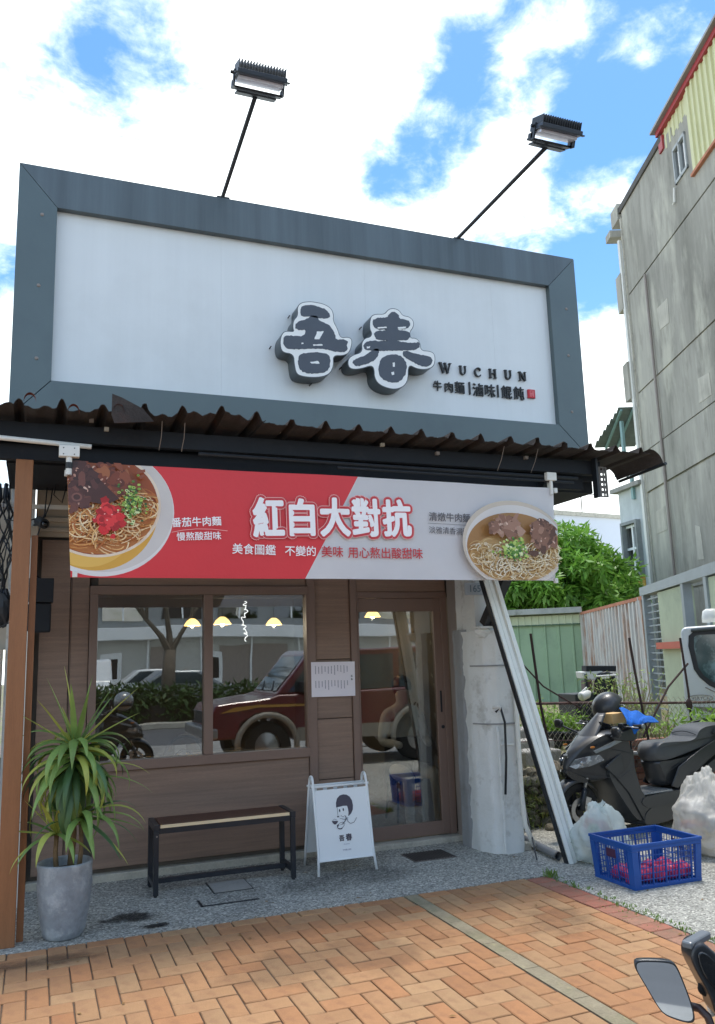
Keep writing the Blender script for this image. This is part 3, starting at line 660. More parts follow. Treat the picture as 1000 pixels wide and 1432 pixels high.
# WUCHUN in serif capitals, cut as raised letters
def serif(letter):
    """bars in a unit box (x 0..w, z 0..1): list of polygons; w returned"""
    T, t = .15, .06; B = []
    def bar(a, b, w): 
        a = Vector((a[0], 0, a[1])); b = Vector((b[0], 0, b[1])); d = (b-a).normalized(); n = Vector((-d.z, 0, d.x))*w/2; B.append([a-n, b-n, b+n, a+n])
    def ser(x, z, w=.30): B.append([Vector((x-w/2, 0, z)), Vector((x+w/2, 0, z)), Vector((x+w/2, 0, z+.05)), Vector((x-w/2, 0, z+.05))])
    def arc(cx, cz, rx, rz, a0, a1, w0, w1, n=18):
        P_, Q_ = [], []
        for k in range(n+1):
            a = R(a0+(a1-a0)*k/n); w = w0+(w1-w0)*abs(math.cos(a)); P_.append(Vector((cx+rx*math.cos(a), 0, cz+rz*math.sin(a)))); Q_.append(Vector((cx+(rx-w)*math.cos(a), 0, cz+(rz-w)*math.sin(a))))
        for k in range(n): B.append([P_[k], P_[k+1], Q_[k+1], Q_[k]])
    if letter == 'W':
        bar((.12, .97), (.40, .02), T); bar((.40, .02), (.62, .9), t); bar((.58, .97), (.86, .02), T); bar((.86, .02), (1.12, .97), t); ser(.12, .95); ser(.60, .95, .26); ser(1.12, .95, .26)
    if letter == 'U':
        bar((.17, .97), (.17, .36), T); bar((.72, .97), (.72, .36), t); arc(.42, .37, .33, .37, 180, 360, .06, T*.9); ser(.17, .95); ser(.72, .95, .26)
    if letter == 'C':
        arc(.48, .5, .43, .5, 48, 312, .06, T); bar((.77, .93), (.77, .68), t); bar((.75, .08), (.79, .26), t*.8)
    if letter == 'H':
        bar((.17, .02), (.17, .98), T); bar((.75, .02), (.75, .98), T); bar((.17, .5), (.75, .5), t); [ser(x, z) for x in (.17, .75) for z in (0, .95)]
    if letter == 'N':
        bar((.16, .02), (.16, .98), t); bar((.16, .95), (.78, .03), T*1.1); bar((.78, .02), (.78, .98), t); ser(.14, 0, .26); ser(.12, .95, .26); ser(.78, .95, .26)
    return B
CX = [(628.5, 517.5, 'W'), (664, 518.5, 'U'), (669+3, 0, '')]
for ch_, px, py0, py1, w in [('W', 613.5, 507.5, 522, 1.2), ('U', 641.5, 512, 524.5, .9), ('C', 662, 514.5, 527, .9), ('H', 682.8, 516.5, 529, .95), ('U', 704.5, 518, 531, .9), ('N', 724.5, 520.5, 533, .95)]:
    a = ony(px, py1, YP); b = ony(px, py0, YP); hgt = b.z-a.z; mb = MB()
    for i, q in enumerate(serif(ch_)): mb.prism([(a.x+p.x*hgt, YP-.026+i*.0002, a.z+p.z*hgt) for p in q], (0, .025, 0))
    mb.build('letter', m_black, sg, fix=True)
for s, px0, px1, py in [('牛', 605, 617, 540), ('肉', 621, 633, 542), ('麵', 635, 649, 542.5), ('滷', 660, 675, 545.5), ('味', 677, 692, 547), ('餛', 700, 715, 549), ('飩', 717, 732, 550.5)]:
    a = ony(px0, py, YP); b = ony(px1, py, YP)
    text('letter', s, face_front((a.x+b.x)/2, YP-.018, (a.z+b.z)/2), m_black, sg, .004, .016, fit=((b.x-a.x)*.94, (b.x-a.x)*1.06))
for px, py in ((656, 543.5), (695.5, 547.5)):
    p = ony(px, py, YP); MB().box(p.x-.006, p.x+.006, YP-.018, YP-.001, p.z-.055, p.z+.055).build('divider', m_black, sg)
p = ony(742, 551.5, YP)
MB().box(p.x-.037, p.x+.037, YP-.02, YP-.001, p.z-.04, p.z+.04).build('seal', m_sealred, sg, bevel=.004)
sm = MB()
for x0, x1, z0, z1 in ((-.02, -.014, -.028, .028), (.014, .02, -.028, .028), (-.02, .02, .022, .028), (-.006, 0, -.028, .01), (-.014, .014, -.004, .001), (.006, .011, -.02, .018)):
    sm.box(p.x+x0, p.x+x1, YP-.0215, YP-.0202, p.z+z0, p.z+z1)
sm.build('seal_mark', mat('seal_mark', S('#ee8b8e'), .5), sg)

# ------------------------------------------------------------------ floodlights on arms
def floodlight(base, head, tilt, lab):
    t = thing('floodlight', lab, 'floodlight', base, 'floodlights on arms above the signboard')
    b = Vector(base); h = Vector(head)
    MB().tube([b+Vector((0, .04, -.10)), b, h+(b-h).normalized()*.02], .016, 10).build('arm', m_blackmetal, t, smooth=True)
    MB().box(b.x-.05, b.x+.05, YS+.0, YS+.1, sz1-.001, sz1+.012).build('foot_plate', m_blackmetal, t)
    d = (h-b).normalized(); Mx = Matrix.Rotation(R(tilt), 3, 'X')
    def T(x, y, z): return h+Mx @ Vector((x, y, z))
    ax, ay, az = Mx @ Vector((1, 0, 0)), Mx @ Vector((0, 1, 0)), Mx @ Vector((0, 0, 1))
    MB().obox(T(0, .01, -.01), ax*.14, ay*.035, az*.006).build('bracket_plate', m_blackmetal, t)
    br = MB(); br.obox(T(0, -.01, .012), ax*.175, ay*.028, az*.007)
    for s in (-1, 1): br.obox(T(s*.172, -.06, .055), ax*.006, ay*.022, az*.055); br.obox(T(s*.172, -.03, .028), ax*.006, ay*.03, az*.02)
    br.build('yoke', m_blackmetal, t)
    MB().obox(T(0, -.08, .050), ax*.155, ay*.055, az*.010).build('reflector', mat('lamp_reflector', S('#e6e6ee'), .25, metal=.3), t)
    MB().obox(T(0, -.09, .078), ax*.172, ay*.085, az*.017).build('housing', mat('lamp_housing', S('#3d434c'), .4, metal=.5), t, bevel=.003)
    MB().obox(T(0, -.165, .066), ax*.19, ay*.012, az*.004).build('lip', m_blackmetal, t)
    for k in range(17):
        MB().obox(T(-.16+k*.02, -.08, .125), ax*.0025, ay*.078, az*.032).build('fin', m_blackmetal, t)
    for s in (-1, 1): MB().lathe([(.012, 0), (.012, .02)], T(s*.178, -.06, .09), 10, ax*s).build('knob', m_blackmetal, t)
floodlight((1.27, 5.95, 5.235), (1.30, 4.97, 5.47), 22, 'black finned floodlight on the left arm above the signboard')
floodlight((3.37, 5.95, 5.235), (3.42, 4.60, 5.30), 22, 'black finned floodlight on the right arm above the signboard')

# ------------------------------------------------------------------ awning
aw = thing('awning', 'dark rusty corrugated awning with a ragged front edge under the signboard', 'awning', (2.3, 5.6, 3.2))
XPK = ony(789, 612, 5.28).x
def corr_profile(x, pitch=.25, h=.050):
    u = ((x-XPK)/pitch+.5) % 1.0
    return h*max(0.0, min(1.0, min((u-.37)/.08, (.63-u)/.08)))
def sheet_piece(x0, x1, y0, y1, z0, z1, nm='roof_sheet', dents=0, sag=lambda x: 0, m=m_rustsheet):
    nx = max(8, int((x1-x0)/.0125)); ny = 12; th = .004
    r1 = random.Random(int(x0*100)); ed = [r1.uniform(-.012, .012) for _ in range(nx+1)]
    def fn(u, v):
        x = x0+(x1-x0)*u; y = y0+(y1-y0)*v
        if v == 0: y += ed[int(u*nx)]*.8
        k = (1-v)**3
        z = z0+(z1-z0)*v+corr_profile(x)*1.0+sag(x)*k+dents*.5*k*math.sin(x*23)*.5+dents*k*.3*math.sin(x*61+1)
        return Vector((x, y, z))
    a = MB().grid(fn, nx, ny); b = MB().grid(lambda u, v: fn(u, v)-Vector((0, 0, th)), nx, ny)
    mb = MB(); mb.add(a.v, a.f); mb.add(b.v, [f[::-1] for f in b.f]); n = len(a.v)
    for i in range(nx): mb.add([a.v[i], a.v[i+1], b.v[i+1], b.v[i]], [(0, 1, 2, 3)])
    for j in range(ny): mb.add([a.v[j*(nx+1)], a.v[(j+1)*(nx+1)], b.v[(j+1)*(nx+1)], b.v[j*(nx+1)]], [(0, 1, 2, 3)])
    return mb.build(nm, m, aw, smooth=False)
YA = 5.28
zA = lambda x: 3.245-.009*(x-0)
sheet_piece(-3.2, .63, YA, 5.89, 3.215, 3.20, dents=.03, sag=lambda x: -.015)
sheet_piece(.60, 1.42, YA-.02, 5.89, 3.225, 3.212, dents=.035, sag=lambda x: .02*math.sin(x*7))
sheet_piece(1.40, 2.62, YA, 5.89, 3.205, 3.19, dents=.012)
sheet_piece(2.60, 3.75, YA, 5.89, 3.200, 3.187, dents=.015)
sheet_piece(3.73, 4.70, YA, 5.89, 3.195, 3.183, dents=.008)
# torn flap and curled end
P = [ony(157, 551, 5.27), ony(170, 556, 5.27), ony(200, 572, 5.27), ony(215, 590, 5.27), ony(160, 592, 5.27), ony(156, 580, 5.27)]
MB().prism([(p.x, 5.262, p.z) for p in P], (.0, .012, 0)).build('torn_flap', m_rustsheet, aw, fix=True)
for px, py in ((42, 556), (103, 572), (166, 572)):
    p = ony(px, py, 5.27)
    MB().grid(lambda u, v: Vector((p.x+.035*math.cos(math.pi*u), 5.255+.05*v, p.z-.02+(.05)*math.sin(math.pi*u))), 8, 2).build('curled_edge', mat('rust_red', S('#6b3428'), .85, var=.3, vs=20), aw)
c_ = MB().grid(lambda u, v: Vector((4.70+.13*math.sin(u*1.4), YA+v*.6, 3.235-.02*v-.135*(1-math.cos(u*1.4))+.0)), 8, 4)
c_.build('end_flashing', m_rustsheet, aw)
MB().tube([(4.835, YA-.02, 3.115), (4.84, 5.86, 3.09)], .014, 8).build('edge_tube', m_blackmetal, aw)
bm_ = MB(); bm_.box(-3.2, 4.36, 5.50, 5.56, 3.045, 3.16); bm_.build('front_beam', m_navy, aw, bevel=.004)
MB().box(-3.2, 4.25, 5.60, 5.66, 2.935, 3.04).build('lower_beam', m_navy, aw, bevel=.004)
MB().box(-3.2, 4.5, 5.78, 5.84, 3.06, 3.15).build('rear_purlin', m_navy, aw)
MB().tube([(1.0, 5.47, 3.01), (2.4, 5.47, 3.0), (4.1, 5.47, 2.995)], .014, 8).build('conduit', m_blackmetal, aw)
MB().tube([(2.0, 5.45, 2.965), (4.05, 5.46, 2.955)], .010, 8).build('conduit', m_blackmetal, aw)
for px, py in ((128, 588), (149, 600), (390, 603), (535, 622), (612, 634), (736, 640)):
    p = ony(px, py, 5.48); MB().box(p.x-.014, p.x+.014, 5.47, 5.498, p.z-.012, p.z+.012).build('clip', m_conclight if px in (149, 535) else m_doortrim, aw)
for px in (227, 259, 705, 752):
    a = ony(px, 605, 5.35); MB().tube([(a.x, 5.36, 3.19), (a.x+.004, 5.42, 3.10), (a.x-.003, 5.48, 3.02)], .0025, 5).build('tie_wire', m_doortrim, aw)
# slotted angle hanging at the right end
sl = MB(); a = ony(832, 649, 5.45); b = ony(852, 696, 5.45)
sl.box(a.x, a.x+.02, 5.44, 5.50, b.z, a.z+.05); sl.build('slotted_angle', m_blackmetal, aw)
sl2 = MB(); xx0, xx1 = a.x+.021, a.x+.105; zz0, zz1 = b.z, 3.10; zz = zz0
sl2.box(xx0, xx0+.02, 5.44, 5.446, zz0, zz1); sl2.box(xx1-.02, xx1, 5.44, 5.446, zz0, zz1)
zs = np.linspace(zz0, zz1, 7)
for k, z in enumerate(zs): sl2.box(xx0+.02, xx1-.02, 5.4405, 5.4455, z-.012 if k else z, z+.012 if k < 6 else z)
sl2.box(xx0+.04, xx0+.055, 5.4402, 5.4452, zz0, zz1)
sl2.build('slotted_angle', mat('angle_grey', S('#55504b'), .6, var=.2, vs=9), aw)
# white conduit with junction box over the banner's left end
t = thing('junction_box', 'white junction box on a white conduit at the left end of the banner', 'junction box', ony(97, 628, 5.42))
a = ony(0, 612, 5.42); b = ony(128, 625, 5.42); c = ony(97, 632, 5.40)
MB().tube([a+Vector((-2.5, 0, .02)), a, b], .016, 10).build('conduit', m_pipewhite, t, smooth=True)
MB().box(c.x-.062, c.x+.062, 5.375, 5.425, c.z-.035, c.z+.038).build('box', m_pipewhite, t, bevel=.004)
for dx in (-.035, .03):
    for dz in (-.02, .02): MB().lathe([(.004, 0), (.004, .002)], (c.x+dx, 5.375, c.z+dz), 8, (0, -1, 0)).build('screw', m_blackmetal, t)
MB().tube([(c.x, 5.40, c.z-.035), (c.x, 5.40, c.z-.15)], .019, 10).build('gland', m_pipewhite, t)
MB().tube([(c.x, 5.40, c.z-.07), (c.x, 5.40, c.z-.11)], .021, 10).build('gland_nut', m_blackmetal, t)
t = thing('clamp', 'white clamp holding the right end of the banner to the beam', 'clamp', ony(771, 668, 5.44))
c = ony(770, 668, 5.44)
MB().box(c.x-.045, c.x+.045, 5.42, 5.46, c.z-.025, c.z+.04).build('block', m_pipewhite, t, bevel=.003); MB().tube([(c.x, 5.44, c.z-.02), (c.x, 5.44, c.z-.14)], .014, 8).build('stem', m_pipewhite, t)

# ------------------------------------------------------------------ printed banner
YB = 5.45
bn = thing('banner', 'wide red and white noodle banner with two bowls of beef noodles under the awning', 'banner', (2.0, YB, 2.5))
bx0, bx1, bzb, bzt = .152, 3.845, 2.157, 2.905
SEG = .04
def sagn(x): u = (x-bx0)/(bx1-bx0); return .012*math.sin(u*9)+.006*math.sin(u*23)
def sagx(u, v):   # small billow of the cloth along its length, in narrow flat facets
    x = bx0+u*(bx1-bx0); k = math.floor((x-bx0)/SEG); f = (x-bx0)/SEG-k
    return sagn(bx0+k*SEG)*(1-f)+sagn(bx0+(k+1)*SEG)*f
def onb(px, py): 
    p = ony(px, py, YB); return (p.x, p.z)
def clip_poly(P, C):
    out = P; n = len(C)
    A = sum(C[i][0]*C[(i+1) % n][1]-C[(i+1) % n][0]*C[i][1] for i in range(n))
    if A < 0: C = C[::-1]
    for i in range(n):
        a, b = C[i], C[(i+1) % n]; inp = out; out = []
        sd = lambda p: (b[0]-a[0])*(p[1]-a[1])-(b[1]-a[1])*(p[0]-a[0])
        for k in range(len(inp)):
            p, q = inp[k-1], inp[k]; dp_, dq = sd(p), sd(q)
            if dq >= 0:
                if dp_ < 0: t_ = dp_/(dp_-dq); out.append((p[0]+(q[0]-p[0])*t_, p[1]+(q[1]-p[1])*t_))
                out.append(q)
            elif dp_ >= 0: t_ = dp_/(dp_-dq); out.append((p[0]+(q[0]-p[0])*t_, p[1]+(q[1]-p[1])*t_))
        if len(out) < 3: return []
    return out
rectpoly = [(bx0+.046, bzb+.001), (bx1-.046, bzb-.003), (bx1-.001, bzt-.005), (bx0+.001, bzt-.001)]
cl = MB()
NU, NV = 120, 14
def bpt(u, v):
    return Vector((0, 0, 0))
xn = [bx0]+[bx0+k*SEG for k in range(1, 93) if bx0+k*SEG < bx1-.001]+[bx1]
for xa, xb in zip(xn, xn[1:]):
    ya, yb2 = YB+sagx((xa-bx0)/(bx1-bx0), 0), YB+sagx((xb-bx0)/(bx1-bx0), 0)
    Q = clip_poly([(xa, bzb-.02), (xb, bzb-.02), (xb, bzt+.02), (xa, bzt+.02)], rectpoly)
    if len(Q) >= 3: cl.poly([(x, ya+(yb2-ya)*(x-xa)/(xb-xa), z) for x, z in Q])
cl.build('cloth', mat('banner_cloth', S('#f3f1f3'), .42, var=.04, vs=2, trans=.35, bump=.5, bs=3.5), bn)
XC = [bx0+.0225, bx1-.0225]
PR = {}
class Print:
    """flat ink shapes clipped to the banner and laid on the cloth"""
    def __init__(s, name): s.name = name; s.mb = MB(); s.n = 0
    def shape(s, P, col, clip=None, lay=None):
        global LAY
        for C in (clip or [])+[rectpoly]: P = clip_poly(P, C)
        if len(P) < 3: return
        LAY += .000012
        x0, x1 = min(p[0] for p in P), max(p[0] for p in P); k0 = math.floor((x0-bx0)/SEG); k1 = math.floor((x1-bx0)/SEG)
        for k in range(k0, k1+1):
            a, b = bx0+k*SEG, bx0+(k+1)*SEG
            Q = P if k0 == k1 else clip_poly(P, [(a, bzb-.1), (b, bzb-.1), (b, bzt+.1), (a, bzt+.1)])
            if len(Q) >= 3: s.put(Q, col, LAY)
    def put(s, P, col, lay):
        out = []
        for x, z in P:
            u = (x-bx0)/(bx1-bx0); v = 0
            out.append((x, YB+sagx(u, v)-.0006-lay, z))
        s.mb.poly(out, col)
    def done(s): s.mb.build(s.name, m_print, bn, cols=True)
LAY = 0.0
def circ(cx, cz, rx, rz, n=48, a0=0, a1=360, rot=0):
    c, s_ = math.cos(R(rot)), math.sin(R(rot)); return [(cx+rx*math.cos(R(a0+(a1-a0)*k/n))*c-rz*math.sin(R(a0+(a1-a0)*k/n))*s_, cz+rx*math.cos(R(a0+(a1-a0)*k/n))*s_+rz*math.sin(R(a0+(a1-a0)*k/n))*c) for k in range(n if a1-a0 == 360 else n+1)]
def blob(cx, cz, r, j=.3, n=11, asp=1.0, rot=None):
    rot = rnd.uniform(0, 6.28) if rot is None else rot; out = []
    for k in range(n):
        a = 2*math.pi*k/n; q = r*(1+rnd.uniform(-j, j)); x, z = q*math.cos(a), q*math.sin(a)*asp
        out.append((cx+x*math.cos(rot)-z*math.sin(rot), cz+x*math.sin(rot)+z*math.cos(rot)))
    return out
def strand(pr, cx, cz, r, a0, a1, w, col, clip, asp=.6, rot=0):
    n = 8; A, B = [], []
    for k in range(n+1):
        a = a0+(a1-a0)*k/n; c, s_ = math.cos(a), math.sin(a)*asp
        for L_, rr in ((A, r), (B, r-w)):
            x, z = rr*c, rr*s_; L_.append((cx+x*math.cos(rot)-z*math.sin(rot), cz+x*math.sin(rot)+z*math.cos(rot)))
    for k in range(n):
        pr.shape([A[k], A[k+1], B[k+1], B[k]], col, clip)
red, red2, white = S('#d8343b'), S('#c92b33'), S('#e6e2e3')
bg = Print('red_field')
split_t, split_b = onb(501, 673)[0], onb(424, 810)[0]
bg.shape([(bx0-.01, bzb-.02), (split_b, bzb-.02), (split_t, bzt+.01), (bx0-.01, bzt+.01)], red)
LAY = .0004
bg.done()
def food(name, C, plate, bowl_out, soup, dark, top_kind, yellow=None):
    pr = Print(name)
    return pr
# left bowl: tomato beef noodles
zb = lambda a, b: onb(80+a/2.778, 630+b/2.778)
pr = Print('tomato_noodle_print')
c0 = zb(175, 232); rr_ = (zb(455, 240)[0]-c0[0])
pr.shape(circ(*c0, rr_, rr_*.93, 60), S('#e3dedb'))
pr.shape(circ(c0[0]+.01, c0[1]+.01, rr_*.965, rr_*.89, 60), S('#d2cbc6'))
c1 = zb(160, 205); rx = zb(392, 260)[0]-c1[0]; rz = c1[1]-zb(200, 405)[1]
pr.shape(circ(c1[0]-.01, c1[1]-.035, rx*1.03, rz*1.20, 60), S('#d9a441'))
pr.shape(circ(c1[0]-.06, c1[1]-.02, rx*.9, rz*1.18, 60), S('#e7b95a'))
pr.shape(circ(c1[0], c1[1], rx*1.05, rz*1.05, 60), S('#ead9c4'))
soup = circ(c1[0], c1[1], rx, rz, 60); pr.shape(soup, S('#9a4a22')); pr.shape(circ(c1[0], c1[1]-.06, rx*.97, rz*.8, 60), S('#b8743a'), [soup])
for _ in range(620):
    a = rnd.uniform(-.5, 4.0); q = rnd.uniform(.2, .95); cx = c1[0]+rx*q*math.cos(-a*.8-.1); cz = c1[1]-abs(rz*q*math.sin(a*.8+.1))*.95+.02
    if rnd.random() < .25: cx = c1[0]-rx*.75; cz = c1[1]+rnd.uniform(-.12, .02)
    col = rnd.choice(['#e8b877', '#f0cd96', '#d99a55', '#c07a3c', '#f3dbb0', '#b8682f'])
    strand(pr, cx, cz, rnd.uniform(.05, .16), (s0 := rnd.uniform(0, 6.28)), s0+rnd.uniform(.8, 2.2), .0085, S(col), [soup], rnd.uniform(.4, .9), rnd.uniform(-.6, .6))
def meat(pr, cx, cz, w, h, n, cols, clip):
    for _ in range(n):
        pr.shape(blob(cx+rnd.gauss(0, w), cz+rnd.gauss(0, h), rnd.uniform(.018, .05), .3, 11, rnd.uniform(.4, .9)), S(rnd.choice(cols)), clip)
        if rnd.random() < .5: pr.shape(blob(cx+rnd.gauss(0, w), cz+rnd.gauss(0, h), rnd.uniform(.006, .014), .4, 8, .5), S(rnd.choice(['#c99a86', '#b98a78', '#d9b8a4'])), clip)
full = [circ(c0[0], c0[1], rr_*.9, rr_*.86, 60)]
a_ = zb(190, 120); meat(pr, a_[0], a_[1], .085, .045, 110, ['#7a3a26', '#8c4a30', '#5e2c20', '#a0603c', '#6a3325'], full)
a_ = zb(110, 150); pr.shape([zb(40, 60), zb(95, 50), zb(240, 190), zb(190, 215), zb(60, 190)], S('#4a2a26'), full)
meat(pr, *zb(90, 110), .05, .04, 40, ['#4e2c28', '#5c3530', '#3c2220', '#74463c'], full); meat(pr, *zb(75, 195), .03, .025, 24, ['#4e2c28', '#5c3530', '#6d4036'], full)
for _ in range(3): pr.shape(circ(*zb(75, 185), .045-.012*_, .038-.01*_, 20), S(['#5b3630', '#7d5148', '#4a2c28'][_]), full)
for _ in range(60):
    pr.shape(blob(*[a+rnd.gauss(0, .038) for a in zb(195, 265)], rnd.uniform(.016, .034), .22, 12), S(rnd.choice(['#d4262a', '#c01f24', '#e2383a', '#a8181d'])), [soup])
    if rnd.random() < .4: pr.shape(blob(*[a+rnd.gauss(0, .036) for a in zb(195, 262)], .005, .4, 7), S('#f3a9a2'), [soup])
for _ in range(150):
    a_ = zb(288, 210); q = (a_[0]+rnd.gauss(0, .034), a_[1]+rnd.gauss(0, .055)); r_ = rnd.uniform(.006, .013)
    pr.shape(circ(*q, r_, r_*.8, 10), S(rnd.choice(['#7fa43c', '#a9c65a', '#4f7f2e', '#d7e2a4', '#2f5a2a'])), [soup]); 
    if rnd.random() < .5: pr.shape(circ(*q, r_*.5, r_*.4, 8), S('#5d6f35'), [soup])
pr.done()
# right bowl: clear broth
zb = lambda a, b: onb(420+a/2.632, 630+b/2.632)
pr = Print('clear_noodle_print')
c0 = zb(775, 345); rx = c0[0]-zb(583, 345)[0]; rz = zb(760, 190)[1]-c0[1]
pr.shape(circ(c0[0]+.01, c0[1], rx, rz*1.02, 60), S('#cdbfae')); pr.shape(circ(c0[0]+.02, c0[1]-.02, rx*.97, rz*.98, 60), S('#ddd6d0'))
c1 = zb(780, 350); rx = c1[0]-zb(603, 340)[0]; rz = zb(780, 232)[1]-c1[1]
soup = circ(c1[0], c1[1]-.02, rx, rz*1.08, 60); pr.shape(soup, S('#a87a48')); pr.shape(circ(c1[0], c1[1]-.12, rx*.97, rz*.85, 60), S('#c7a06a'), [soup])
for _ in range(560):
    a = rnd.uniform(.1, 3.04); q = rnd.uniform(.35, .97); cx = c1[0]+rx*q*math.cos(a); cz = c1[1]-rz*q*math.sin(a)-.01
    col = rnd.choice(['#e8d3ab', '#f2e4c4', '#d3b47e', '#c4a068', '#f5ebd4'])
    strand(pr, cx, cz, rnd.uniform(.04, .10), (s0 := rnd.uniform(0, 6.28)), s0+rnd.uniform(.8, 2.4), .0075, S(col), [soup], rnd.uniform(.4, .9), rnd.uniform(-.5, .5))
meat(pr, *zb(735, 285), .055, .026, 100, ['#8c6350', '#a37a66', '#74503f', '#b08c78'], [soup]); meat(pr, *zb(865, 315), .045, .045, 130, ['#8c6350', '#7a5544', '#a37a66', '#5f4034'], [soup])
for _ in range(200):
    a_ = zb(765, 370); q = (a_[0]+rnd.gauss(0, .055), a_[1]+rnd.gauss(0, .036)); r_ = rnd.uniform(.007, .016)
    pr.shape(circ(*q, r_, r_*.8, 10), S(rnd.choice(['#8fae45', '#b9cf6a', '#5d8a35', '#dfe6b0', '#3d6b2e'])), [soup])
pr.done()
# lettering of the banner
LAYT = .012
def btext(nm, s, px0, py0, px1, py1, m, bold=0.0, ang=None, lift=LAYT, pitch=None, h=None):
    a = onb(px0, py0); b = onb(px1, py1); cx, cz = (a[0]+b[0])/2, (a[1]+b[1])/2; w = math.hypot(b[0]-a[0], b[1]-a[1]); an = math.atan2(b[1]-a[1], b[0]-a[0])
    M = Matrix.Translation((cx, YB-lift, cz)) @ Matrix.Rotation(R(90), 4, 'X') @ Matrix.Rotation(an, 4, 'Z')
    def warp(v):
        u = (v.x+cx-bx0)/(bx1-bx0); return Vector((v.x, v.y, -sagx(u, (v.y+cz-bzb)/(bzt-bzb))))
    return text(nm, s, M, m, bn, bold, 0, 1.0, (w, h or 0), warp)
m_tw = mat('ink_white', S('#faf7f7'), .45, var=.02); m_tr = mat('ink_red', S('#c8343c'), .45, var=.02); m_tg = mat('ink_grey', S('#5f5a5c'), .45, var=.02)
m_tr2 = mat('ink_pink', S('#efb0ac'), .5)
for ch_, x0, x1, y in (('紅', 353, 397, 723.5), ('白', 403, 439, 724), ('大', 445, 488, 724), ('對', 490, 531, 724.5), ('抗', 533, 574, 725)):
    xm0, xm1 = x0+2, x1-2
    h_ = .262 if ch_ != '白' else .25
    btext('title_outline', ch_, xm0, y-.2, xm1, y+.2, m_tr2, .125, lift=.0135, h=h_)
    btext('title_halo', ch_, xm0, y-.2, xm1, y+.2, m_tr, .105, lift=.0142, h=h_)
    btext('title_character', ch_, xm0, y-.2, xm1, y+.2, m_tw, .040, lift=.0155, h=h_)
text_m = [('美食圖鑑', 325, 767, 385, 769.5, m_tw), ('不變的', 398, 770.5, 440, 771.5, m_tw), ('美味', 448, 771.7, 478, 772.5, m_tr), ('用心熬出酸甜味', 485, 773, 590, 774.5, m_tr)]
for s, a, b, c, d, m in text_m: btext('slogan', s, a, b, c, d, m, .012)
btext('dish_name', '番茄牛肉麵', 240, 731, 309, 728.5, m_tw, .018); btext('dish_note', '慢熬酸甜味', 247, 750.5, 309, 749, m_tw, .012)
btext('dish_name', '清燉牛肉麵', 599, 722.5, 657, 725, m_tg, .012); btext('dish_note', '淡雅清香湯頭', 599, 741, 655, 744, m_tg, .004)
def bline(P, m, w=.004):
    mb = MB(); Q = [onb(*p) for p in P]
    yb = lambda x, z: YB-LAYT+sagx((x-bx0)/(bx1-bx0), (z-bzb)/(bzt-bzb))
    for (xa, za), (xb, zb2) in zip(Q, Q[1:]): mb.add([(xa, yb(xa, za), za-w/2), (xb, yb(xb, zb2), zb2-w/2), (xb, yb(xb, zb2), zb2+w/2), (xa, yb(xa, za), za+w/2)], [(0, 1, 2, 3)])
    mb.build('rule_line', m, bn)
bline([(240, 744.5), (256, 741.5), (275, 739.8), (297, 740.2), (318, 742.5)], m_tr2); bline([(597, 732), (628, 733.5), (655, 735)], m_tg, .003)
for px, py in ((93, 662), (104, 803), (776, 686), (777, 812)):
    x, z = onb(px, py); MB().box(x-.012, x+.018, YB-.012, YB+.012, z-.02, z+.02).build('tab', m_pipewhite, bn, bevel=.003)
bp = thing('banner_pole', 'thin white pole behind the right edge of the banner', 'pole', (bx1-.01, YB+.03, 2.5))
MB().tube([(bx1-.02, YB+.035, 2.98), (bx1-.035, YB+.035, bzb)], .011, 8).build('tube', m_pipewhite, bp)

# ------------------------------------------------------------------ left edge: post, neighbour, pipes
po = thing('wooden_post', 'brown timber post at the left end of the shop, lit at its foot', 'post', (-.085, 5.62, 0))
MB().box(-.150, -.045, 5.57, 5.66, 0, 2.93).build('post', m_wood, po, bevel=.004)
MB().box(-.040, .0, 5.66, 5.70, 0, 2.45).build('side_board', m_wood, po, bevel=.003)
nb = thing('neighbour_wall', 'pale wall of the neighbouring unit behind the wooden post', 'wall', (-1.0, 6.8, 0))
MB().box(-4, -.22, 6.75, 6.95, 0, 1.75).build('wall', m_beige, nb); MB().box(-4, -.03, 6.85, 6.95, 1.75, 3.0).build('wall', m_beige, nb)
MB().box(-.20, -.03, 6.80, 6.95, 0, 3.0).build('corner_strip', m_whitepaint, nb)
MB().box(-.17, .0, 6.70, 6.84, 2.42, 2.68).build('fuse_box', m_beige, nb, bevel=.006)
MB().box(-1.2, .25, 6.60, 6.64, 2.80, 2.83).build('cornice', m_pipewhite, nb)
t = thing('downpipe', 'white square downpipe standing between the wooden post and the brown wall', 'pipe', (.02, 6.3, 0))
a = ony(25, 1268, 6.2); b = ony(48, 735, 6.2)
a = onz(24, 1268)
MB().bar((a.x, a.y, 0), (a.x+.01, a.y, 1.75), .035, .05).build('lower_tube', m_pipewhite, t, bevel=.003)
MB().bar((a.x+.005, a.y, 1.72), (a.x+.01, a.y, 2.55), .045, .055).build('upper_tube', m_pipewhite, t, bevel=.003)
t = thing('speaker_box', 'dark two-part box fixed behind the wooden post at window height', 'box', (.04, 6.5, 1.84))
MB().box(-.05, .12, 6.42, 6.56, 2.075, 2.25).build('upper_box', m_navy, t, bevel=.004)
MB().box(-.055, .108, 6.44, 6.56, 1.86, 2.07).build('lower_box', m_navy, t, bevel=.012)
MB().tube([(-.06, 6.48, 2.32), (.0, 6.48, 2.27), (.03, 6.48, 2.25)], .006, 6).build('cable', m_blackmetal, t)
t = thing('security_camera', 'small dark bullet security camera on the beige board at the left', 'security camera', ony(59, 731, 6.5))
c = ony(59, 731, 6.5)
MB().lathe([(.038, -.07), (.038, .05), (.033, .055)], c, 18, (.35, -1, -.35)).build('housing', m_blackmetal, t, smooth=False)
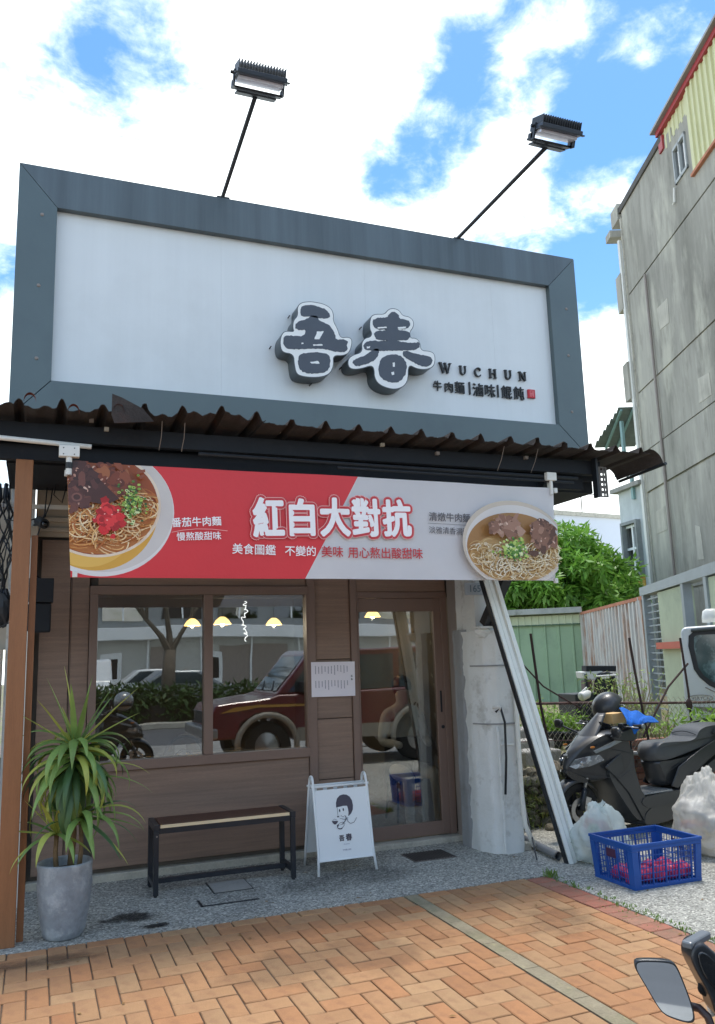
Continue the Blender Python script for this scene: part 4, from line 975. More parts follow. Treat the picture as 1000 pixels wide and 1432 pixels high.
MB().ell(c+Vector((.02, -.055, -.02)), .026, .026, .026, 12, 8).build('lens', mat('black_glass', S('#0c0e10'), .05), t, smooth=True)
MB().tube([c+Vector((-.02, .05, .02)), (c.x-.06, 6.86, c.z+.03)], .012, 8).build('mount', m_blackmetal, t)
wr = thing('cable_bundle', 'tangle of black cables hanging on the neighbouring wall at the left edge', 'cables', (-.25, 6.6, 2.2))
for k in range(14):
    x = -.26+rnd.gauss(0, .03); pts = []
    for q in range(9):
        pts.append((x+rnd.gauss(0, .012)+(.05*math.sin(q*.8+k) if q > 1 else 0), 6.6+rnd.gauss(0, .02), 2.98-q*.115-(.04 if q == 8 else 0)))
    MB().tube(pts, rnd.uniform(.004, .008), 6).build('cable', m_blackmetal, wr, smooth=True)
MB().ell((-.22, 6.6, 2.05), .06, .05, .14, 12, 8, jit=.1).build('cable_coil', m_blackmetal, wr)
for P in ([(-.24, 2.7), (-.1, 2.68), (.0, 2.72)], [(-.24, 2.55), (-.12, 2.3), (-.07, 2.1), (-.15, 1.95), (-.24, 1.9)], [(.05, 2.95), (.04, 2.75), (-.0, 2.6), (-.06, 2.45)], [(.09, 2.95), (.08, 2.85), (.04, 2.72)], [(.12, 3.0), (.10, 2.9), (.16, 2.84), (.2, 3.02)]):
    MB().tube([(x, 6.55, z) for x, z in P], .005, 6).build('cable', m_blackmetal, wr, smooth=True)

# ------------------------------------------------------------------ pillar at the right of the door
pl = thing('pillar', 'peeling white painted masonry pillar to the right of the door', 'pillar', (3.6, 6.4, 0))
def foot(P, z0, z1, nm, m, **k): return MB().prism([(x, y, z0) for x, y in P], (0, 0, z1-z0)).build(nm, m, pl, fix=True, **k)
def wob(P, n=5, a=.006):
    out = []
    for (x0, y0), (x1, y1) in zip(P, P[1:]+P[:1]):
        for k in range(n): out.append((x0+(x1-x0)*k/n+rnd.uniform(-a, a), y0+(y1-y0)*k/n+rnd.uniform(-a, a)))
    return out
def rough_column(P, z0, z1, nm, m, a=.007, nz=26):
    Q = wob(P, 5, .003); n = len(Q); vs = []; fs = []
    for j in range(nz+1):
        z = z0+(z1-z0)*j/nz; sw = 1+.03*max(0, 1-z/.35)
        cx = sum(q[0] for q in Q)/n; cy = sum(q[1] for q in Q)/n
        vs += [(cx+(x-cx)*sw+rnd.uniform(-a, a), cy+(y-cy)*sw+rnd.uniform(-a, a), z) for x, y in Q]
    for j in range(nz):
        for i in range(n): fs.append((j*n+i, j*n+(i+1) % n, (j+1)*n+(i+1) % n, (j+1)*n+i))
    fs += [tuple(range(n-1, -1, -1)), tuple(range(nz*n, nz*n+n))]
    o = MB().add(vs, fs).build(nm, m, pl, fix=True); return sharp(o, 50)
rough_column([(3.50, 6.62), (3.505, 6.37), (3.56, 6.22), (3.65, 6.16), (3.80, 6.16), (3.80, 6.62)], 0, 1.80, 'lower_shaft', m_whitepaint)
rough_column([(3.487, 6.625), (3.489, 6.50), (3.53, 6.44), (3.56, 6.62)], .0, 1.82, 'grey_return', m_greypaint, .004)
rough_column([(3.53, 6.62), (3.53, 6.28), (3.82, 6.28), (3.82, 6.62)], 1.80, 3.2, 'upper_shaft', m_whitepaint, .003)
for z in (1.02, 1.50): MB().prism([(3.497, 6.36, z), (3.552, 6.21, z), (3.645, 6.148, z), (3.81, 6.148, z), (3.81, 6.2, z)], (0, 0, .012)).build('render_joint', m_greypaint, pl, fix=True)
MB().tube([(3.60, 6.15, 1.0), (3.60, 6.13, .98), (3.605, 6.13, .5), (3.61, 6.13, .03)], .012, 8).build('pilaster_edge', m_whitepaint, pl)
MB().tube([ony(693, 996, 6.10), ony(700, 990, 6.08), ony(706, 1010, 6.08), ony(708, 1060, 6.08), ony(707, 1111, 6.08)], .010, 8).build('black_hose', m_blackmetal, pl, smooth=True)
a = ony(695, 993, 6.1)
MB().tube([(a.x-.03, 6.11, a.z+.02), (a.x+.0, 6.07, a.z+.03), (a.x+.03, 6.09, a.z)], .014, 8).build('hose_elbow', m_pipewhite, pl, smooth=True)
MB().tube([ony(700, 1042, 6.10), ony(718, 1041, 6.10)], .010, 8).build('pipe_clip', m_pipewhite, pl)
MB().tube([(3.80, 6.13, 1.75), (3.79, 6.13, .9), (3.785, 6.12, .45), (3.80, 6.12, .22), (3.86, 6.10, .05)], .020, 10).build('conduit', m_pipewhite, pl, smooth=True)
# house number plate
a = ony(650, 818, 6.26); b = ony(677, 832, 6.26)
hp = thing('house_number_plate', 'faded grey house number plate at the top of the white pillar', 'number plate', (a.x, 6.275, b.z))
MB().box(a.x, b.x, 6.262, 6.272, b.z, a.z+.02).build('plate', mat('plate_grey', S('#a9b1b8'), .5), hp, bevel=.002)
text('number', '165', face_front((a.x+b.x)/2+.01, 6.260, (a.z+b.z)/2+.012), mat('number_grey', S('#6d7c88'), .5), hp, .02, 0, fit=((b.x-a.x)*.55, 0))
# diagonal steel brace
br = thing('diagonal_brace', 'black steel diagonal brace rising from the white pillar to the awning', 'brace', (3.57, 6.2, 1.86))
p0 = ony(679, 874, 6.20); p1 = ony(757, 690, 5.60); dd = (p1-p0).normalized()
MB().bar(p0, p1+dd*.1, .085, .085, (1, 0, 0)).build('square_tube', m_blackmetal, br, bevel=.004)
MB().obox(p0+Vector((0, .01, -.02)), (.085, 0, 0), (0, .07, 0), (0, 0, .008)).build('foot_plate', m_whitepaint, br)
MB().lathe([(.014, 0), (.014, .02)], p0+Vector((.03, -.06, .0)), 8, (0, -1, 0)).build('bolt', m_blackmetal, br)
MB().ell(p0+Vector((-.02, .02, -.06)), .075, .05, .05, 12, 8, jit=.15).build('mortar_lump', m_whitepaint, br)
# white aluminium section leaning against the pillar
q0 = onz(803, 1206); q1 = ony(684, 815, 5.95); dd = (q1-q0).normalized()
lb = thing('leaning_beam', 'long white aluminium section with black edge leaning against the pillar', 'beam', q0)
q2 = q0+dd*2.75; side = dd.cross(Vector((0, -1, 0))).normalized(); nr = side.cross(dd).normalized()
if nr.y > 0: nr = -nr
if side.x < 0: side = -side
def lbar(o0, w, dpt, nm, m, off=0.0, ext=0.0):
    c = (q0+q2)/2+side*o0+nr*off; return MB().obox(c, dd*((q2-q0).length/2+ext), side*w/2, nr*dpt/2).build(nm, m, lb)
lbar(.006, .120, .03, 'web', mat('alu_groove', S('#d0d4d0'), .45, var=.05), 0)
lbar(-.042, .034, .05, 'flange', m_alu, .008); lbar(.052, .034, .05, 'flange', m_alu, .008); lbar(-.0, .03, .036, 'rib', m_alu, .004)
lbar(-.066, .012, .046, 'black_edge', m_blackmetal, -.004)
# grey pipes on the ground beside the pillar
t = thing('grey_pipe', 'grey plastic pipe lying on the granite beside the foot of the pillar', 'pipe', onz(745, 1185, .04))
a = onz(727, 1170, .04); b = onz(781, 1197, .04)
mb = MB(); mb.tube([a, b], .030, 16, caps=False); mb.tube([a, b], .024, 16, caps=False); mb.build('tube', mat('grey_pvc', S('#76787a'), .5, var=.1), t, smooth=True)
MB().tube([b+(a-b)*.02, b], .033, 16, caps=False).build('rim', mat('grey_pvc', None), t, smooth=True)
a = onz(721, 1190, .0); b = onz(741, 1188, .0); tag(MB().obox(((a.x+b.x)/2, a.y, .03), (.07, 0, 0), (0, .04, 0), (0, 0, .03)).build('concrete_block', m_conclight, None, loc=a, bevel=.006), 'small concrete block at the foot of the pillar conduit', 'block')
t = thing('thin_stick', 'thin rusty rod leaning in the rubble between pillar and white beam', 'rod', onz(751, 1203))
MB().tube([onz(751, 1203), ony(735, 1130, 6.4), ony(726, 1060, 6.6), ony(720, 1020, 6.8)], .006, 6).build('rod', m_blackmetal, t)

# ------------------------------------------------------------------ bench
be = thing('bench', 'dark plank bench on a black square-tube frame under the window', 'bench', (1.36, 6.4, 0))
bx_0, bx_1, by0, by1, bh = .835, 1.875, 6.23, 6.56, .475
MB().box(bx_0+.045, bx_1-.045, by0+.008, by1-.005, bh-.012, bh+.006).build('seat_plank', m_benchwood, be, bevel=.002)
MB().box(bx_0+.045, bx_1-.045, by0, by0+.006, bh-.016, bh+.005).build('seat_edge', m_plyedge, be)
tb = .035
for x in (bx_0, bx_1-tb):
    for y in (by0, by1-tb): MB().box(x, x+tb, y, y+tb, .012, bh-.035).build('leg', m_benchmetal, be, bevel=.002)
    MB().box(x-.001, x+tb+.003, by0-.001, by1+.001, bh-.034, bh+.008).build('top_end_bar', m_benchmetal, be, bevel=.002)
    MB().box(x+.002, x+tb-.002, by0+tb, by1-tb, .055, .09).build('low_end_bar', m_benchmetal, be)
    for y in (by0, by1-tb): MB().lathe([(.012, 0), (.012, .012)], (x+tb/2, y+tb/2, 0), 10).build('foot', m_blackmetal, be)
MB().box(bx_0+tb+.004, bx_1-tb-.004, by0+.006, by0+.036, bh-.055, bh-.017).build('front_rail', m_benchmetal, be)
MB().box(bx_0+tb+.004, bx_1-tb-.004, by1-.036, by1-.006, bh-.055, bh-.017).build('rear_rail', m_benchmetal, be)
MB().box(bx_0+tb, bx_1-tb, (by0+by1)/2-.017, (by0+by1)/2+.017, .057, .088).build('stretcher', m_benchmetal, be)
MB().lathe([(.006, 0), (.006, .003)], (bx_0+.02, by0, bh-.07), 8, (0, -1, 0)).build('screw', m_doortrim, be)

# ------------------------------------------------------------------ A-frame sign
af = thing('sandwich_board', 'white folding sandwich board with a bob-haired girl drawing beside the bench', 'sandwich board', (2.28, 6.4, 0))
zt = .665
def leg_loop(x, s):
    # hoop joining front and rear leg of one side
    yf, yr = 6.215, 6.60
    pts = [(x, yf, .0)]+[(x-s*.012, 6.215+(6.345-6.215)*k/4, .62*k/4) for k in range(1, 5)]+[(x-s*.014, 6.36+.04*(1-math.cos(a)), .655+.045*math.sin(a)) for a in np.linspace(.2, 2.9, 8)]
    pts += [(x-s*.012, 6.45+(yr-6.45)*k/4, .62*(1-k/4)) for k in range(0, 5)]
    return pts
for x, s in ((2.045, -1), (2.515, 1)):
    MB().tube(leg_loop(x, s), .0105, 10).build('leg_hoop', m_frostwhite, af, smooth=True)
def aplane(u, v, off=0.0):   # u across 0..1, v up 0..1 on the front board
    z = .10+(.60-.10)*v; y = 6.215+(6.345-6.215)*(z/.62); return Vector((2.058+.445*u, y-off, z))
fb = MB().prism([aplane(0, 0, 0), aplane(1, 0, 0), aplane(1, 1, 0), aplane(0, 1, 0)], (0, .006, 0)).build('front_board', m_frostwhite, af, fix=True)
rb = MB().prism([(2.058, 6.575, .10), (2.503, 6.575, .10), (2.503, 6.455, .60), (2.058, 6.455, .60)], (0, .006, 0)).build('rear_board', m_frostwhite, af, fix=True)
for y in (6.35, 6.45): MB().tube([(2.04, y, .625), (2.52, y, .625)], .009, 8).build('top_bar', m_frostwhite, af, smooth=True)
MB().tube([(2.05, 6.236, .10), (2.51, 6.236, .10)], .006, 8).build('lower_bar', m_frostwhite, af)
for k in range(5): 
    MB().box(2.09+k*.085, 2.14+k*.085, 6.352, 6.358, .598, .614).build('hinge_slot', m_doortrim, af)
# drawing: coordinates read in a 1000-wide tracing of the board
def tr(px, py): 
    u = (px-62)/(905-62) if py < 600 else (px-90)/(935-90); v = 1-(py-(130-.06*(px-62)))/(955)
    return max(0, min(1, u)), max(0, min(1, v))
m_dr = mat('drawing_ink', S('#4a4653'), .6, var=.03); AL = [0.0012]
def drw(P, nm, m=m_dr):
    AL[0] += .0003; mb = MB().poly([aplane(*tr(*p), AL[0]) for p in P]); return mb.build(nm, m, af)
def dline(P, w=5, nm='drawing_line'):
    mb = MB(); AL[0] += .0002
    for (x0, y0), (x1, y1) in zip(P, P[1:]):
        d = math.hypot(x1-x0, y1-y0) or 1; nx_, ny_ = -(y1-y0)/d*w/2, (x1-x0)/d*w/2
        mb.poly([aplane(*tr(x0+nx_, y0+ny_), AL[0]), aplane(*tr(x1+nx_, y1+ny_), AL[0]), aplane(*tr(x1-nx_, y1-ny_), AL[0]), aplane(*tr(x0-nx_, y0-ny_), AL[0])])
    mb.build(nm, m_dr, af)
drw([(388, 365), (392, 300), (415, 240), (460, 200), (515, 186), (570, 192), (615, 220), (645, 270), (655, 340), (645, 400), (615, 450), (580, 480), (565, 485), (575, 440), (572, 390), (560, 345), (500, 345), (440, 358)], 'hair')
drw([(412, 360), (440, 357), (500, 346), (556, 346), (568, 390), (568, 440), (548, 490), (500, 512), (450, 508), (420, 470), (410, 420)], 'face', m_frostwhite)
drw([(395, 480), (412, 478), (424, 498), (388, 500)], 'hair_tip')
for x, y in ((438, 408), (496, 396)): drw([(x+11*math.cos(a), y+22*math.sin(a)) for a in np.linspace(0, 6.28, 14)[:-1]], 'eye')
dline([(450, 470), (465, 488), (490, 492), (510, 478)], 5); dline([(404, 365), (404, 470)], 5); dline([(462, 330), (466, 350)], 4); dline([(425, 350), (426, 330)], 4)
drw([(300, 545), (400, 548), (385, 572), (360, 594), (335, 594), (312, 570)], 'rice_bowl'); dline([(315, 540), (345, 520), (385, 538)], 4)
dline([(520, 480), (530, 520), (500, 560), (480, 578)], 12); dline([(430, 515), (500, 530), (560, 505)], 5); dline([(540, 510), (550, 560), (590, 588), (640, 575), (672, 540), (690, 508)], 6)
dline([(405, 600), (425, 575), (470, 565), (500, 590), (500, 630), (450, 655), (410, 640), (405, 600)], 5); dline([(420, 645), (450, 656), (480, 645)], 14); dline([(440, 600), (470, 590), (480, 570)], 8)
def atext(nm, s, px, py, w, bold=0.0, m=None):
    c0_ = aplane(*tr(px, py), .0035); tl = math.atan2(6.345-6.215, .62)
    M = Matrix.Translation(c0_) @ Matrix.Rotation(R(90)-tl, 4, 'X'); return text(nm, s, M, m or m_dr, af, bold, 0, fit=(w, 0))
atext('board_title', '吾', 462, 780, .042, .03); atext('board_title', '春', 572, 768, .050, .03)
atext('board_subtitle', 'WUCHUN', 525, 860, .05, 0, m_ink); atext('board_subtitle', '牛肉麵 滷味', 525, 935, .07, 0, m_ink)

# ------------------------------------------------------------------ planter and yucca
def pot():
    cx, cy = .225, 5.66
    t = tag(MB().lathe([(.105, 0), (.118, .012), (.128, .05), (.150, .18), (.163, .30), (.158, .385), (.163, .42), (.158, .432), (.148, .425), (.146, .37), (.12, .36)], (cx, cy, 0), 40).build('planter', mat('planter_grey_blue', S('#8f969c'), .6, var=.16, vs=7, bump=.6, bs=22, grain=.06, dirt=[(S('#bcc2c6'), 8, .48, .66, .75), (S('#646a70'), 5, .52, .7, .6)]), None, smooth=True, loc=(cx, cy, 0)),
            'tall blue-grey glazed planter holding the spiky plant at the left', 'planter')
    for v in t.data.vertices:
        a = math.atan2(v.co.y, v.co.x); k = 1+.014*math.sin(3*a+v.co.z*9)+.010*math.sin(7*a+v.co.z*23); v.co.x *= k; v.co.y *= k
    return cx, cy
cx, cy = pot()
m_leafg = [mat('yucca_leaf_mid', S('#7d9a50'), .42, var=.18, vs=10, rand=.2, trans=.2), mat('yucca_leaf_dark', S('#4d6e42'), .42, var=.18, vs=10, rand=.2, trans=.15), mat('yucca_leaf_lime', S('#b6bd5c'), .45, var=.18, vs=9, rand=.15, trans=.25)]
yu = thing('yucca_plant', 'yucca with drooping sword leaves growing in the blue-grey planter', 'plant', (cx, cy, .38))
MB().lathe([(.145, .372), (.10, .385), (.0, .39)], (cx, cy, 0), 20).build('potting_soil', mat('potting_soil', S('#3c332b'), .95, bump=1, bs=40, grain=.3), yu)
m_bark = mat('yucca_bark', S('#7b6a50'), .85, var=.25, vs=20, bump=.6, bs=50)
MB().tube([(cx+.03, cy, .37), (cx+.045, cy, .6), (cx+.03, cy, .85), (cx+.04, cy, 1.12)], [.022, .018, .018, .024], 10).build('stem', m_bark, yu, smooth=True)
MB().tube([(cx-.05, cy-.03, .37), (cx-.06, cy-.04, .50), (cx-.055, cy-.04, .60)], [.016, .014, .014], 10).build('stem', m_bark, yu, smooth=True)
MB().tube([(cx+.08, cy-.02, .37), (cx+.09, cy-.03, .5), (cx+.085, cy-.03, .66)], [.016, .013, .014], 10).build('stem', m_bark, yu, smooth=True)
def sword(base, az, el, L_, w, droop, m, curl=0.0):
    """one leaf: starts at elevation el, bends down by droop radians over its length"""
    n = 12; p = Vector(base); e = el; vs = []; fs = []; sidev = Vector((-math.sin(az), math.cos(az), 0))
    for k in range(n+1):
        u = k/n; d = Vector((math.cos(az)*math.cos(e), math.sin(az)*math.cos(e), math.sin(e))); nrm = sidev.cross(d)
        ww = w*(.55+.75*math.sin(min(1, u*1.35+.12)*math.pi*.62))*(1-u**2.6)+.0012
        for q, dz in ((-1, .12), (0, -.10), (1, .12)): vs.append(p+sidev*ww*q*.5+nrm*ww*dz*(-1)*(-1))
        p = p+d*(L_/n); e -= droop/n*(.4+1.4*u); sidev = (sidev+Vector((0, 0, curl/n))).normalized()
    for k in range(n):
        for q in range(2): a = k*3+q; fs.append((a, a+1, a+4, a+3))
    o = MB().add(vs, fs).build('leaf', m, yu, smooth=True); return o
r2 = random.Random(11)
top = (cx+.04, cy, 1.10)
# upright spears at the top
for az, el, L_, w in ((190, 70, .48, .030), (175, 84, .52, .044), (20, 80, .46, .030), (350, 62, .46, .034), (335, 45, .54, .030), (190, 36, .48, .026), (20, 55, .40, .034), (300, 72, .38, .036), (120, 60, .3, .03), (250, 76, .42, .034), (210, 52, .42, .03), (355, 30, .44, .03)):
    sword(top, R(az), R(el), L_, w, .15, m_leafg[r2.choice((0, 0, 2))])
for k in range(84):
    az = k*2.39996+r2.uniform(-.35, .35); u = k/84
    el = R(35-75*u+r2.uniform(-8, 8)); L_ = r2.uniform(.36, .53); dr = r2.uniform(1.2, 2.5)+(0 if u > .5 else .4)
    b = (cx+.04, cy, 1.12-.16*u)
    if math.sin(az) > .2 and L_ > .5: L_ = .45
    sword(b, az, el, L_, r2.uniform(.036, .056), dr, m_leafg[1 if r2.random() < .25 else (0 if r2.random() < .7 else 2)], r2.uniform(-.2, .2))
b = (cx-.055, cy-.04, .60)
for az, el, L_, w, dr in ((185, 12, .40, .030, .15), (195, 50, .30, .024, .1), (170, 70, .26, .028, .2), (250, 20, .42, .040, 1.9), (225, 5, .36, .032, 1.3), (290, 10, .34, .040, 1.8), (330, -10, .26, .034, .8), (205, -5, .36, .022, 1.3), (150, 30, .3, .03, .9), (60, 50, .3, .03, .9), (235, 55, .32, .028, .3), (5, 25, .3, .03, .7), (160, -15, .36, .024, 1.4), (270, 60, .25, .03, .8)):
    sword(b, R(az), R(el), L_, w, dr, m_leafg[r2.choice((2, 0, 2))])
b = (cx+.085, cy-.03, .68)
for az, el, L_, w, dr in ((275, 30, .52, .042, 2.2), (300, 20, .50, .038, 2.0), (330, 30, .48, .030, 1.7), (350, 15, .44, .034, 1.5), (0, -5, .42, .030, 1.2), (250, 10, .36, .042, 1.9), (20, 30, .4, .03, 1.4), (340, 0, .40, .024, .6), (315, -20, .40, .036, .8), (285, -20, .34, .04, .9), (180, 30, .3, .03, 1.2), (200, 10, .34, .03, 1.4), (345, -35, .42, .034, .5), (100, 40, .3, .03, 1.0), (290, 45, .36, .04, 1.9)):
    sword(b, R(az), R(el), L_, w, dr, m_leafg[r2.choice((2, 2, 0, 1))])
sword((cx+.05, cy-.01, .95), R(345), R(20), .48, .026, 1.15, m_leafg[2]); sword((cx+.05, cy-.01, .92), R(-15), R(5), .50, .024, .9, m_leafg[0])

# ------------------------------------------------------------------ vacant lot beside the shop (raised soil held by rubble and brick)
ZL = .45
lot = struct(MB().add([(3.85, 7.25, -.05), (40, 7.25, -.05), (40, 70, -.05), (-6, 70, -.05), (-6, 12.3, -.05), (3.85, 12.3, -.05), (3.85, 7.25, ZL), (40, 7.25, ZL), (40, 70, ZL), (-6, 70, ZL), (-6, 12.3, ZL), (3.85, 12.3, ZL)],
                      [(6, 7, 8, 9, 10, 11), (0, 1, 7, 6), (1, 2, 8, 7), (2, 3, 9, 8), (3, 4, 10, 9), (4, 5, 11, 10), (5, 0, 6, 11)]), 'lot_ground', m_soil)
rw = thing('rubble_wall', 'low tumbled rubble stone wall with weeds between the pillar and the scooter', 'wall', (4.4, 7.1, 0))
stone_meshes = []
for k in range(8):
    mb = MB().ell((0, 0, 0), 1, .8, .72, 8, 6, jit=.16); me = mb.mesh('stone', m_stone); me.polygons.foreach_set('use_smooth', [True]*len(me.polygons)); me.set_sharp_from_angle(angle=R(38)); stone_meshes.append(me)
MB().box(3.84, 5.35, 7.08, 7.25, -.02, .42).build('core', m_soil, rw)
r3 = random.Random(5)
def stone(x, y, z, s, par):
    o = bpy.data.objects.new('stone', r3.choice(stone_meshes)); COL.objects.link(o); o.parent = par; o.location = Vector((x, y, z))-ORIG[par.name]
    o.rotation_euler = (r3.uniform(-.6, .6), r3.uniform(-.6, .6), r3.uniform(0, 6.3)); o.scale = (s, s, s); return o
for row in range(6):
    x = 3.86+r3.uniform(0, .05)
    while x < 5.4:
        s = r3.uniform(.04, .085); stone(x+s, 6.98+row*.012+r3.uniform(-.05, .04), .04+row*.088+r3.uniform(-.02, .02), s, rw); x += s*1.75
for _ in range(40):
    stone(r3.uniform(3.9, 5.6), r3.uniform(6.75, 7.0), .02, r3.uniform(.015, .05), rw)
for _ in range(26):
    stone(r3.uniform(4.0, 5.6), r3.uniform(7.3, 8.2), ZL+.02, r3.uniform(.03, .10), rw)
bw = thing('brick_wall', 'low worn red brick wall behind the scooter', 'wall', (6.4, 7.1, 0))
MB().box(5.36, 9.0, 7.03, 7.24, -.02, .68).build('mortar_core', m_conc, bw)
bm_meshes = []
for k in range(4):
    bm_meshes.append(MB().box(-.105, .105, -.05, .05, -.028, .028).mesh('brick', m_brickred))
for row in range(11):
    for k in range(17):
        x = 5.48+k*.22+(row % 2)*.11
        o = bpy.data.objects.new('brick', r3.choice(bm_meshes)); COL.objects.link(o); o.parent = bw; o.location = Vector((x, 7.065+r3.uniform(-.012, .006), .03+row*.064))-ORIG[bw.name]; o.rotation_euler = (0, 0, r3.uniform(-.03, .03))
t = thing('white_pipe', 'short white pipe lying on top of the red brick wall behind the scooter', 'pipe', (5.7, 7.0, .72))
MB().tube([ony(885, 1053, 7.0), ony(925, 1056, 7.0)], .022, 10).build('tube', m_pipewhite, t, smooth=True)

# chain-link fence with rusty top rail and leaning rods
m_rustrod = mat('rusty_iron', S('#463431'), .85, var=.3, vs=12, bump=.4)
m_rail = mat('rusty_rail', S('#5d4540'), .8, var=.3, vs=9, bump=.3, dirt=[(S('#8a7f78'), 6, .55, .75, .6)])
fe = thing('chain_link_fence', 'sagging rusty chain-link fence on iron rods around the vacant lot', 'fence', (5.5, 7.0, .5))
YF = 7.0
MB().tube([(3.86, YF, 1.135), (4.6, YF, 1.115), (5.3, YF, 1.09), (5.86, YF, 1.06), (6.6, YF, 1.03), (9, YF, .98)], .013, 8).build('top_rail', m_rail, fe, smooth=True)
MB().tube([(3.9, YF, .78), (4.7, YF+.02, .76), (5.4, YF, .72)], .006, 6).build('tension_wire', m_rail, fe)
mb = MB(); rr = random.Random(3)
x = 3.3
while x < 9:
    for sg_ in (1, -1):
        n = 9; z0, z1 = .42, 1.11; w = (z1-z0)*.9; pts = []
        for k in range(n+1):
            u = k/n; xx = x+sg_*(w*u-w/2)+.01*math.sin(u*40); pts.append((xx, YF+.02*math.sin(xx*5+u*4)+(.004 if k % 2 else -.004), z0+(z1-z0)*u-.04*max(0, xx-6)*.4))
        pts = [p for p in pts if p[0] > 3.88]
        if len(pts) > 1: mb.tube(pts, .0022, 3, caps=False)
    x += .062
tag(mb.build('wire_mesh', mat('old_wire', S('#8d8877'), .7, var=.2), fe), kind='stuff')
for P, r_, nm in (([(742, 886), (756, 985), (767, 1040), (775, 1120)], .013, 'rod'), ([(732, 930), (760, 960), (790, 978), (812, 990)], .008, 'rod'), ([(880, 892), (888, 940), (897, 985), (908, 1040), (915, 1080)], .013, 'rod'),
                  ([(951, 892), (957, 930), (963, 970), (972, 1060)], .012, 'rod'), ([(962, 928), (935, 960), (915, 1000), (900, 1030)], .011, 'rod')):
    MB().tube([ony(a, b, 6.98) for a, b in P], r_, 7).build(nm, m_rustrod, fe)
c = ony(964, 985, 6.96); MB().ell(c, .04, .03, .06, 10, 8, jit=.1).build('wire_knot', m_rustrod, fe)
# plants
def leaf_cloud(name, m, parent, center, rad, n, size, flat=.25, droop=.3, shell=.0, seed=1, shape=None, asp=.34, loc=None, kind=None, clusters=None):
    r = np.random.default_rng(seed); C_ = np.array(center); Rd = np.array(rad)
    if clusters is None:
        d = r.normal(size=(n, 3)); d /= np.linalg.norm(d, axis=1)[:, None]; q = (shell+(1-shell)*r.random(n)**.5)[:, None]; P = C_+d*q*Rd; out = d
    else:
        K = len(clusters); idx = r.integers(0, K, n); cc = np.array([c_[:3] for c_ in clusters]); cr = np.array([c_[3] for c_ in clusters])
        d = r.normal(size=(n, 3)); d /= np.linalg.norm(d, axis=1)[:, None]; P = cc[idx]+d*(r.random(n)**.4*cr[idx])[:, None]; out = d
    a = out*.6+r.normal(size=(n, 3))*.6; a[:, 2] -= droop; a /= np.linalg.norm(a, axis=1)[:, None]
    s_ = np.cross(a, r.normal(size=(n, 3))); s_ /= np.linalg.norm(s_, axis=1)[:, None]; s_[:, 2] *= .6
    L_ = size*(.6+.8*r.random(n))[:, None]; W = L_*asp*.5; nn = np.cross(a, s_)
    v0 = P; v1 = P+a*L_*.45+s_*W+nn*L_*.05; v2 = P+a*L_-nn*L_*.1; v3 = P+a*L_*.45-s_*W+nn*L_*.05
    V_ = np.stack([v0, v1, v2, v3], 1).reshape(-1, 3); org = np.array(ORIG[parent.name]) if parent else np.array(loc)
    me = bpy.data.meshes.new(name); me.vertices.add(4*n); me.vertices.foreach_set('co', (V_-org).astype(np.float32).ravel())
    me.loops.add(4*n); me.loops.foreach_set('vertex_index', np.arange(4*n, dtype=np.int32)); me.polygons.add(n); me.polygons.foreach_set('loop_start', np.arange(0, 4*n, 4, dtype=np.int32))
    me.update(); me.validate(); me.materials.append(m); o = bpy.data.objects.new(name, me); COL.objects.link(o)
    if parent: o.parent = parent
    else: o.location = loc
    ORIG[o.name] = Vector(org); 
    if kind: o['kind'] = kind
    return o
m_mango = mat('mango_leaf', S('#78a843'), .45, var=.32, vs=1.6, trans=.30, dirt=[(S('#b3cc52'), 1.1, .55, .72, .6)])
m_shrub = mat('shrub_leaf', S('#8ea55a'), .6, var=.3, vs=6, trans=.3)
m_lime = mat('ground_plant_leaf', S('#86ad3e'), .55, var=.3, vs=8, trans=.3)
m_hedge = mat('hedge_leaf', S('#3e5a26'), .6, var=.3, vs=2, trans=.15)
m_twig = mat('dry_twig', S('#a09477'), .85, var=.2, vs=20)
m_bark2 = mat('grey_bark', S('#6f6558'), .9, var=.2, vs=6, bump=.8, bs=20)
def tree(cx, cy, z0, top, rad, lab, seed, n=16000, size=.3, m=None, nclu=90):
    t = thing('tree', lab, 'tree', (cx, cy, z0)); r = random.Random(seed); zc = z0+(top-z0)*.55; rz = (top-zc)
    MB().tube([(cx, cy, z0), (cx+.1, cy, z0+(zc-z0)*.5), (cx, cy+.1, zc)], [.22, .17, .12], 10).build('trunk', m_bark2, t, smooth=True)
    mb = MB(); cl = []
    for k in range(nclu):
        d = Vector((r.gauss(0, 1), r.gauss(0, 1), r.gauss(0, 1)*.9)).normalized(); q = r.uniform(.55, 1.0); p = Vector((cx, cy, zc))+Vector((d.x*rad, d.y*rad, d.z*rz))*q
        if p.z < z0+.6: p.z = z0+.6+r.random()
        cl.append((p.x, p.y, p.z, r.uniform(.28, .55)*rad/2.4))
        if k % 3 == 0: mb.tube([(cx, cy, z0+(zc-z0)*r.uniform(.5, 1)), Vector((cx, cy, zc)).lerp(p, .5)+Vector((0, 0, .15)), p], [.06, .035, .012], 5)
    mb.build('limbs', m_bark2, t); leaf_cloud('crown', m or m_mango, t, (0, 0, 0), (1, 1, 1), n, size, droop=.45, seed=seed, clusters=cl); return t
p = dp(775, 900, 25.0); tree(p.x, p.y, ZL, 5.25, 2.45, 'bushy bright green tree with drooping leaf clusters behind the green shed', 3, 36000, .27, nclu=210)
p = dp(715, 900, 27.5); tree(p.x, p.y, ZL, 4.6, 2.6, 'dark green tree behind the shed, partly hidden by the banner', 8, 11000, .34, nclu=80)

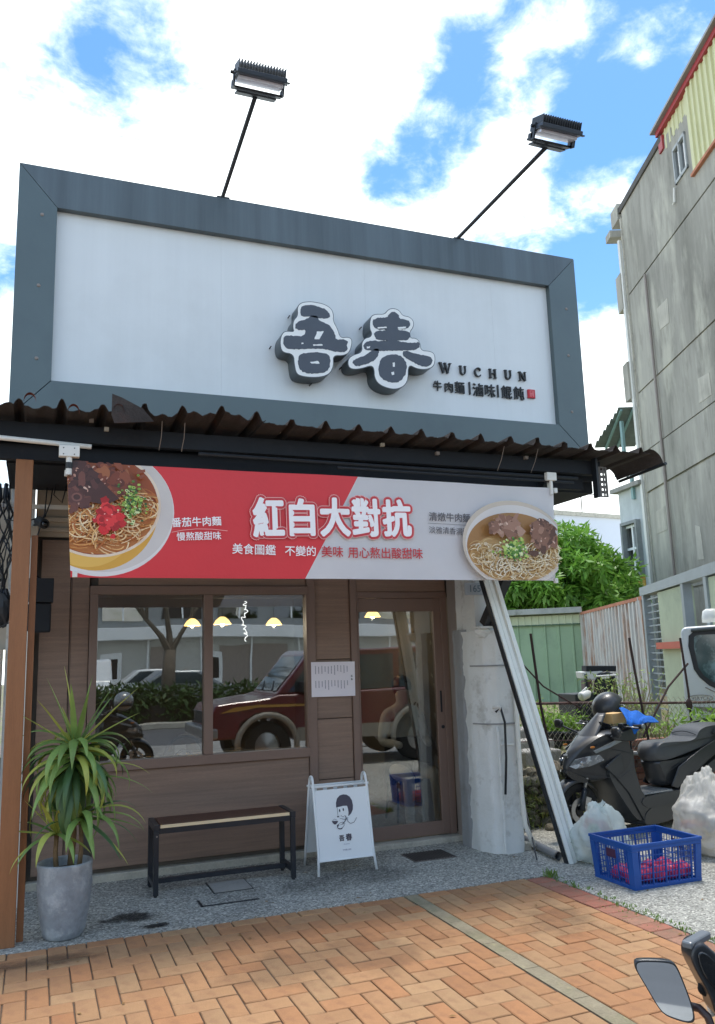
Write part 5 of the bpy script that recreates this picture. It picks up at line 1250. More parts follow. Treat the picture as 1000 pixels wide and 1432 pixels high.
# green shed
def corrugated(nm, p0, p1, z0, z1, m, par, pitch=.2, depth=.03, wf=.72, rag=0.0):
    p0 = Vector(p0); p1 = Vector(p1); d = (p1-p0); L_ = d.length; d.normalize(); n = Vector((d.y, -d.x, 0))
    if n.dot(EYEP-p0) < 0: n = -n
    k = int(L_/pitch); vs = []; fs = []; xs_ = []
    for i in range(k+1):
        for u, h in ((0, 0), (wf, 0), (wf+.05, 1), (.95, 1)): xs_.append((min(L_, (i+u)*pitch), h))
    r = random.Random(4)
    for x, h in xs_:
        q = p0+d*x+n*h*depth; zz = z1+(r.uniform(-rag, rag) if rag else 0); vs += [(q.x, q.y, z0), (q.x, q.y, zz)]
    for i in range(len(xs_)-1): fs.append((2*i, 2*i+2, 2*i+3, 2*i+1))
    return MB().add(vs, fs).build(nm, m, par)
sh = thing('green_shed', 'low green corrugated shed with a pale eave at the back of the lot', 'shed', dp(770, 975, 20))
a = dp(640, 978, 20.6); b = dp(824, 978, 19.6); a.z = b.z = 0
corrugated('wall_sheet', a, b, ZL, 2.24, mat('green_sheet', S('#9cb795'), .55, var=.08, vs=.8, dirt=[(S('#66766a'), 1.5, .5, .8, .5), (S('#9fae9b'), .6, .5, .8, .3)]), sh, .32, .03, .8)
MB().box(0, 0, 0, 0, 0, 0) if False else None
n_ = Vector((a.y-b.y, b.x-a.x, 0)).normalized(); n_ = n_ if n_.dot(EYEP-a) > 0 else -n_
up_ = MB().add([a+n_*.05+Vector((0, 0, 2.27)), b+n_*.05+Vector((0, 0, 2.27)), b+n_*.03+Vector((0, 0, 2.52)), a+n_*.03+Vector((0, 0, 2.52))], [(0, 1, 2, 3)])
corrugated('eave_sheet', a+n_*.06, b+n_*.06, 2.26, 2.47, mat('pale_green_sheet', S('#c9d3b4'), .5, var=.06), sh, .16, .02, .7)
MB().bar(a+n_*.05+Vector((0, 0, 2.25)), b+n_*.05+Vector((0, 0, 2.25)), .05, .03).build('ledge', mat('green_ledge', S('#54705a'), .6), sh)
MB().bar(a+n_*.16+Vector((0, 0, 2.57)), b+n_*.16+Vector((0, 0, 2.57)), .22, .13).build('gutter', mat('mossy_gutter', S('#a8aba4'), .8, var=.2, vs=3, dirt=[(S('#5b6150'), 3, .5, .7, .7)]), sh)
MB().add([a+Vector((0, 0, 2.5)), b+Vector((0, 0, 2.5)), b-n_*3+Vector((0, 0, 2.5)), a-n_*3+Vector((0, 0, 2.5))], [(0, 1, 2, 3)]).build('roof', m_doortrim, sh)
# rust-streaked corrugated fence
rf = thing('rusty_metal_fence', 'rust-streaked grey corrugated metal fence with an orange top rail', 'fence', dp(860, 975, 17))
a = dp(823, 975, 19.5); b = dp(914, 975, 14.2); a.z = b.z = 0
m_rfence = mat('rusty_white_sheet', S('#c9c6c0'), .7, var=.1, vs=1.2, streak=.14, dirt=[(S('#8d8a88'), 1.4, .5, .75, .5)], stretch=(1.6, 1.6, .22))
def add_rust(m):
    nt = m.node_tree; N = nt.nodes; L = nt.links; b_ = N['Principled BSDF']; prev = b_.inputs['Base Color'].links[0].from_socket
    tc = N.new('ShaderNodeTexCoord'); mp = N.new('ShaderNodeMapping'); mp.inputs['Scale'].default_value = (1.5, 1.5, .30); mp.inputs['Location'].default_value = (1.2, .4, 0); L.new(tc.outputs['Object'], mp.inputs[0])
    n = N.new('ShaderNodeTexNoise'); n.inputs['Scale'].default_value = 2.6; n.inputs['Detail'].default_value = 8; n.inputs['Roughness'].default_value = .7; L.new(mp.outputs[0], n.inputs[0])
    r = N.new('ShaderNodeMapRange'); r.inputs[1].default_value = .50; r.inputs[2].default_value = .66; r.inputs[4].default_value = .85; L.new(n.outputs[0], r.inputs[0])
    mx = N.new('ShaderNodeMix'); mx.data_type = 'RGBA'; L.new(r.outputs[0], mx.inputs[0]); L.new(prev, mx.inputs[6]); mx.inputs[7].default_value = (*S('#a06a42'), 1); L.new(mx.outputs[2], b_.inputs['Base Color'])
add_rust(m_rfence)
corrugated('sheet', a, b, ZL-.1, 2.45, m_rfence, rf, .26, .035, .6)
MB().bar(a+Vector((0, 0, 2.48)), b+Vector((0, 0, 2.48)), .08, .06).build('top_rail', mat('orange_rust', S('#b5765a'), .8, var=.2, vs=4), rf)
for u in (0, .95): q = a.lerp(b, u); MB().bar(q+Vector((0, 0, ZL)), q+Vector((0, 0, 2.5)), .08).build('post', m_rfence, rf)

# tall concrete building
LAT = 9.5
def tw(depth, z, off=0.0): return FH*depth+RH*(LAT-off)+Vector((0, 0, z))
tb_ = thing('concrete_building', 'tall weather-stained grey concrete building with a yellow metal top storey', 'building', tw(22, 0))
m_tower = mat('stained_concrete', S('#a29f95'), .9, var=.20, vs=.35, bump=.4, bs=6, streak=.16, dirt=[(S('#66645b'), .42, .42, .64, .6), (S('#c9c6b6'), .9, .50, .66, .55), (S('#504e47'), 1.7, .56, .72, .5)], stretch=(1, 1, .36))
dN, dF_ = 9.0, 26.4
def wallquad(mb, d0, d1, z0, z1, off=0.0, th=.4):
    P = [tw(d0, z0, off), tw(d1, z0, off), tw(d1, z1, off), tw(d0, z1, off)]; mb.prism(P, RH*th)
zz_ = [0, 3.3, 6.63, 7.97, 10.02, 13.53]
for z0, z1 in zip(zz_, zz_[1:]):
    cuts = [dN, 14.5, 18.2, 21.9, dF_]
    for d0, d1 in zip(cuts, cuts[1:]):
        mb = MB(); wallquad(mb, d0+.0, d1-.0, z0+.03, z1-.03, .0 if (z1 != 7.97) else .03, 5.0); mb.build('wall_section', m_tower, tb_, fix=True)
    mb = MB(); wallquad(mb, dN, dF_, z1-.03, z1+.03, -.05, 5.0); mb.build('floor_joint', m_tower, tb_, fix=True)
mb = MB(); P = [(dN, 13.56), (dF_, 13.56), (dF_, 16.75), (24.5, 16.72), (22.6, 16.3), (20.6, 16.2), (20.6, 14.35), (dN, 14.35)]
# top storey: wall round a real window opening
W0, W1, V0, V1 = 20.85, 21.75, 14.75, 15.85
for d0, d1, z0, z1 in ((W1, dF_, 13.56, 16.6), (dN, W0, 13.56, 14.35), (W0, W1, 13.56, V0), (W0, W1, V1, 16.3), (20.6, W0, 14.35, 16.3)):
    mb = MB(); wallquad(mb, d0, d1, z0, z1, 0, 3.0); mb.build('wall_section', m_tower, tb_, fix=True)
mb = MB(); wallquad(mb, 22.4, dF_+.15, 16.6, 16.82, .06, .3); mb.build('parapet', mat('dark_parapet', S('#55524e'), .9, var=.3), tb_, fix=True)
mb = MB()
for d0, d1, z0, z1 in ((W0, W1, V0, V0+.09), (W0, W1, V1-.09, V1), (W0, W0+.07, V0, V1), (W1-.07, W1, V0, V1), ((W0+W1)/2-.03, (W0+W1)/2+.03, V0, V1)): wallquad(mb, d0, d1, z0, z1, .05, .2)
wf2 = mb.build('window', mat('pale_window_frame', S('#9ea3a3'), .5), tb_, fix=True)
for k in range(2):
    mb = MB(); wallquad(mb, W0+.05+k*.43, W0+.44+k*.43, V0+.08, V1-.08, -.02, .02); mb.build('pane', m_glassfar, wf2, fix=True)
mb = MB(); wallquad(mb, W0, W1, V0, V1, -.6, .1); mb.build('room_dark', m_dark, tb_, fix=True)
MB().tube([tw(21.8, 14.7, .06), tw(21.9, 14.3, .06), tw(22.0, 14.3, .06)], .03, 6).build('drain_hose', m_pipewhite, tb_)
m_yel = mat('yellow_sheet', S('#c8c79a'), .55, var=.05, vs=.7, dirt=[(S('#a8a67a'), .9, .5, .8, .4)])
a = tw(20.6, 0); b = tw(dN, 0); corrugated('yellow_sheet', a-RH*.02, b-RH*.02, 14.36, 16.9, m_yel, tb_, .30, .05, .6)
a = tw(22.4, 0); b = tw(20.6, 0); corrugated('yellow_sheet', a+RH*.02, b+RH*.02, 16.2, 16.9, m_yel, tb_, .30, .03, .6)
mb = MB(); wallquad(mb, dN, 22.6, 16.84, 17.0, .12, .3); mb.build('red_fascia', mat('red_fascia', S('#a33b40'), .5, var=.1), tb_, fix=True)
mb = MB(); wallquad(mb, dN, 22.7, 17.0, 17.08, .25, 3.0); mb.build('roof_sheet', mat('grey_roof', S('#8e8c8a'), .5), tb_, fix=True)
mb = MB(); wallquad(mb, 22.3, 22.6, 16.3, 16.75, .06, .2); mb.build('red_bracket', mat('red_fascia', None), tb_, fix=True)
mb = MB(); wallquad(mb, dN, 20.6, 14.28, 14.36, .10, .2); mb.build('sill_flashing', mat('orange_rust', None), tb_, fix=True)
mb = MB(); wallquad(mb, dF_, dF_+.1, 0, 16.4, .05, 5.0); mb.build('corner_strip', m_conclight, tb_, fix=True)
# balconies and canopies seen edge-on past the far corner
for z0, z1, o, dd_ in ((16.4, 17.0, .10, .7), (15.75, 16.0, .42, .5), (13.1, 14.4, .20, .5), (9.9, 11.2, .24, .5)):
    mb = MB(); P = [FH*(dF_+.12)+RH*(LAT-o), FH*(dF_+.12)+RH*(LAT+4), FH*(dF_+.12+dd_)+RH*(LAT+4), FH*(dF_+.12+dd_)+RH*(LAT-o)]
    mb.prism([q+Vector((0, 0, z0)) for q in P], (0, 0, z1-z0)); mb.build('balcony', m_tower, tb_, fix=True)
for zn, zf_, w_, df in ((9.55, 8.75, 1.0, 2.0), (7.95, 7.55, .6, 1.2)):
    n_s = 7 if w_ > .8 else 4
    for k in range(n_s):
        u0, u1 = k/n_s, (k+1)/n_s; d0, d1_ = dF_+.2+df*u0, dF_+.2+df*u1; z0, z1 = zn+(zf_-zn)*u0, zn+(zf_-zn)*u1
        L0, L1 = RH*(LAT-w_+.35*(1-u0)), RH*(LAT+.5)
        MB().prism([FH*d0+L0+Vector((0, 0, z0+.05)), FH*d0+L1+Vector((0, 0, z0+.05)), FH*d1_+L1+Vector((0, 0, z1)), FH*d1_+L0+Vector((0, 0, z1))], (0, 0, .03)).build('canopy_sheet', mat('canopy_teal', S('#66706d'), .6, var=.3, rand=.2), tb_, fix=True)
    for lt in (.15, .55):
        if lt < w_: MB().bar(FH*(dF_+.2)+RH*(LAT-lt)+Vector((0, 0, zn-.02)), FH*(dF_+.2+df)+RH*(LAT-lt)+Vector((0, 0, zf_-.04)), .07).build('canopy_strut', mat('teal_steel', S('#7fa09f'), .5), tb_)
    q = FH*(dF_+.6)+RH*(LAT-.45*w_)+Vector((0, 0, zn-.3)); MB().bar(q, q-Vector((0, 0, 1.1)), .10).build('canopy_post', mat('teal_steel', None), tb_)
MB().bar(tw(dF_+.12, .5, .12), tw(dF_+.12, 15.6, .12), .10).build('downpipe', m_pipewhite, tb_)
# pale annex with a barred window at its far corner
an = thing('white_annex', 'narrow pale rendered annex with an old window beside the concrete building', 'building', dp(890, 900, 27))
q0 = FH*26.5+RH*9.42; q1 = FH*28.0+RH*9.05; dA = (q1-q0).normalized(); nA = Vector((-dA.y, dA.x, 0)); nA = nA if nA.dot(EYEP-q0) > 0 else -nA; LA = (q1-q0).length
m_annex = mat('annex_render', S('#c2c8c8'), .85, var=.08, vs=1, dirt=[(S('#8f9694'), .8, .5, .75, .5)], streak=.12)
wx0, wx1, wz0, wz1 = .30*LA, .80*LA, 4.15, 5.75
for x0, x1, z0, z1 in ((0, wx0, 0, 6.95), (wx1, LA, 0, 6.95), (wx0, wx1, 0, wz0), (wx0, wx1, wz1, 6.95)):
    MB().prism([q0+dA*x0+Vector((0, 0, z0)), q0+dA*x1+Vector((0, 0, z0)), q0+dA*x1+Vector((0, 0, z1)), q0+dA*x0+Vector((0, 0, z1))], -nA*1.5).build('wall', m_annex, an, fix=True)
def aq(x0, x1, z0, z1, f, th): return MB().prism([q0+dA*x0+Vector((0, 0, z0))+nA*f, q0+dA*x1+Vector((0, 0, z0))+nA*f, q0+dA*x1+Vector((0, 0, z1))+nA*f, q0+dA*x0+Vector((0, 0, z1))+nA*f], -nA*th)
aq(wx0, wx1, wz0, wz1, -.5, .05).build('dark_room', m_dark, an, fix=True)
mb = MB()
for x0, x1, z0, z1 in ((wx0-.1, wx1+.1, wz1, wz1+.1), (wx0-.1, wx0, wz0-.05, wz1), (wx1, wx1+.1, wz0-.05, wz1), (wx0-.1, wx1+.1, wz0-.15, wz0-.05)): v = aq(x0, x1, z0, z1, .18, .3); mb.add(v.v, v.f)
w3 = mb.build('window', mat('grey_window_hood', S('#8c9090'), .8, var=.2, vs=3), an, fix=True)
for z in (wz0, (wz0+wz1)/2-.05, wz1-.1): aq(wx0, wx1, z, z+.08, .02, .06).build('bar', m_frostwhite, w3, fix=True)
aq((wx0+wx1)/2-.04, (wx0+wx1)/2+.04, wz0, wz1, .03, .06).build('bar', m_frostwhite, w3, fix=True)
aq(wx0+.01, wx1-.01, wz0, wz1, -.1, .02).build('pane', m_glassfar, w3, fix=True)
aq(wx0-.1, wx0+.7, 1.0, 3.95, .03, .05).build('yellow_board', mat('yellow_board', S('#c79a3c'), .7, var=.25, vs=2, streak=.2), an, fix=True)
MB().prism([q0+Vector((0, 0, 6.95))+nA*.2, q1+dA*.2+Vector((0, 0, 6.95))+nA*.2, q1+dA*.2+Vector((0, 0, 7.1))+nA*.2, q0+Vector((0, 0, 7.1))+nA*.2], -nA*2).build('roof_slab', m_conc, an, fix=True)
# far white building behind the trees
fb_ = thing('far_white_building', 'plain white building far behind the trees', 'building', dp(835, 850, 60))
a = dp(786, 850, 58); b = dp(905, 850, 62); d_ = Vector((b.x-a.x, b.y-a.y, 0)).normalized(); nn_ = Vector((d_.y, -d_.x, 0)); nn_ = nn_ if nn_.dot(EYEP-a) > 0 else -nn_; a.z = b.z = 0
m_fw = mat('far_white', S('#cdd3dd'), .8, var=.03, vs=.2)
MB().prism([a, b, b+Vector((0, 0, 11.3)), a+Vector((0, 0, 11.3))], -nn_*8).build('wall', m_fw, fb_, fix=True)
MB().prism([a+nn_*.15+Vector((0, 0, 11.3))-d_*.2, b+nn_*.15+Vector((0, 0, 11.3)), b+nn_*.15+Vector((0, 0, 11.6)), a+nn_*.15+Vector((0, 0, 11.6))-d_*.2], -nn_*8.3).build('parapet', m_conclight, fb_, fix=True)
c = a+d_*2.6+Vector((0, 0, 11.6)); MB().tube([c, c+Vector((0, 0, 1.7))], .05, 5).build('roof_rail', m_doortrim, fb_); MB().tube([c+Vector((0, 0, 1.4))-d_*1.2, c+Vector((0, 0, 1.4))+d_*1.5], .04, 5).build('roof_rail', m_doortrim, fb_)
a2 = dp(770, 850, 75); MB().prism([a2*1.0+Vector((-6, 0, -a2.z)), a2+Vector((1.5, -.5, -a2.z)), a2+Vector((1.5, -.5, 13.2-a2.z)), a2+Vector((-6, 0, 13.2-a2.z))], (0, 6, 0)).build('far_grey_building', m_fw, None, fix=True, loc=(a2.x, a2.y, 0))
tag(bpy.data.objects['far_grey_building'], 'grey flat-roofed building far off at the edge of the awning', 'building')
for k in range(2):
    q = a2+Vector((-1.2, -.55, 0)); MB().box(q.x-.2, q.x+2.2, q.y-.08, q.y-.02, 10.3+k*1.5, 11.2+k*1.5).build('window', m_dark, bpy.data.objects['far_grey_building'])

# gate wall with grille and roller opening
gw = thing('gate_wall', 'pale green wall with steel grille, red ledge and open doorway under a grey steel frame', 'gate', dp(950, 950, 13))
ga = dp(906, 960, 14.3); gb = dp(1060, 960, 9.2); ga.z = gb.z = 0; gd = (gb-ga).normalized(); gn = Vector((gd.y, -gd.x, 0)); gn = gn if gn.dot(EYEP-ga) > 0 else -gn
def at_px(px):   # distance along the gate line under a sight line
    d = ray(px, 900); A = np.array([[d.x, -gd.x], [d.y, -gd.y]]); return np.linalg.solve(A, np.array([ga.x, ga.y]))[1]
def gq(s0, s1, z0, z1, f=0.0, th=.12): return MB().prism([ga+gd*s0+gn*f+Vector((0, 0, z0)), ga+gd*s1+gn*f+Vector((0, 0, z0)), ga+gd*s1+gn*f+Vector((0, 0, z1)), ga+gd*s0+gn*f+Vector((0, 0, z1))], -gn*th)
m_green = mat('pale_green_render', S('#b5bda0'), .85, var=.08, vs=2, bump=.3, bs=10, dirt=[(S('#7e8570'), 1.6, .52, .75, .5)])
m_steel = mat('grey_gate_steel', S('#8f9799'), .5, var=.1, vs=4)
sA, sB, sC, sD = at_px(906), at_px(926), at_px(962), at_px(996)
gq(sB, sC, ZL, 2.48, 0, .15).build('wall', m_green, gw, fix=True); gq(sD+.1, sD+6, ZL, 2.48, 0, .15).build('wall', m_green, gw, fix=True)
gq(sA-.1, sD+6, 2.50, 2.64, .04, .2).build('top_beam', m_steel, gw, fix=True)
for s0 in (sA, sC+.02, sD): gq(s0-.02, s0+.10, ZL, 2.499, .03, .12).build('post', m_steel, gw, fix=True)
gq(sB+.02, sC+.05, 1.60, 1.70, .10, .12).build('red_ledge', mat('red_ledge', S('#c0573f'), .6, var=.1), gw, fix=True)
for k in range(17):
    z = .65+k*.11; gq(sA+.1, sB-.002, z, z+.022, -.02, .02).build('grille_bar', m_steel, gw, fix=True)
gq(sA+.1, sB+.1, ZL, 2.5, -1.3, .05).build('dark_backing', m_dark, gw, fix=True)
gq(sC-1, sD+1, ZL, 2.5, -2.6, .05).build('inner_wall', mat('pink_grey_inner', S('#a59a95'), .8, var=.2, vs=2), gw, fix=True)
gq(sC+.1, sD-.02, 2.2, 2.36, -.9, .3).build('inner_beam', mat('brown_inner', S('#6b5a45'), .8), gw, fix=True)
t = thing('grey_cabinet', 'grey metal cabinet standing inside the open doorway behind the truck', 'cabinet', ga+gd*(sC+.5)-gn*1.2)
c = ga+gd*(sD-.05)-gn*1.2; MB().obox(c+Vector((0, 0, 1.3)), gd*.28, gn*.3, (0, 0, .78)).build('carcass', mat('cabinet_grey', S('#5f6062'), .4), t, bevel=.02)
MB().obox(c+Vector((-0, 0, 1.7))+gn*.301, gd*.25, gn*.004, (0, 0, .01)).build('door_gap', m_dark, t)

# white truck cab
tk = thing('truck', 'white truck cab with grey side window, decal and black lettering at the right edge', 'truck', dp(1010, 980, 9.7))
to = dp(957, 960, 9.6); to.z = 0; tn = -(FH+RH*.40).normalized(); td = Vector((-tn.y, tn.x, 0))     # tn faces the camera
if td.dot(RH) < 0: td = -td
def tp(x, z, f=0.0): return to+td*x+tn*f+Vector((0, 0, z))
m_truck = mat('truck_white', S('#dfe3e3'), .3, var=.02, coat=.4)
P = [(.02, .55), (-.01, 1.0), (.0, 1.55), (.02, 1.80), (.06, 1.84), (.9, 1.87), (1.9, 1.89), (2.3, 1.89), (2.3, .55)]
MB().prism([tp(x, z) for x, z in P], -tn*1.5).build('cab', m_truck, tk, fix=True, bevel=.04, seg=3)
W = [(.10, 1.74), (.085, 1.62), (.12, 1.36), (.17, 1.27), (.26, 1.18), (.52, 1.04), (.9, 1.0), (1.0, 1.0), (1.0, 1.80), (.16, 1.79)]
MB().prism([tp(x, z, .012) for x, z in W], -tn*.012).build('window_seal', m_blackmetal, tk, fix=True, bevel=.004)
G = [(.155, 1.72), (.145, 1.60), (.17, 1.38), (.22, 1.29), (.30, 1.22), (.55, 1.09), (.9, 1.05), (.95, 1.05), (.95, 1.75), (.19, 1.745)]
MB().prism([tp(x, z, .016) for x, z in G], -tn*.004).build('side_window', mat('truck_glass', S('#3f5458'), .06, var=.3, vs=3, spec=.9, dirt=[(S('#8fb0b4'), 2.2, .5, .6, .7)]), tk, fix=True)
MB().tube([tp(.13, 1.80, .03), tp(.5, 1.82, .03), tp(.95, 1.83, .03)], .022, 8).build('rain_gutter', mat('gutter_grey', S('#4e5457'), .4), tk)
MB().tube([tp(.22, 1.16, .02), tp(.55, .97, .02), (tp(.9, .93, .02))], .006, 6).build('panel_crease', m_doortrim, tk)
ov = MB(); ring = [(.06+.13*math.cos(a)+.10, 1.04+.035*math.sin(a)) for a in np.linspace(0, 6.283, 25)]
ov.tube([tp(x, z, .006) for x, z in ring], .004, 5); ov.build('decal_ring', m_doortrim, tk)
def tk_text(nm, s, px, z, w, m):
    M = Matrix.Translation(tp(px, z, .005)) @ Matrix(((td.x, 0, tn.x, 0), (td.y, 0, tn.y, 0), (0, 1, 0, 0), (0, 0, 0, 1))); return text(nm, s, M, m, tk, .01, 0, fit=(w, 0))
tk_text('decal_word', 'VERYCA', .16, 1.04, .19, m_doortrim)
tk_text('lettering', '商公隊', .28, .70, .28, m_blackmetal)
MB().prism([tp(.05, .95, .004), tp(.25, .88, .004), (tp(.55, .86, .004)), tp(.55, .92, .004), tp(.2, .94, .004)], -tn*.002).build('decal_swoosh', m_doortrim, tk, fix=True)
MB().lathe([(.10, 0), (.10, .06), (.085, .13), (.05, .155)], tp(.36, 1.89, -.25), 16).build('roof_lamp', mat('lamp_white', S('#e3e3dc'), .4), tk, smooth=True)
for x in (.55, 1.9):
    MB().lathe([(.17, -.09), (.28, -.09), (.29, -.05), (.29, .05), (.28, .09), (.17, .09)], tp(x, .29+ZL*.3, -.1), 24, tn).build('wheel', m_blackmetal, tk, smooth=False)
MB().prism([tp(.1, .45), tp(2.3, .45), tp(2.3, .55), tp(.1, .55)], -tn*1.4).build('chassis', m_blackmetal, tk, fix=True)

# lot vegetation and clutter
def shrub(x, y, z, h, w, lab, seed, nl, sz, m, twigs=14, name='shrub'):
    t = thing(name, lab, 'shrub', (x, y, z)); r = random.Random(seed); mb = MB(); cl = []
    for k in range(twigs):
        a = r.uniform(0, 6.28); q = r.uniform(.3, 1)*w; e = Vector((x+q*math.cos(a), y+q*math.sin(a)*.6, z+h*r.uniform(.5, 1))); mid = Vector((x, y, z)).lerp(e, .5)+Vector((r.uniform(-.05, .05), 0, .04))
        mb.tube([(x+r.uniform(-.05, .05), y, z), mid, e], [.009, .006, .003], 5); cl.append((e.x, e.y, e.z, w*.3)); cl.append((mid.x, mid.y, mid.z, w*.25))
    mb.build('twigs', m_twig, t); leaf_cloud('leaves', m, t, (0, 0, 0), (1, 1, 1), nl, sz, seed=seed, clusters=cl); return t
for px, py, D, h, w, lab, nl, sz, m, tw_ in [(868, 1030, 10.0, .85, .42, 'half-dry twiggy shrub behind the blue towel', 420, .06, m_shrub, 34), (898, 1030, 10.6, .80, .40, 'pale leafy twig shrub below the steel grille', 380, .06, m_shrub, 34), (925, 1035, 9.2, .55, .4, 'dry shrub between the leaning rods', 240, .055, m_shrub, 30),
                                   (975, 1040, 8.8, .44, .42, 'green leafy bush below the truck lettering', 700, .085, m_lime, 20), (1010, 1040, 8.7, .46, .4, 'green leafy bush at the right edge below the truck', 600, .085, m_lime, 20),
                                   (768, 1020, 10.8, .38, .34, 'low bright green potted plant by the white leaning beam', 900, .07, m_lime, 14), (790, 1020, 10.9, .34, .28, 'low bright green potted plant right of its neighbour by the fence rod', 700, .07, m_lime, 14), (740, 1015, 13, .4, .4, 'weedy clump at the foot of the green shed', 300, .07, m_shrub, 16)]:
    p = dp(px, py, D); shrub(p.x, p.y, ZL, h, w, lab, int(px), nl, sz, m, tw_)
for px, D, lab in ((776, 10.3, 'black plant pot under the bright green plants'), (800, 10.2, 'black plant pot between the bright plants and the helmet'), (815, 10.4, 'black plant pot nearest the helmet')):
    p = dp(px, 1015, D); t = thing('plant_pot', lab, 'plant pot', (p.x, p.y, ZL), 'black pots in the vacant lot')
    MB().lathe([(.07, 0), (.10, .17), (.11, .17), (.11, .2), (.095, .2), (.09, .15)], (p.x, p.y, ZL), 18).build('pot', m_blackmetal, t)
MB().lathe([(0.001, 0), (.001, .001)], (0, 0, -5), 3) and None
# junk trolley: brush head, tray, chair back, dark post
p = dp(838, 960, 11.2); jt = thing('junk_trolley', 'pile of discarded black chair, pale tray and dark crate against the rusty fence', 'trolley', (p.x, p.y, ZL))
def jp(px, py, D=11.2): return dp(px, py, D)
MB().prism([jp(820, 931), jp(862, 931), jp(862, 939), jp(820, 939)], FH*.25).build('brush_head', mat('fuzzy_black', S('#2c2e31'), .95, bump=1), jt, fix=True, bevel=.01)
MB().prism([jp(814, 940), jp(842, 938), jp(846, 945), jp(832, 951), jp(816, 949)], FH*.35).build('tray', m_pipewhite, jt, fix=True, bevel=.006)
MB().prism([jp(818, 952), jp(828, 951), jp(829, 974), jp(819, 974)], FH*.2).build('brown_crate', mat('brown_plastic', S('#5a3f3c'), .6), jt, fix=True)
mb = MB(); mb.tube([jp(834, 975), jp(834, 955), jp(838, 944), jp(848, 941), jp(857, 946), jp(861, 962), jp(862, 985)], .03, 8); mb.build('chair_frame', m_blackmetal, jt, smooth=True)
MB().prism([jp(838, 950), jp(856, 948), jp(860, 975), jp(836, 976)], FH*.05).build('chair_back', m_blackmetal, jt, fix=True, bevel=.01)
MB().tube([jp(832, 946, 11.1), jp(862, 944, 11.1)], .012, 8).build('cross_bar', m_pipewhite, jt)
a = jp(810, 980, 11.1); MB().box(a.x-.05, a.x+.55, a.y, a.y+.4, ZL, 1.05).build('black_box', m_blackmetal, jt, bevel=.01)
for px in (822, 858): a = jp(px, 985); MB().bar((a.x, a.y, ZL), (a.x, a.y, 1.3), .03).build('leg', m_blackmetal, jt)
p = jp(812, 975, 10.9); t = thing('white_jug', 'small off-white plastic jug lying on the black box in the lot', 'jug', p)
MB().lathe([(.05, 0), (.06, .02), (.06, .12), (.03, .16), (.02, .18)], p, 12, (.9, .1, .3)).build('body', m_pipewhite, t, smooth=True); MB().tube([p+Vector((.03, 0, .07)), p+Vector((.1, 0, .12)), p+Vector((.14, 0, .05))], .01, 6).build('handle', m_pipewhite, t)
for px, py, D, sz_ in ((735, 1030, 9.5, (.28, .15, .10)), (720, 1000, 10.5, (.3, .2, .12)), (750, 1050, 8.9, (.22, .14, .08))):
    p = dp(px, py, D); o = MB().obox((p.x, p.y, ZL+sz_[2]), (sz_[0], 0, 0), (0, sz_[1], 0), (0, 0, sz_[2])).build('broken_block', m_conc, None, loc=(p.x, p.y, ZL), bevel=.02)
    tag(o, {735: 'broken concrete block seen just right of the leaning beam', 720: 'broken concrete block at the foot of the pillar side', 750: 'smallest broken concrete block behind the rubble wall'}[px], 'block')
# weeds over the rubble and grass patches on the lot
mb = MB()
for _ in range(900): tuft(r3.uniform(4.0, 10), r3.uniform(7.3, 10.5), ZL, 5, .07, .04)
for _ in range(160): tuft(r3.uniform(3.9, 5.6), r3.uniform(6.8, 7.1), r3.choice((0, .1, .25, .4)), 6, .08, .03)
tag(mb.build('lot_grass', mat('dry_grass', S('#8b9150'), .8, var=.3, vs=3, trans=.3)), kind='stuff')
leaf_cloud('creeping_weed', mat('weed_leaf', S('#5b6b34'), .7, var=.4, vs=8, trans=.2), None, (4.5, 6.98, .2), (.75, .14, .24), 1300, .045, seed=9, loc=(4.5, 7, 0), kind='stuff')
leaf_cloud('creeping_weed', mat('weed_leaf', None), None, (4.15, 6.92, .12), (.28, .14, .22), 700, .05, seed=10, loc=(4.1, 7, 0), kind='stuff')

# ------------------------------------------------------------------ blue crate with pink packets
cr = thing('plastic_crate', 'blue plastic lattice crate with pink packets standing on the gravel', 'crate', (4.11, 5.05, 0))
m_blue = mat('crate_blue', S('#1f55a8'), .4, var=.08, vs=6, trans=.1, dirt=[(S('#5f7fae'), 9, .62, .8, .3)])
x0, x1, y0, y1, H = 3.835, 4.405, 4.845, 5.275, .295
tp_ = lambda z: .018*(z/H)     # outward taper
def rim(z0, z1, w, nm, e=0.0):
    t0 = tp_((z0+z1)/2)+e; X0, X1, Y0, Y1 = x0-t0, x1+t0, y0-t0, y1+t0; mb = MB()
    mb.box(X0, X1, Y0, Y0+w, z0, z1); mb.box(X0, X1, Y1-w, Y1, z0, z1); mb.box(X0, X0+w, Y0+w, Y1-w, z0, z1); mb.box(X1-w, X1, Y0+w, Y1-w, z0, z1); return mb.build(nm, m_blue, cr, bevel=.002)
rim(H-.02, H, .018, 'top_rim', .004); rim(H-.045, H-.021, .010, 'under_rim'); rim(0, .022, .022, 'bottom_rim', .002)
MB().box(x0+.02, x1-.02, y0+.02, y1-.02, .004, .012).build('floor', m_blue, cr)
for cx_, cy_ in ((x0, y0), (x1, y0), (x0, y1), (x1, y1)):
    sx_ = 1 if cx_ == x0 else -1; sy_ = 1 if cy_ == y0 else -1
    P = [(0, 0), (.05, 0), (.05, .008), (.012, .02), (.008, .05), (0, .05)]
    vs = [(cx_+sx_*(px_-tp_(z)), cy_+sy_*(py_-tp_(z)), z) for z in (.022, H-.046) for px_, py_ in P]; n = 6
    MB().add(vs, [tuple(range(n)), tuple(range(2*n-1, n-1, -1))]+[(i, i+n, (i+1) % n+n, (i+1) % n) for i in range(n)]).build('corner_post', m_blue, cr, fix=True)
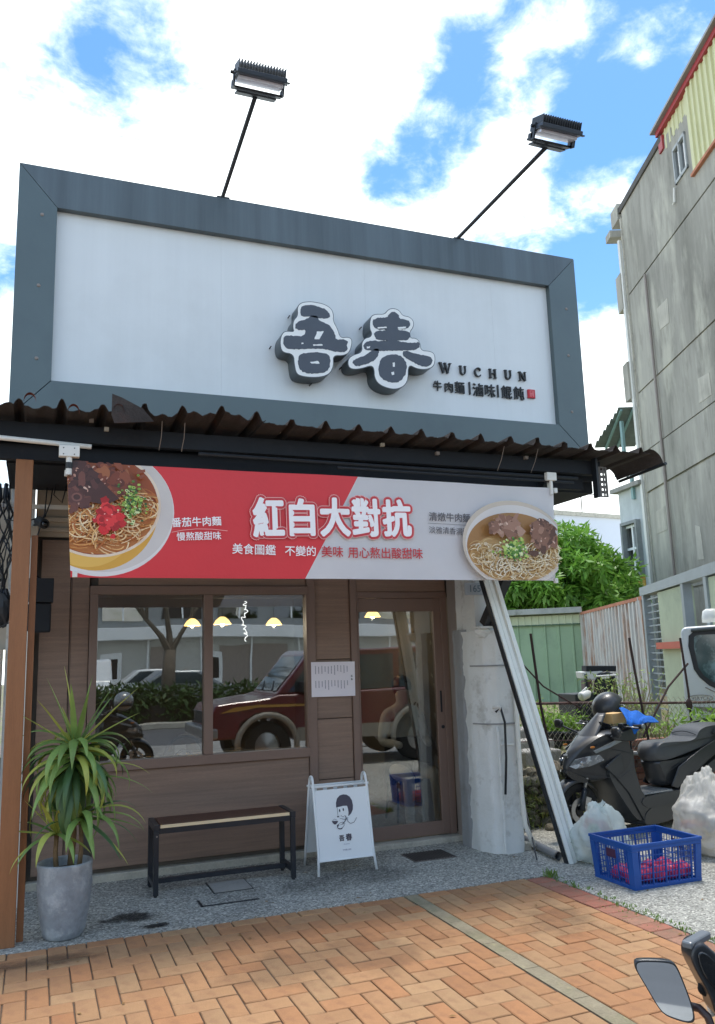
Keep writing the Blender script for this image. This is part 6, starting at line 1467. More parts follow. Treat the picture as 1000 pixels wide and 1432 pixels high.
for nm, ax in (('front', 0), ('back', 0), ('left', 1), ('right', 1)):
    L0, L1 = (x0+.05, x1-.05) if ax == 0 else (y0+.05, y1-.05); base = {'front': y0, 'back': y1, 'left': x0, 'right': x1}[nm]; s_ = -1 if nm in ('front', 'left') else 1
    def pt(l, z, d=0.0):
        q = base+s_*(tp_(z)-d); return (l, q, z) if ax == 0 else (q, l, z)
    n = 17 if ax == 0 else 12
    for k in range(n+1):
        l = L0+(L1-L0)*k/n; big = k % 4 == 0
        MB().bar(pt(l, .02, .006), pt(l, H-.045, .006), .009 if big else .0035, .012 if big else .005, (0, 1, 0) if ax == 0 else (1, 0, 0)).build('rib' if big else 'slat', m_blue, cr)
    for k in range(1, 6):
        z = .02+(H-.065)*k/6; MB().bar(pt(L0-.01, z, .0085), pt(L1+.01, z, .0085), .0045, .0045).build('cross_slat', m_blue, cr)
    if ax == 1:
        m0 = (L0+L1)/2; MB().obox(pt(m0, .205, .002), (.004 if ax else .05, 0, 0), (0, .05, 0), (0, 0, .028)).build('label_plate', mat('plate_maroon', S('#4a2a48'), .5), cr)
from mathutils import noise as mnoise
def lump(c, rx, ry, rz, amp, fr, seed, n=40, m=28, flat=.25, top=None):
    mb = MB(); c = Vector(c); vs = []; fs = []; so = Vector((seed*3.1, seed*1.7, 0))
    for i in range(m+1):
        th = math.pi*i/m
        for j in range(n):
            ph = 2*math.pi*j/n; d = Vector((math.sin(th)*math.cos(ph), math.sin(th)*math.sin(ph), math.cos(th)))
            w_ = Vector((mnoise.noise(d*2+so), mnoise.noise(d*2-so), 0))*.6
            g_ = max(0, d.z+.1)*max(0, 1-d.z)**.5; ang = ph*7+6*mnoise.noise(d*1.3+so)
            k = 1+amp*.8*mnoise.noise(d*fr*.8+so)+amp*.35*mnoise.noise((d+w_)*fr*2.0-so)+.040*g_*(abs(math.sin(ang))-.5)+.03*g_*(abs(math.sin(ang*2.3+1))-.5)+amp*.10*(.3-abs(mnoise.noise((d+w_)*fr*4-so)))
            p = Vector((d.x*rx, d.y*ry, d.z*rz))*k
            if p.z < -rz*(1-flat): p.z = -rz*(1-flat)+ (p.z+rz*(1-flat))*.1
            if top and d.z > .3: q = (d.z-.3)/.7; p.x *= 1-q*top; p.y *= 1-q*top; p.z *= 1+q*.25
            vs.append(c+p)
    for i in range(m):
        for j in range(n): a = i*n+j; b = i*n+(j+1) % n; fs.append((a, a+n, b+n, b))
    return mb.add(vs, fs)
m_pink = mat('pink_packet', S('#d8436b'), .35, var=.25, vs=12, trans=.2)
r4 = random.Random(8); k = 0
PINK = ['pink packet in the near left corner of the blue crate', 'pink packet at the front of the blue crate, second from left', 'pink packet in the front middle of the blue crate', 'pink packet in the front right of the blue crate', 'pink packet in the near right corner of the blue crate']
for k in range(5):
    cx_ = x0+.075+k*.105; o = lump((cx_, y0+.10+r4.uniform(0, .02), .062), .056, .06, .055, .35, 2.2, k+1, 22, 16).build('packet', m_pink, None, smooth=True, loc=(cx_, y0+.1, .012)); tag(o, PINK[k], 'packet', 'pink packets in the blue crate')
for k in range(4):
    cx_ = x0+.09+k*.13; o = lump((cx_, y0+.25+r4.uniform(0, .02), .06), .065, .06, .052, .35, 2.2, k+11, 22, 16).build('packet', m_pink, None, smooth=True, loc=(cx_, y0+.25, .012)); tag(o, ['pink packet at the left of the rear row in the crate', 'pink packet left of centre in the rear row of the crate', 'pink packet right of centre in the rear row of the crate', 'pink packet at the right of the rear row in the crate'][k], 'packet', 'pink packets in the blue crate')
m_bag = mat('plastic_bag_bluish', S('#dbe8e8'), .22, var=.08, vs=5, trans=.45, bump=.7, bs=30, dirt=[(S('#c06a5a'), 3.0, .62, .72, .55), (S('#8fa0a0'), 7, .60, .75, .5)], spec=.7)
m_bag2 = mat('plastic_bag_white', S('#e2e0da'), .25, var=.08, vs=4, trans=.4, bump=.8, bs=26, spec=.6, dirt=[(S('#a5a39d'), 6, .56, .75, .5)])
def see_through(m, f):
    nt = m.node_tree; N = nt.nodes; L = nt.links; o = [n for n in N if n.type == 'OUTPUT_MATERIAL'][0]; src = o.inputs[0].links[0].from_socket
    t = N.new('ShaderNodeBsdfTransparent'); x = N.new('ShaderNodeMixShader'); x.inputs[0].default_value = f; L.new(src, x.inputs[1]); L.new(t.outputs[0], x.inputs[2]); L.new(x.outputs[0], o.inputs[0])
see_through(m_bag, .30); see_through(m_bag2, .26)
def contents(par, c, rx, ry, rz, n, seed):
    r = random.Random(seed)
    for k in range(n):
        a = r.uniform(0, 6.28); q = r.uniform(.1, .62); z = c[2]+rz*r.uniform(-.6, .5); col = r.choice(['#c25a4a', '#d8d2c4', '#5f7f9a', '#d9b36a', '#8c8a84', '#e6e4dd', '#6f8a5a'])
        lump((c[0]+rx*q*math.cos(a), c[1]+ry*q*math.sin(a), max(z, .06)), r.uniform(.04, .08), r.uniform(.04, .07), r.uniform(.03, .06), .4, 2.5, k+seed, 14, 10).build('contents', mat('rubbish'+['_a', '_b', '_c', '_d', '_e', '_f', '_g'][['#c25a4a', '#d8d2c4', '#5f7f9a', '#d9b36a', '#8c8a84', '#e6e4dd', '#6f8a5a'].index(col)], S(col), .7), par, smooth=True)
g1 = thing('rubbish_bag', 'tied pale blue plastic rubbish bag left of the blue crate', 'rubbish bag', (4.12, 5.62, 0))
lump((4.16, 5.62, .155), .24, .18, .215, .30, 2.6, 3, 64, 44, top=.35).build('bag', m_bag, g1, smooth=True)
lump((4.165, 5.60, .37), .045, .03, .04, .5, 2.0, 5, 20, 14).build('knot', m_bag, g1, smooth=True)
contents(g1, (4.16, 5.62, .155), .24, .18, .215, 12, 31)
MB().grid(lambda u, v: Vector((4.165+.10*(u-.5)*(.3+v), 5.60+.03*math.sin(u*9), .385+.055*v*(1-.3*math.sin(u*7)))), 12, 4).build('bag_ears', m_bag, g1, smooth=True)
g2 = thing('rubbish_bag', 'large full white rubbish bag at the right edge beside the blue crate', 'rubbish bag', (4.86, 5.35, 0))
lump((5.06, 5.42, .25), .27, .26, .31, .24, 2.6, 7, 110, 80, top=.40).build('bag', m_bag2, g2, smooth=True)
contents(g2, (5.06, 5.42, .25), .27, .26, .31, 16, 51)
lump((5.09, 5.42, .60), .05, .04, .05, .5, 2.0, 6, 20, 14).build('knot', m_bag2, g2, smooth=True)

# ------------------------------------------------------------------ scooter (x forward, y to the rider's left, z up)
m_sc = mat('scooter_matt_black', S('#2e3033'), .33, var=.08, vs=4, dirt=[(S('#5a5a58'), 4, .6, .85, .25)], coat=.15)
m_scg = mat('scooter_gloss_trim', S('#1b1c1e'), .16, var=.05, coat=.5)
m_seat = mat('seat_vinyl', S('#4c4e51'), .5, var=.08, vs=6, bump=.25, bs=140)
m_rub = mat('tyre_rubber', S('#1b1b1c'), .85, var=.15, vs=10)
m_rim = mat('rim_dark', S('#2d2e30'), .4, metal=.7)
m_chrome = mat('brushed_metal', S('#a9aaac'), .3, metal=.9)
m_grey = mat('scooter_grey_mat', S('#8e8f8e'), .85, var=.15, vs=10, bump=.5, bs=90)
def inflate(P, w, bulge=.10, nl=9, smooth_it=2, off=0.0, power=2.4):
    Q = [Vector((x, 0, z)) for x, z in P]
    for _ in range(smooth_it):
        Z = []
        for a, b in zip(Q, Q[1:]+Q[:1]): Z += [a*.8+b*.2, a*.2+b*.8]
        Q = Z
    c = sum(Q, Vector())/len(Q); n = len(Q); vs = []; fs = []
    for k in range(nl):
        t = -1+2*k/(nl-1); s_ = 1-bulge*abs(t)**power
        for p in Q:
            q = c+(p-c)*s_; ww = w(p.x, p.z) if callable(w) else w; vs.append((q.x, off+t*ww, q.z))
    for k in range(nl-1):
        for i in range(n): fs.append((k*n+i, (k+1)*n+i, (k+1)*n+(i+1) % n, k*n+(i+1) % n))
    fs += [tuple(range(n)), tuple(range(nl*n-1, (nl-1)*n-1, -1))]
    return MB().add(vs, fs)
def lerp_(x, a, b, c, d): u = max(0, min(1, (x-a)/(b-a))); return c+(d-c)*u
def make_scooter():
    s = thing('scooter', 'x', 'scooter', (0, 0, 0))
    B = lambda mb, nm, m, par=None, a=42: sharp(mb.build(nm, m, par or s, fix=True), a)
    FX, RX, RR = .19, -1.16, .245
    for nm, X in (('front_wheel', FX), ('rear_wheel', RX)):
        wd = .048 if X > 0 else .058
        w = B(MB().lathe([(.165, -wd*.8), (.215, -wd), (RR-.012, -wd*.75), (RR, -wd*.3), (RR, wd*.3), (RR-.012, wd*.75), (.215, wd), (.165, wd*.8), (.165, -wd*.8)], (X, 0, RR), 40, (0, 1, 0)), nm, m_rub)
        mb = MB(); mb.lathe([(.150, -wd*.8), (.168, -wd*.85), (.168, wd*.85), (.150, wd*.8), (.150, -wd*.8)], (X, 0, RR), 32, (0, 1, 0)); mb.lathe([(.04, -.05), (.04, .05)], (X, 0, RR), 16, (0, 1, 0))
        for k in range(5):
            a = k*2*math.pi/5; mb.bar((X+.03*math.cos(a), .015, RR+.03*math.sin(a)), (X+.155*math.cos(a+.15), .015, RR+.155*math.sin(a+.15)), .028, .022, (0, 1, 0))
        mb.build('rim', m_rim, w)
        if X > 0:
            mb = MB(); mb.lathe([(.06, .055), (.105, .055), (.105, .059), (.06, .059), (.06, .055)], (X, 0, RR), 30, (0, 1, 0)); mb.build('brake_disc', m_chrome, w)
            MB().obox((X-.08, .066, RR+.07), (.03, 0, .01), (0, .016, 0), (-.01, 0, .035)).build('brake_caliper', m_chrome, w, bevel=.004)
    for y in (-.075, .075):
        MB().tube([(FX, y, RR), (FX-.05, y, RR+.18)], .024, 12).build('fork_leg', m_blackmetal, s, smooth=True); MB().tube([(FX-.05, y, RR+.18), (FX-.13, y*.9, .60)], .016, 10).build('fork_tube', m_chrome, s, smooth=True)
    # front mudguard
    mb = MB()
    def fend(u, v):
        a = R(-8+150*u); r = RR+.022+.006*math.sin(u*3); t = (v-.5)*2; return Vector((FX+(r-.03*abs(t)**3)*math.cos(a), .078*t*(1-.35*(1-u)**3), RR+(r-.035*abs(t)**3)*math.sin(a)))
    mb.grid(fend, 20, 10); o = B(mb, 'front_mudguard', m_sc); sd = o.modifiers.new('solid', 'SOLIDIFY'); sd.thickness = .004
    # nose and front cowl
    wn = lambda x, z: lerp_(x, -.25, .30, .205, .055)*lerp_(z, .42, .62, .8, 1)
    B(inflate([(.30, .575), (.275, .67), (.20, .755), (.08, .835), (-.04, .90), (-.18, .915), (-.30, .88), (-.37, .80), (-.38, .66), (-.32, .55), (-.20, .48), (-.02, .46), (.12, .475), (.24, .515)], wn, .16, 13, 2), 'front_cowl', m_sc)
    B(inflate([(.318, .565), (.30, .60), (.20, .545), (.10, .50), (.12, .46), (.25, .50)], lambda x, z: lerp_(x, .05, .32, .12, .035), .1, 9, 1), 'beak', m_scg)
    for y in (-1, 1):
        # headlight lens and strake with a silver highlight put into its colour, one each side
        L = MB(); ring = [(.275, .045, .62), (.24, .085, .60), (.12, .150, .62), (.0, .192, .665), (.04, .185, .71), (.14, .150, .705), (.24, .085, .68)]
        P = [Vector((a+.006, y*(b_+.010), c)) for a, b_, c in ring]; cc = sum(P, Vector())/len(P)+Vector((.012, y*.012, 0)); L.add(P+[cc], [(i, (i+1) % 7, 7) for i in range(7)])
        hl = L.build('headlight', mat('headlight_lens', S('#60666b'), .08, var=.35, vs=14, spec=1.0, coat=1.0, dirt=[(S('#c3c9cc'), 14, .5, .6, .7)]), s, fix=True)
        MB().ell((.185, y*.120, .645), .028, .014, .028, 12, 8).build('bulb', m_chrome, hl, smooth=True)
        mb = MB(); mb.prism([Vector((a, y*b_, c)) for a, b_, c in ((.10, .172, .745), (-.06, .207, .80), (-.20, .212, .845), (-.22, .212, .81), (-.06, .209, .765), (.08, .180, .725))], (0, y*.006, 0)); mb.build('side_strake', mat('strake_highlight', S('#8b8e91'), .3, metal=.5), s, fix=True)
        B(inflate([(-.08, .86), (-.22, .90), (-.36, .93), (-.42, .88), (-.40, .80), (-.25, .80), (-.12, .82)], .03, .2, 7, 2, y*.205), 'cowl_shoulder', m_sc)
    # leg shield sweeping to the floor
    B(inflate([(-.04, .56), (-.20, .66), (-.36, .76), (-.38, .66), (-.34, .50), (-.38, .36), (-.50, .30), (-.54, .17), (-.50, .07), (-.36, .10), (-.20, .30), (-.10, .44)], lambda x, z: lerp_(z, .1, .75, .17, .17), .07, 9, 2), 'leg_shield', m_sc)
    for y in (-1, 1):
        mb = MB(); mb.prism([Vector((a, y*.168, c)) for a, c in ((-.02, .60), (-.28, .74), (-.38, .72), (-.38, .56), (-.44, .36), (-.56, .22), (-.62, .12), (-.44, .10), (-.28, .36), (-.14, .50))], (0, y*.016, 0)); sharp(mb.build('side_blade', m_sc, s, fix=True, bevel=.008), 50)
    B(inflate([(-.40, .25), (-.44, .31), (-.70, .315), (-1.04, .33), (-1.08, .28), (-.70, .20), (-.50, .20)], .19, .05, 7, 1), 'floorboard', m_sc)
    MB().box(-.86, -.45, -.17, .17, .316, .327).build('floor_mat', m_grey, s, bevel=.004)
    for k in range(11): MB().box(-.85+k*.036, -.838+k*.036, -.16, .16, .327, .332).build('mat_rib', m_grey, s)
    # sweeping under-body
    B(inflate([(-.40, .06), (-.52, .05), (-.76, .055), (-.98, .12), (-1.22, .26), (-1.46, .42), (-1.70, .56), (-1.62, .60), (-1.30, .47), (-1.0, .34), (-.80, .27), (-.55, .22), (-.42, .16)], lambda x, z: lerp_(x, -1.4, -.6, .15, .19), .06, 9, 2), 'under_fairing', m_sc)
    # rear body
    B(inflate([(-.70, .585), (-.76, .46), (-.78, .36), (-.92, .33), (-1.1, .38), (-1.42, .50), (-1.72, .62), (-1.86, .72), (-1.84, .80), (-1.5, .72), (-1.2, .62), (-.9, .58)], lambda x, z: lerp_(x, -1.8, -1.2, .09, .155)*lerp_(x, -1.05, -.72, 1, .72), .12, 11, 2), 'rear_body', m_sc)
    for y in (-1, 1):
        mb = MB(); mb.prism([Vector((a, y*.160, c)) for a, c in ((-.84, .36), (-.96, .52), (-1.3, .66), (-1.62, .76), (-1.80, .78), (-1.74, .70), (-1.4, .56), (-1.1, .42), (-.92, .33))], (0, y*.014, 0)); sharp(mb.build('side_panel', m_sc, s, fix=True, bevel=.008), 50)
        MB().tube([(-1.06, y*.18, .40), (-1.12, y*.205, .42), (-1.18, y*.205, .45)], .012, 8).build('footpeg', m_chrome, s, smooth=True)
        MB().tube([(-1.50, y*.15, .78), (-1.62, y*.17, .86), (-1.82, y*.16, .88), (-1.90, y*.08, .87)], .013, 10).build('grab_rail', m_blackmetal, s, smooth=True)
    # seat: rider hollow, step and pillion pad
    B(inflate([(-.68, .63), (-.695, .70), (-.76, .745), (-.95, .745), (-1.16, .735), (-1.26, .76), (-1.33, .84), (-1.45, .875), (-1.70, .875), (-1.84, .83), (-1.86, .77), (-1.6, .72), (-1.3, .655), (-1.0, .60), (-.80, .565), (-.72, .575)], lambda x, z: lerp_(x, -1.0, -.66, .155, .115)*lerp_(x, -1.86, -1.5, .7, 1), .14, 13, 2), 'seat', m_seat)
    MB().tube([(-1.27, y_, .775+.035*math.cos(y_*9)) for y_ in np.linspace(-.14, .14, 9)], .004, 6).build('seat_seam', m_blackmetal, s)
    B(inflate([(-1.84, .70), (-1.90, .72), (-1.92, .66), (-1.86, .62)], .09, .1, 5, 1), 'tail_light', mat('tail_red', S('#8c1518'), .15))
    # windshield, dashboard, bars
    mb = MB()
    def ws(u, v):
        t = (v-.5)*2; x = .105-.27*u-.05*t*t; z = .80+.245*u; return Vector((x, t*(.125-.075*u**1.5), z))
    mb.grid(ws, 10, 10); o = B(mb, 'windshield', mat('smoked_shield', S('#3b3d40'), .38)); sd = o.modifiers.new('solid', 'SOLIDIFY'); sd.thickness = .004
    MB().obox((-.16, 0, .93), (.06, 0, .02), (0, .09, 0), (-.01, 0, .03)).build('dashboard', m_scg, s, bevel=.01)
    MB().tube([(-.30, -.33, .93), (-.27, -.20, .925), (-.22, 0, .91), (-.27, .20, .925), (-.30, .33, .93)], .014, 10).build('handlebar', m_blackmetal, s, smooth=True)
    for y in (-1, 1):
        MB().tube([(-.285, y*.25, .928), (-.315, y*.37, .935)], .019, 12).build('grip', m_rub, s, smooth=True); MB().lathe([(.022, 0), (.022, .015)], (-.315, y*.37, .935), 12, (-.2, y, 0)).build('bar_end', m_chrome, s)
        MB().tube([(-.24, y*.22, .93), (-.22, y*.30, .935), (-.25, y*.38, .93)], .006, 8).build('brake_lever', m_chrome, s, smooth=True)
        MB().obox((-.25, y*.20, .935), (.03, 0, 0), (0, .03, 0), (0, 0, .022)).build('switch_unit', m_blackmetal, s, bevel=.006)
    # mirror on short stalks set on the cowl
    for y in (-1, 1):
        mr_ = inflate([(-.05, .0), (-.04, .045), (.03, .05), (.065, .02), (.04, -.03), (-.03, -.035)], .022, .35, 9, 2); mb = MB(); rot = Matrix.Rotation(R(90 if y < 0 else 78), 3, 'Z')
        c_ = Vector((.02, y*.33, .94)) if y < 0 else Vector((-.10, y*.26, .885)); mb.add([c_+rot @ (Vector(v)*(1.0 if y < 0 else 1.15)) for v in mr_.v], mr_.f); o = B(mb, 'mirror', m_sc)
        MB().tube([(-.06, y*.17, .87), c_+Vector((0, -y*.04, -.01))], .009, 8).build('stalk', m_blackmetal, o)
    MB().tube([(-.33, .10, .90), (-.42, .12, .80), (-.44, .10, .66), (-.40, .08, .55)], .008, 7).build('cable', m_blackmetal, s, smooth=True)
    B(inflate([(-1.38, .22), (-1.36, .30), (-1.05, .34), (-.86, .28), (-.84, .18), (-1.0, .13), (-1.3, .15)], .05, .2, 7, 2, .115), 'engine_case', mat('engine_grey', S('#4b4d4f'), .5, metal=.4))
    MB().tube([(-.8, -.13, .16), (-1.0, -.14, .2), (-1.15, -.17, .30), (-1.62, -.18, .42)], [.02, .022, .055, .05], 14).build('exhaust', m_blackmetal, s, smooth=True)
    B(inflate([(-1.60, .60), (-1.70, .58), (-1.80, .40), (-1.78, .36), (-1.66, .48), (-1.55, .55)], .07, .1, 5, 1), 'rear_mudguard', m_blackmetal)
    MB().tube([(-.95, .14, .12), (-1.05, .24, .015)], .010, 8).build('side_stand', m_blackmetal, s)
    # panel gaps, badge, indicator lamps, number-plate bracket
    for y in (-1, 1):
        for P_ in ([(.20, .135, .545), (.02, .178, .52), (-.16, .205, .50), (-.30, .212, .56)], [(.06, .178, .80), (-.12, .208, .74), (-.30, .216, .70), (-.41, .21, .70)], [(-.86, .165, .50), (-1.0, .166, .555), (-1.3, .160, .645)]):
            MB().tube([(a, y*b_, c) for a, b_, c in P_], .0022, 5).build('panel_gap', m_blackmetal, s)
        MB().ell((.10, y*.168, .775), .03, .006, .010, 12, 8).build('indicator', mat('indicator_amber', S('#b06a22'), .2), s, smooth=True)
    MB().obox((.262, 0, .70), (.004, 0, .012), (0, .022, 0), (-.006, 0, .006)).build('badge', m_chrome, s)
    text('emblem', 'S', Matrix.Translation((.17, .135, .76)) @ Matrix.Rotation(R(90), 4, 'X') @ Matrix.Rotation(R(180), 4, 'Y'), m_chrome, s, .02, 0, fit=(.02, 0)) if False else None
    return s
scoot = make_scooter(); scoot['label'] = 'matt black step-through scooter parked behind the rubbish bags'
SP = Vector((4.64, 6.36, 0)); SA = math.pi+R(8)
scoot.location = SP; scoot.rotation_euler = (R(0), 0, SA)
SM = Matrix.Translation(SP) @ Matrix.Rotation(SA, 4, 'Z')
def sl(x, y, z): return SM @ Vector((x, y, z))
# helmet hung on the far mirror, cardboard box, blue towel
hc = ony(851, 990, 6.72)
he = thing('helmet', 'matt black open-face helmet with small white print on the scooter handlebar', 'helmet', hc)
Mh = Matrix.Rotation(R(-18), 3, 'Y')
def shell_h(u, v):
    ph = 2*math.pi*u; th = .02+v*R(112); c_ = math.cos(th); front = max(0, math.cos(ph-R(-48)))**2
    if th > R(58): th = R(58)+(th-R(58))*(1-.80*front**.8)
    return hc+Mh @ Vector((.150*math.sin(th)*math.cos(ph), .135*math.sin(th)*math.sin(ph), .140*math.cos(th)))
o = MB().grid(shell_h, 40, 18).build('shell', mat('helmet_black', S('#303235'), .38, var=.05, coat=.2), he, smooth=True); sd = o.modifiers.new('s', 'SOLIDIFY'); sd.thickness = .012
MB().ell(hc-Vector((0, 0, .02)), .128, .115, .10, 16, 10).build('lining', m_blackmetal, he, smooth=True)
MB().tube([hc+Mh @ Vector((.155*math.cos(a), .14*math.sin(a), -.015-.015*math.cos(a))) for a in np.linspace(R(-100), R(30), 12)], .007, 6).build('rim_trim', m_scg, he, smooth=True)
def on_shell(u, v): return shell_h(u, v)
mb = MB()
for k in range(4):
    a = on_shell(.74+k*.026, .40); b = on_shell(.74+k*.026+.018, .40); c_ = on_shell(.74+k*.026+.018, .46); d_ = on_shell(.74+k*.026, .46); nn_ = (a-hc).normalized()*.003; mb.add([a+nn_, b+nn_, c_+nn_, d_+nn_], [(0, 1, 2, 3)])
mb.build('white_print', m_frostwhite, he)
MB().tube([hc+Vector((-.09, -.09, -.05)), hc+Vector((-.07, -.12, -.14)), hc+Vector((-.04, -.08, -.17))], .006, 6).build('strap', m_blackmetal, he)
a = sl(-.10, -.02, 1.02)
bxm = thing('cardboard_box', 'small tan cardboard box wedged behind the scooter windshield', 'box', a)
dX, dY = Matrix.Rotation(SA+.2, 3, 'Z') @ Vector((1, 0, 0)), Matrix.Rotation(SA+.2, 3, 'Z') @ Vector((0, 1, 0))
MB().obox(ony(857, 1004, 6.42), dX*.10, dY*.06, (0, 0, .045)).build('carton', mat('cardboard', S('#d8b27a'), .8, var=.06, vs=8, stretch=(1, 1, 5)), bxm, bevel=.003)
tw_l = thing('towel', 'bright blue towel draped over the scooter handlebar', 'towel', ony(893, 1003, 6.25))
cn = [ony(866, 991, 6.40), ony(883, 990, 6.5), ony(921, 1009, 6.45), ony(892, 1020, 6.10), ony(874, 1007, 6.12), ony(884, 1021, 6.05)]
def towel(u, v):
    A = cn[0].lerp(cn[2], u)+Vector((0, 0, .02*math.sin(u*3.1))); Bv = ony(876, 1008, 6.12).lerp(ony(906, 1010, 6.12), u)
    p = A.lerp(Bv, min(1, v*1.6)); dropv = max(0, v-.55)/.45
    p.z -= dropv*.10*math.exp(-((u-.35)/.28)**2)+.0*u; p.z += .010*math.sin(u*17+v*4)+.006*math.sin(u*31)*v; p.y -= .015*math.sin(u*13)*v; return p
o = MB().grid(towel, 40, 18).build('cloth', mat('towel_blue', S('#1f6fd2'), .95, var=.12, vs=18, bump=1.0, bs=260), tw_l, smooth=True); sd = o.modifiers.new('s', 'SOLIDIFY'); sd.thickness = .008

# nearer scooter: only its left mirror and controls reach into the picture
SP2 = Vector((1.28, .74, 0)); SM2 = Matrix.Translation(SP2) @ Matrix.Rotation(R(-4), 4, 'Z')
sc2 = copy_tree(scoot, SP2, R(-4), 'black scooter whose mirror and brake lever reach in at the bottom right corner'); sc2['group'] = 'black scooters'; scoot['group'] = 'black scooters'
for c in list(kids(sc2)):
    if c.name.startswith(('mirror', 'windshield')):
        for g in kids(c): bpy.data.objects.remove(g)
        bpy.data.objects.remove(c)
def attach(o, par, M): o.parent = par; o.matrix_parent_inverse = M.inverted(); return o
MO = [(200, 450), (300, 442), (470, 448), (570, 462), (620, 500), (700, 690), (770, 880), (802, 1010), (795, 1066), (740, 1080), (640, 1055), (500, 1002), (430, 925), (300, 700), (215, 560), (192, 500)]
D0 = 1.45
cen = dp(860+500/7.14, 1280+760/7.14, D0)
nrm_m = ((EYEP-cen).normalized()*1.0+Vector((.12, -.05, -.26))).normalized()
def mpt(a, b, off=0.0, k=1.0):
    d = ray(860+a/7.14, 1280+b/7.14); t_ = (cen-EYEP).dot(nrm_m)/d.dot(nrm_m); p = EYEP+d*t_; p = cen+(p-cen)*k; return p+nrm_m*off
P0 = [mpt(*q) for q in MO]
def cham(P, c0):
    Q = P
    for _ in range(2):
        Z = []
        for a, b in zip(Q, Q[1:]+Q[:1]): Z += [a*.75+b*.25, a*.25+b*.75]
        Q = Z
    return Q
P0 = cham(P0, cen); n = len(P0); vs = []; fs = []
for off, k in ((.0, .93), (.002, .985), (-.004, 1.0), (-.02, .97), (-.032, .80), (-.037, .4)): vs += [cen+(p-cen)*k+nrm_m*off for p in P0]
for L_ in range(5):
    for i in range(n): fs.append((L_*n+i, L_*n+(i+1) % n, (L_+1)*n+(i+1) % n, (L_+1)*n+i))
fs.append(tuple(range(5*n, 6*n)))
attach(MB().add(vs, fs).build('mirror_housing', mat('mirror_black', S('#26282b'), .3, coat=.3), None, smooth=True, fix=True, loc=(0, 0, 0)), sc2, SM2)
mg = bpy.data.materials.new('mirror_glass'); mg.use_nodes = True; q = mg.node_tree.nodes['Principled BSDF']; q.inputs['Base Color'].default_value = (.75, .78, .8, 1); q.inputs['Metallic'].default_value = 1; q.inputs['Roughness'].default_value = .02
attach(MB().poly([cen+(p-cen)*.93+nrm_m*.0008 for p in P0]).build('mirror_glass', mg, None, loc=(0, 0, 0)), sc2, SM2)
def d1(px, py, D=1.45): return dp(px, py, D)
attach(MB().tube([d1(962, 1406, 1.48), d1(978, 1410, 1.47), d1(990, 1422, 1.46), d1(1000, 1450, 1.46), d1(1030, 1480, 1.44)], .0065, 12).build('mirror_stem', mat('stem_brown', S('#4b3936'), .4), None, smooth=True, loc=(0, 0, 0)), sc2, SM2)
Pq = [d1(a, b) for a, b in ((969, 1329), (975, 1322), (985, 1319), (1000, 1332), (1040, 1370), (1040, 1450), (1003, 1425), (996, 1400), (985, 1378), (972, 1355), (967, 1342))]
attach(MB().prism(cham(Pq, None), FH*.05).build('reservoir_unit', mat('unit_black', S('#24272b'), .35, coat=.2), None, fix=True, loc=(0, 0, 0), bevel=.004, seg=3), sc2, SM2)
Pq = [d1(a, b, 1.445) for a, b in ((975, 1335), (984, 1330), (998, 1341), (1020, 1365), (1020, 1400), (1000, 1385), (982, 1360))]
attach(MB().prism(cham(Pq, None), FH*.006).build('unit_cover', m_scg, None, fix=True, loc=(0, 0, 0), bevel=.002), sc2, SM2)
mb = MB(); mb.bar(d1(960, 1322, 1.46), d1(988, 1306, 1.50), .018, .012); attach(mb.build('clamp_end', mat('clamp_grey', S('#7d8083'), .35, metal=.4), None, loc=(0, 0, 0), bevel=.003), sc2, SM2)
attach(MB().ell(d1(986, 1382, 1.48), .012, .012, .012, 12, 8).build('knob', m_rub, None, smooth=True, loc=(0, 0, 0)), sc2, SM2)
attach(MB().tube([d1(991, 1390, 1.5), d1(992, 1405, 1.5), d1(996, 1420, 1.5)], .005, 8).build('white_cable', m_pipewhite, None, loc=(0, 0, 0)), sc2, SM2)

# ------------------------------------------------------------------ the street behind the camera, seen mirrored in the glass
def refl(px, py, Yv): p = ony(px, py, Yv); return Vector((p.x, 2*(YW+.02)-p.y, p.z))
# red off-road vehicle parked right of the photographer, nose towards -X
m_car = mat('car_red', S('#62191f'), .3, var=.05, coat=.8); m_carglass = mat('car_glass', S('#39474c'), .05, spec=1.0, var=.1); m_gold = mat('stripe_gold', S('#b48a3f'), .4); m_flare = mat('flare_grey', S('#8f8a80'), .5)
cv = thing('off_road_vehicle', 'dark red off-road vehicle with grey wheel arches, mirrored in the shop window', 'car', (4.6, .72, 0))
def cx_(P, y0, y1): return MB().prism([(2.42+x, y0, z) for x, z in P], (0, y1-y0, 0))
body = [(0, .55), (.02, .85), (.10, .98), (.9, 1.06), (1.05, 1.10), (4.2, 1.14), (4.22, .50), (3.75, .46), (3.70, .70), (3.50, .86), (3.15, .86), (2.95, .70), (2.9, .42), (1.28, .42), (1.22, .70), (1.02, .84), (.68, .84), (.46, .70), (.42, .48), (.05, .48)]
cx_(body, -.12, 1.56).build('body', m_car, cv, fix=True, bevel=.035, seg=3)
cx_([(1.02, 1.09), (1.52, 1.70), (1.62, 1.76), (4.05, 1.78), (4.2, 1.14)], -.02, 1.46).build('cabin', m_car, cv, fix=True, bevel=.03, seg=3)
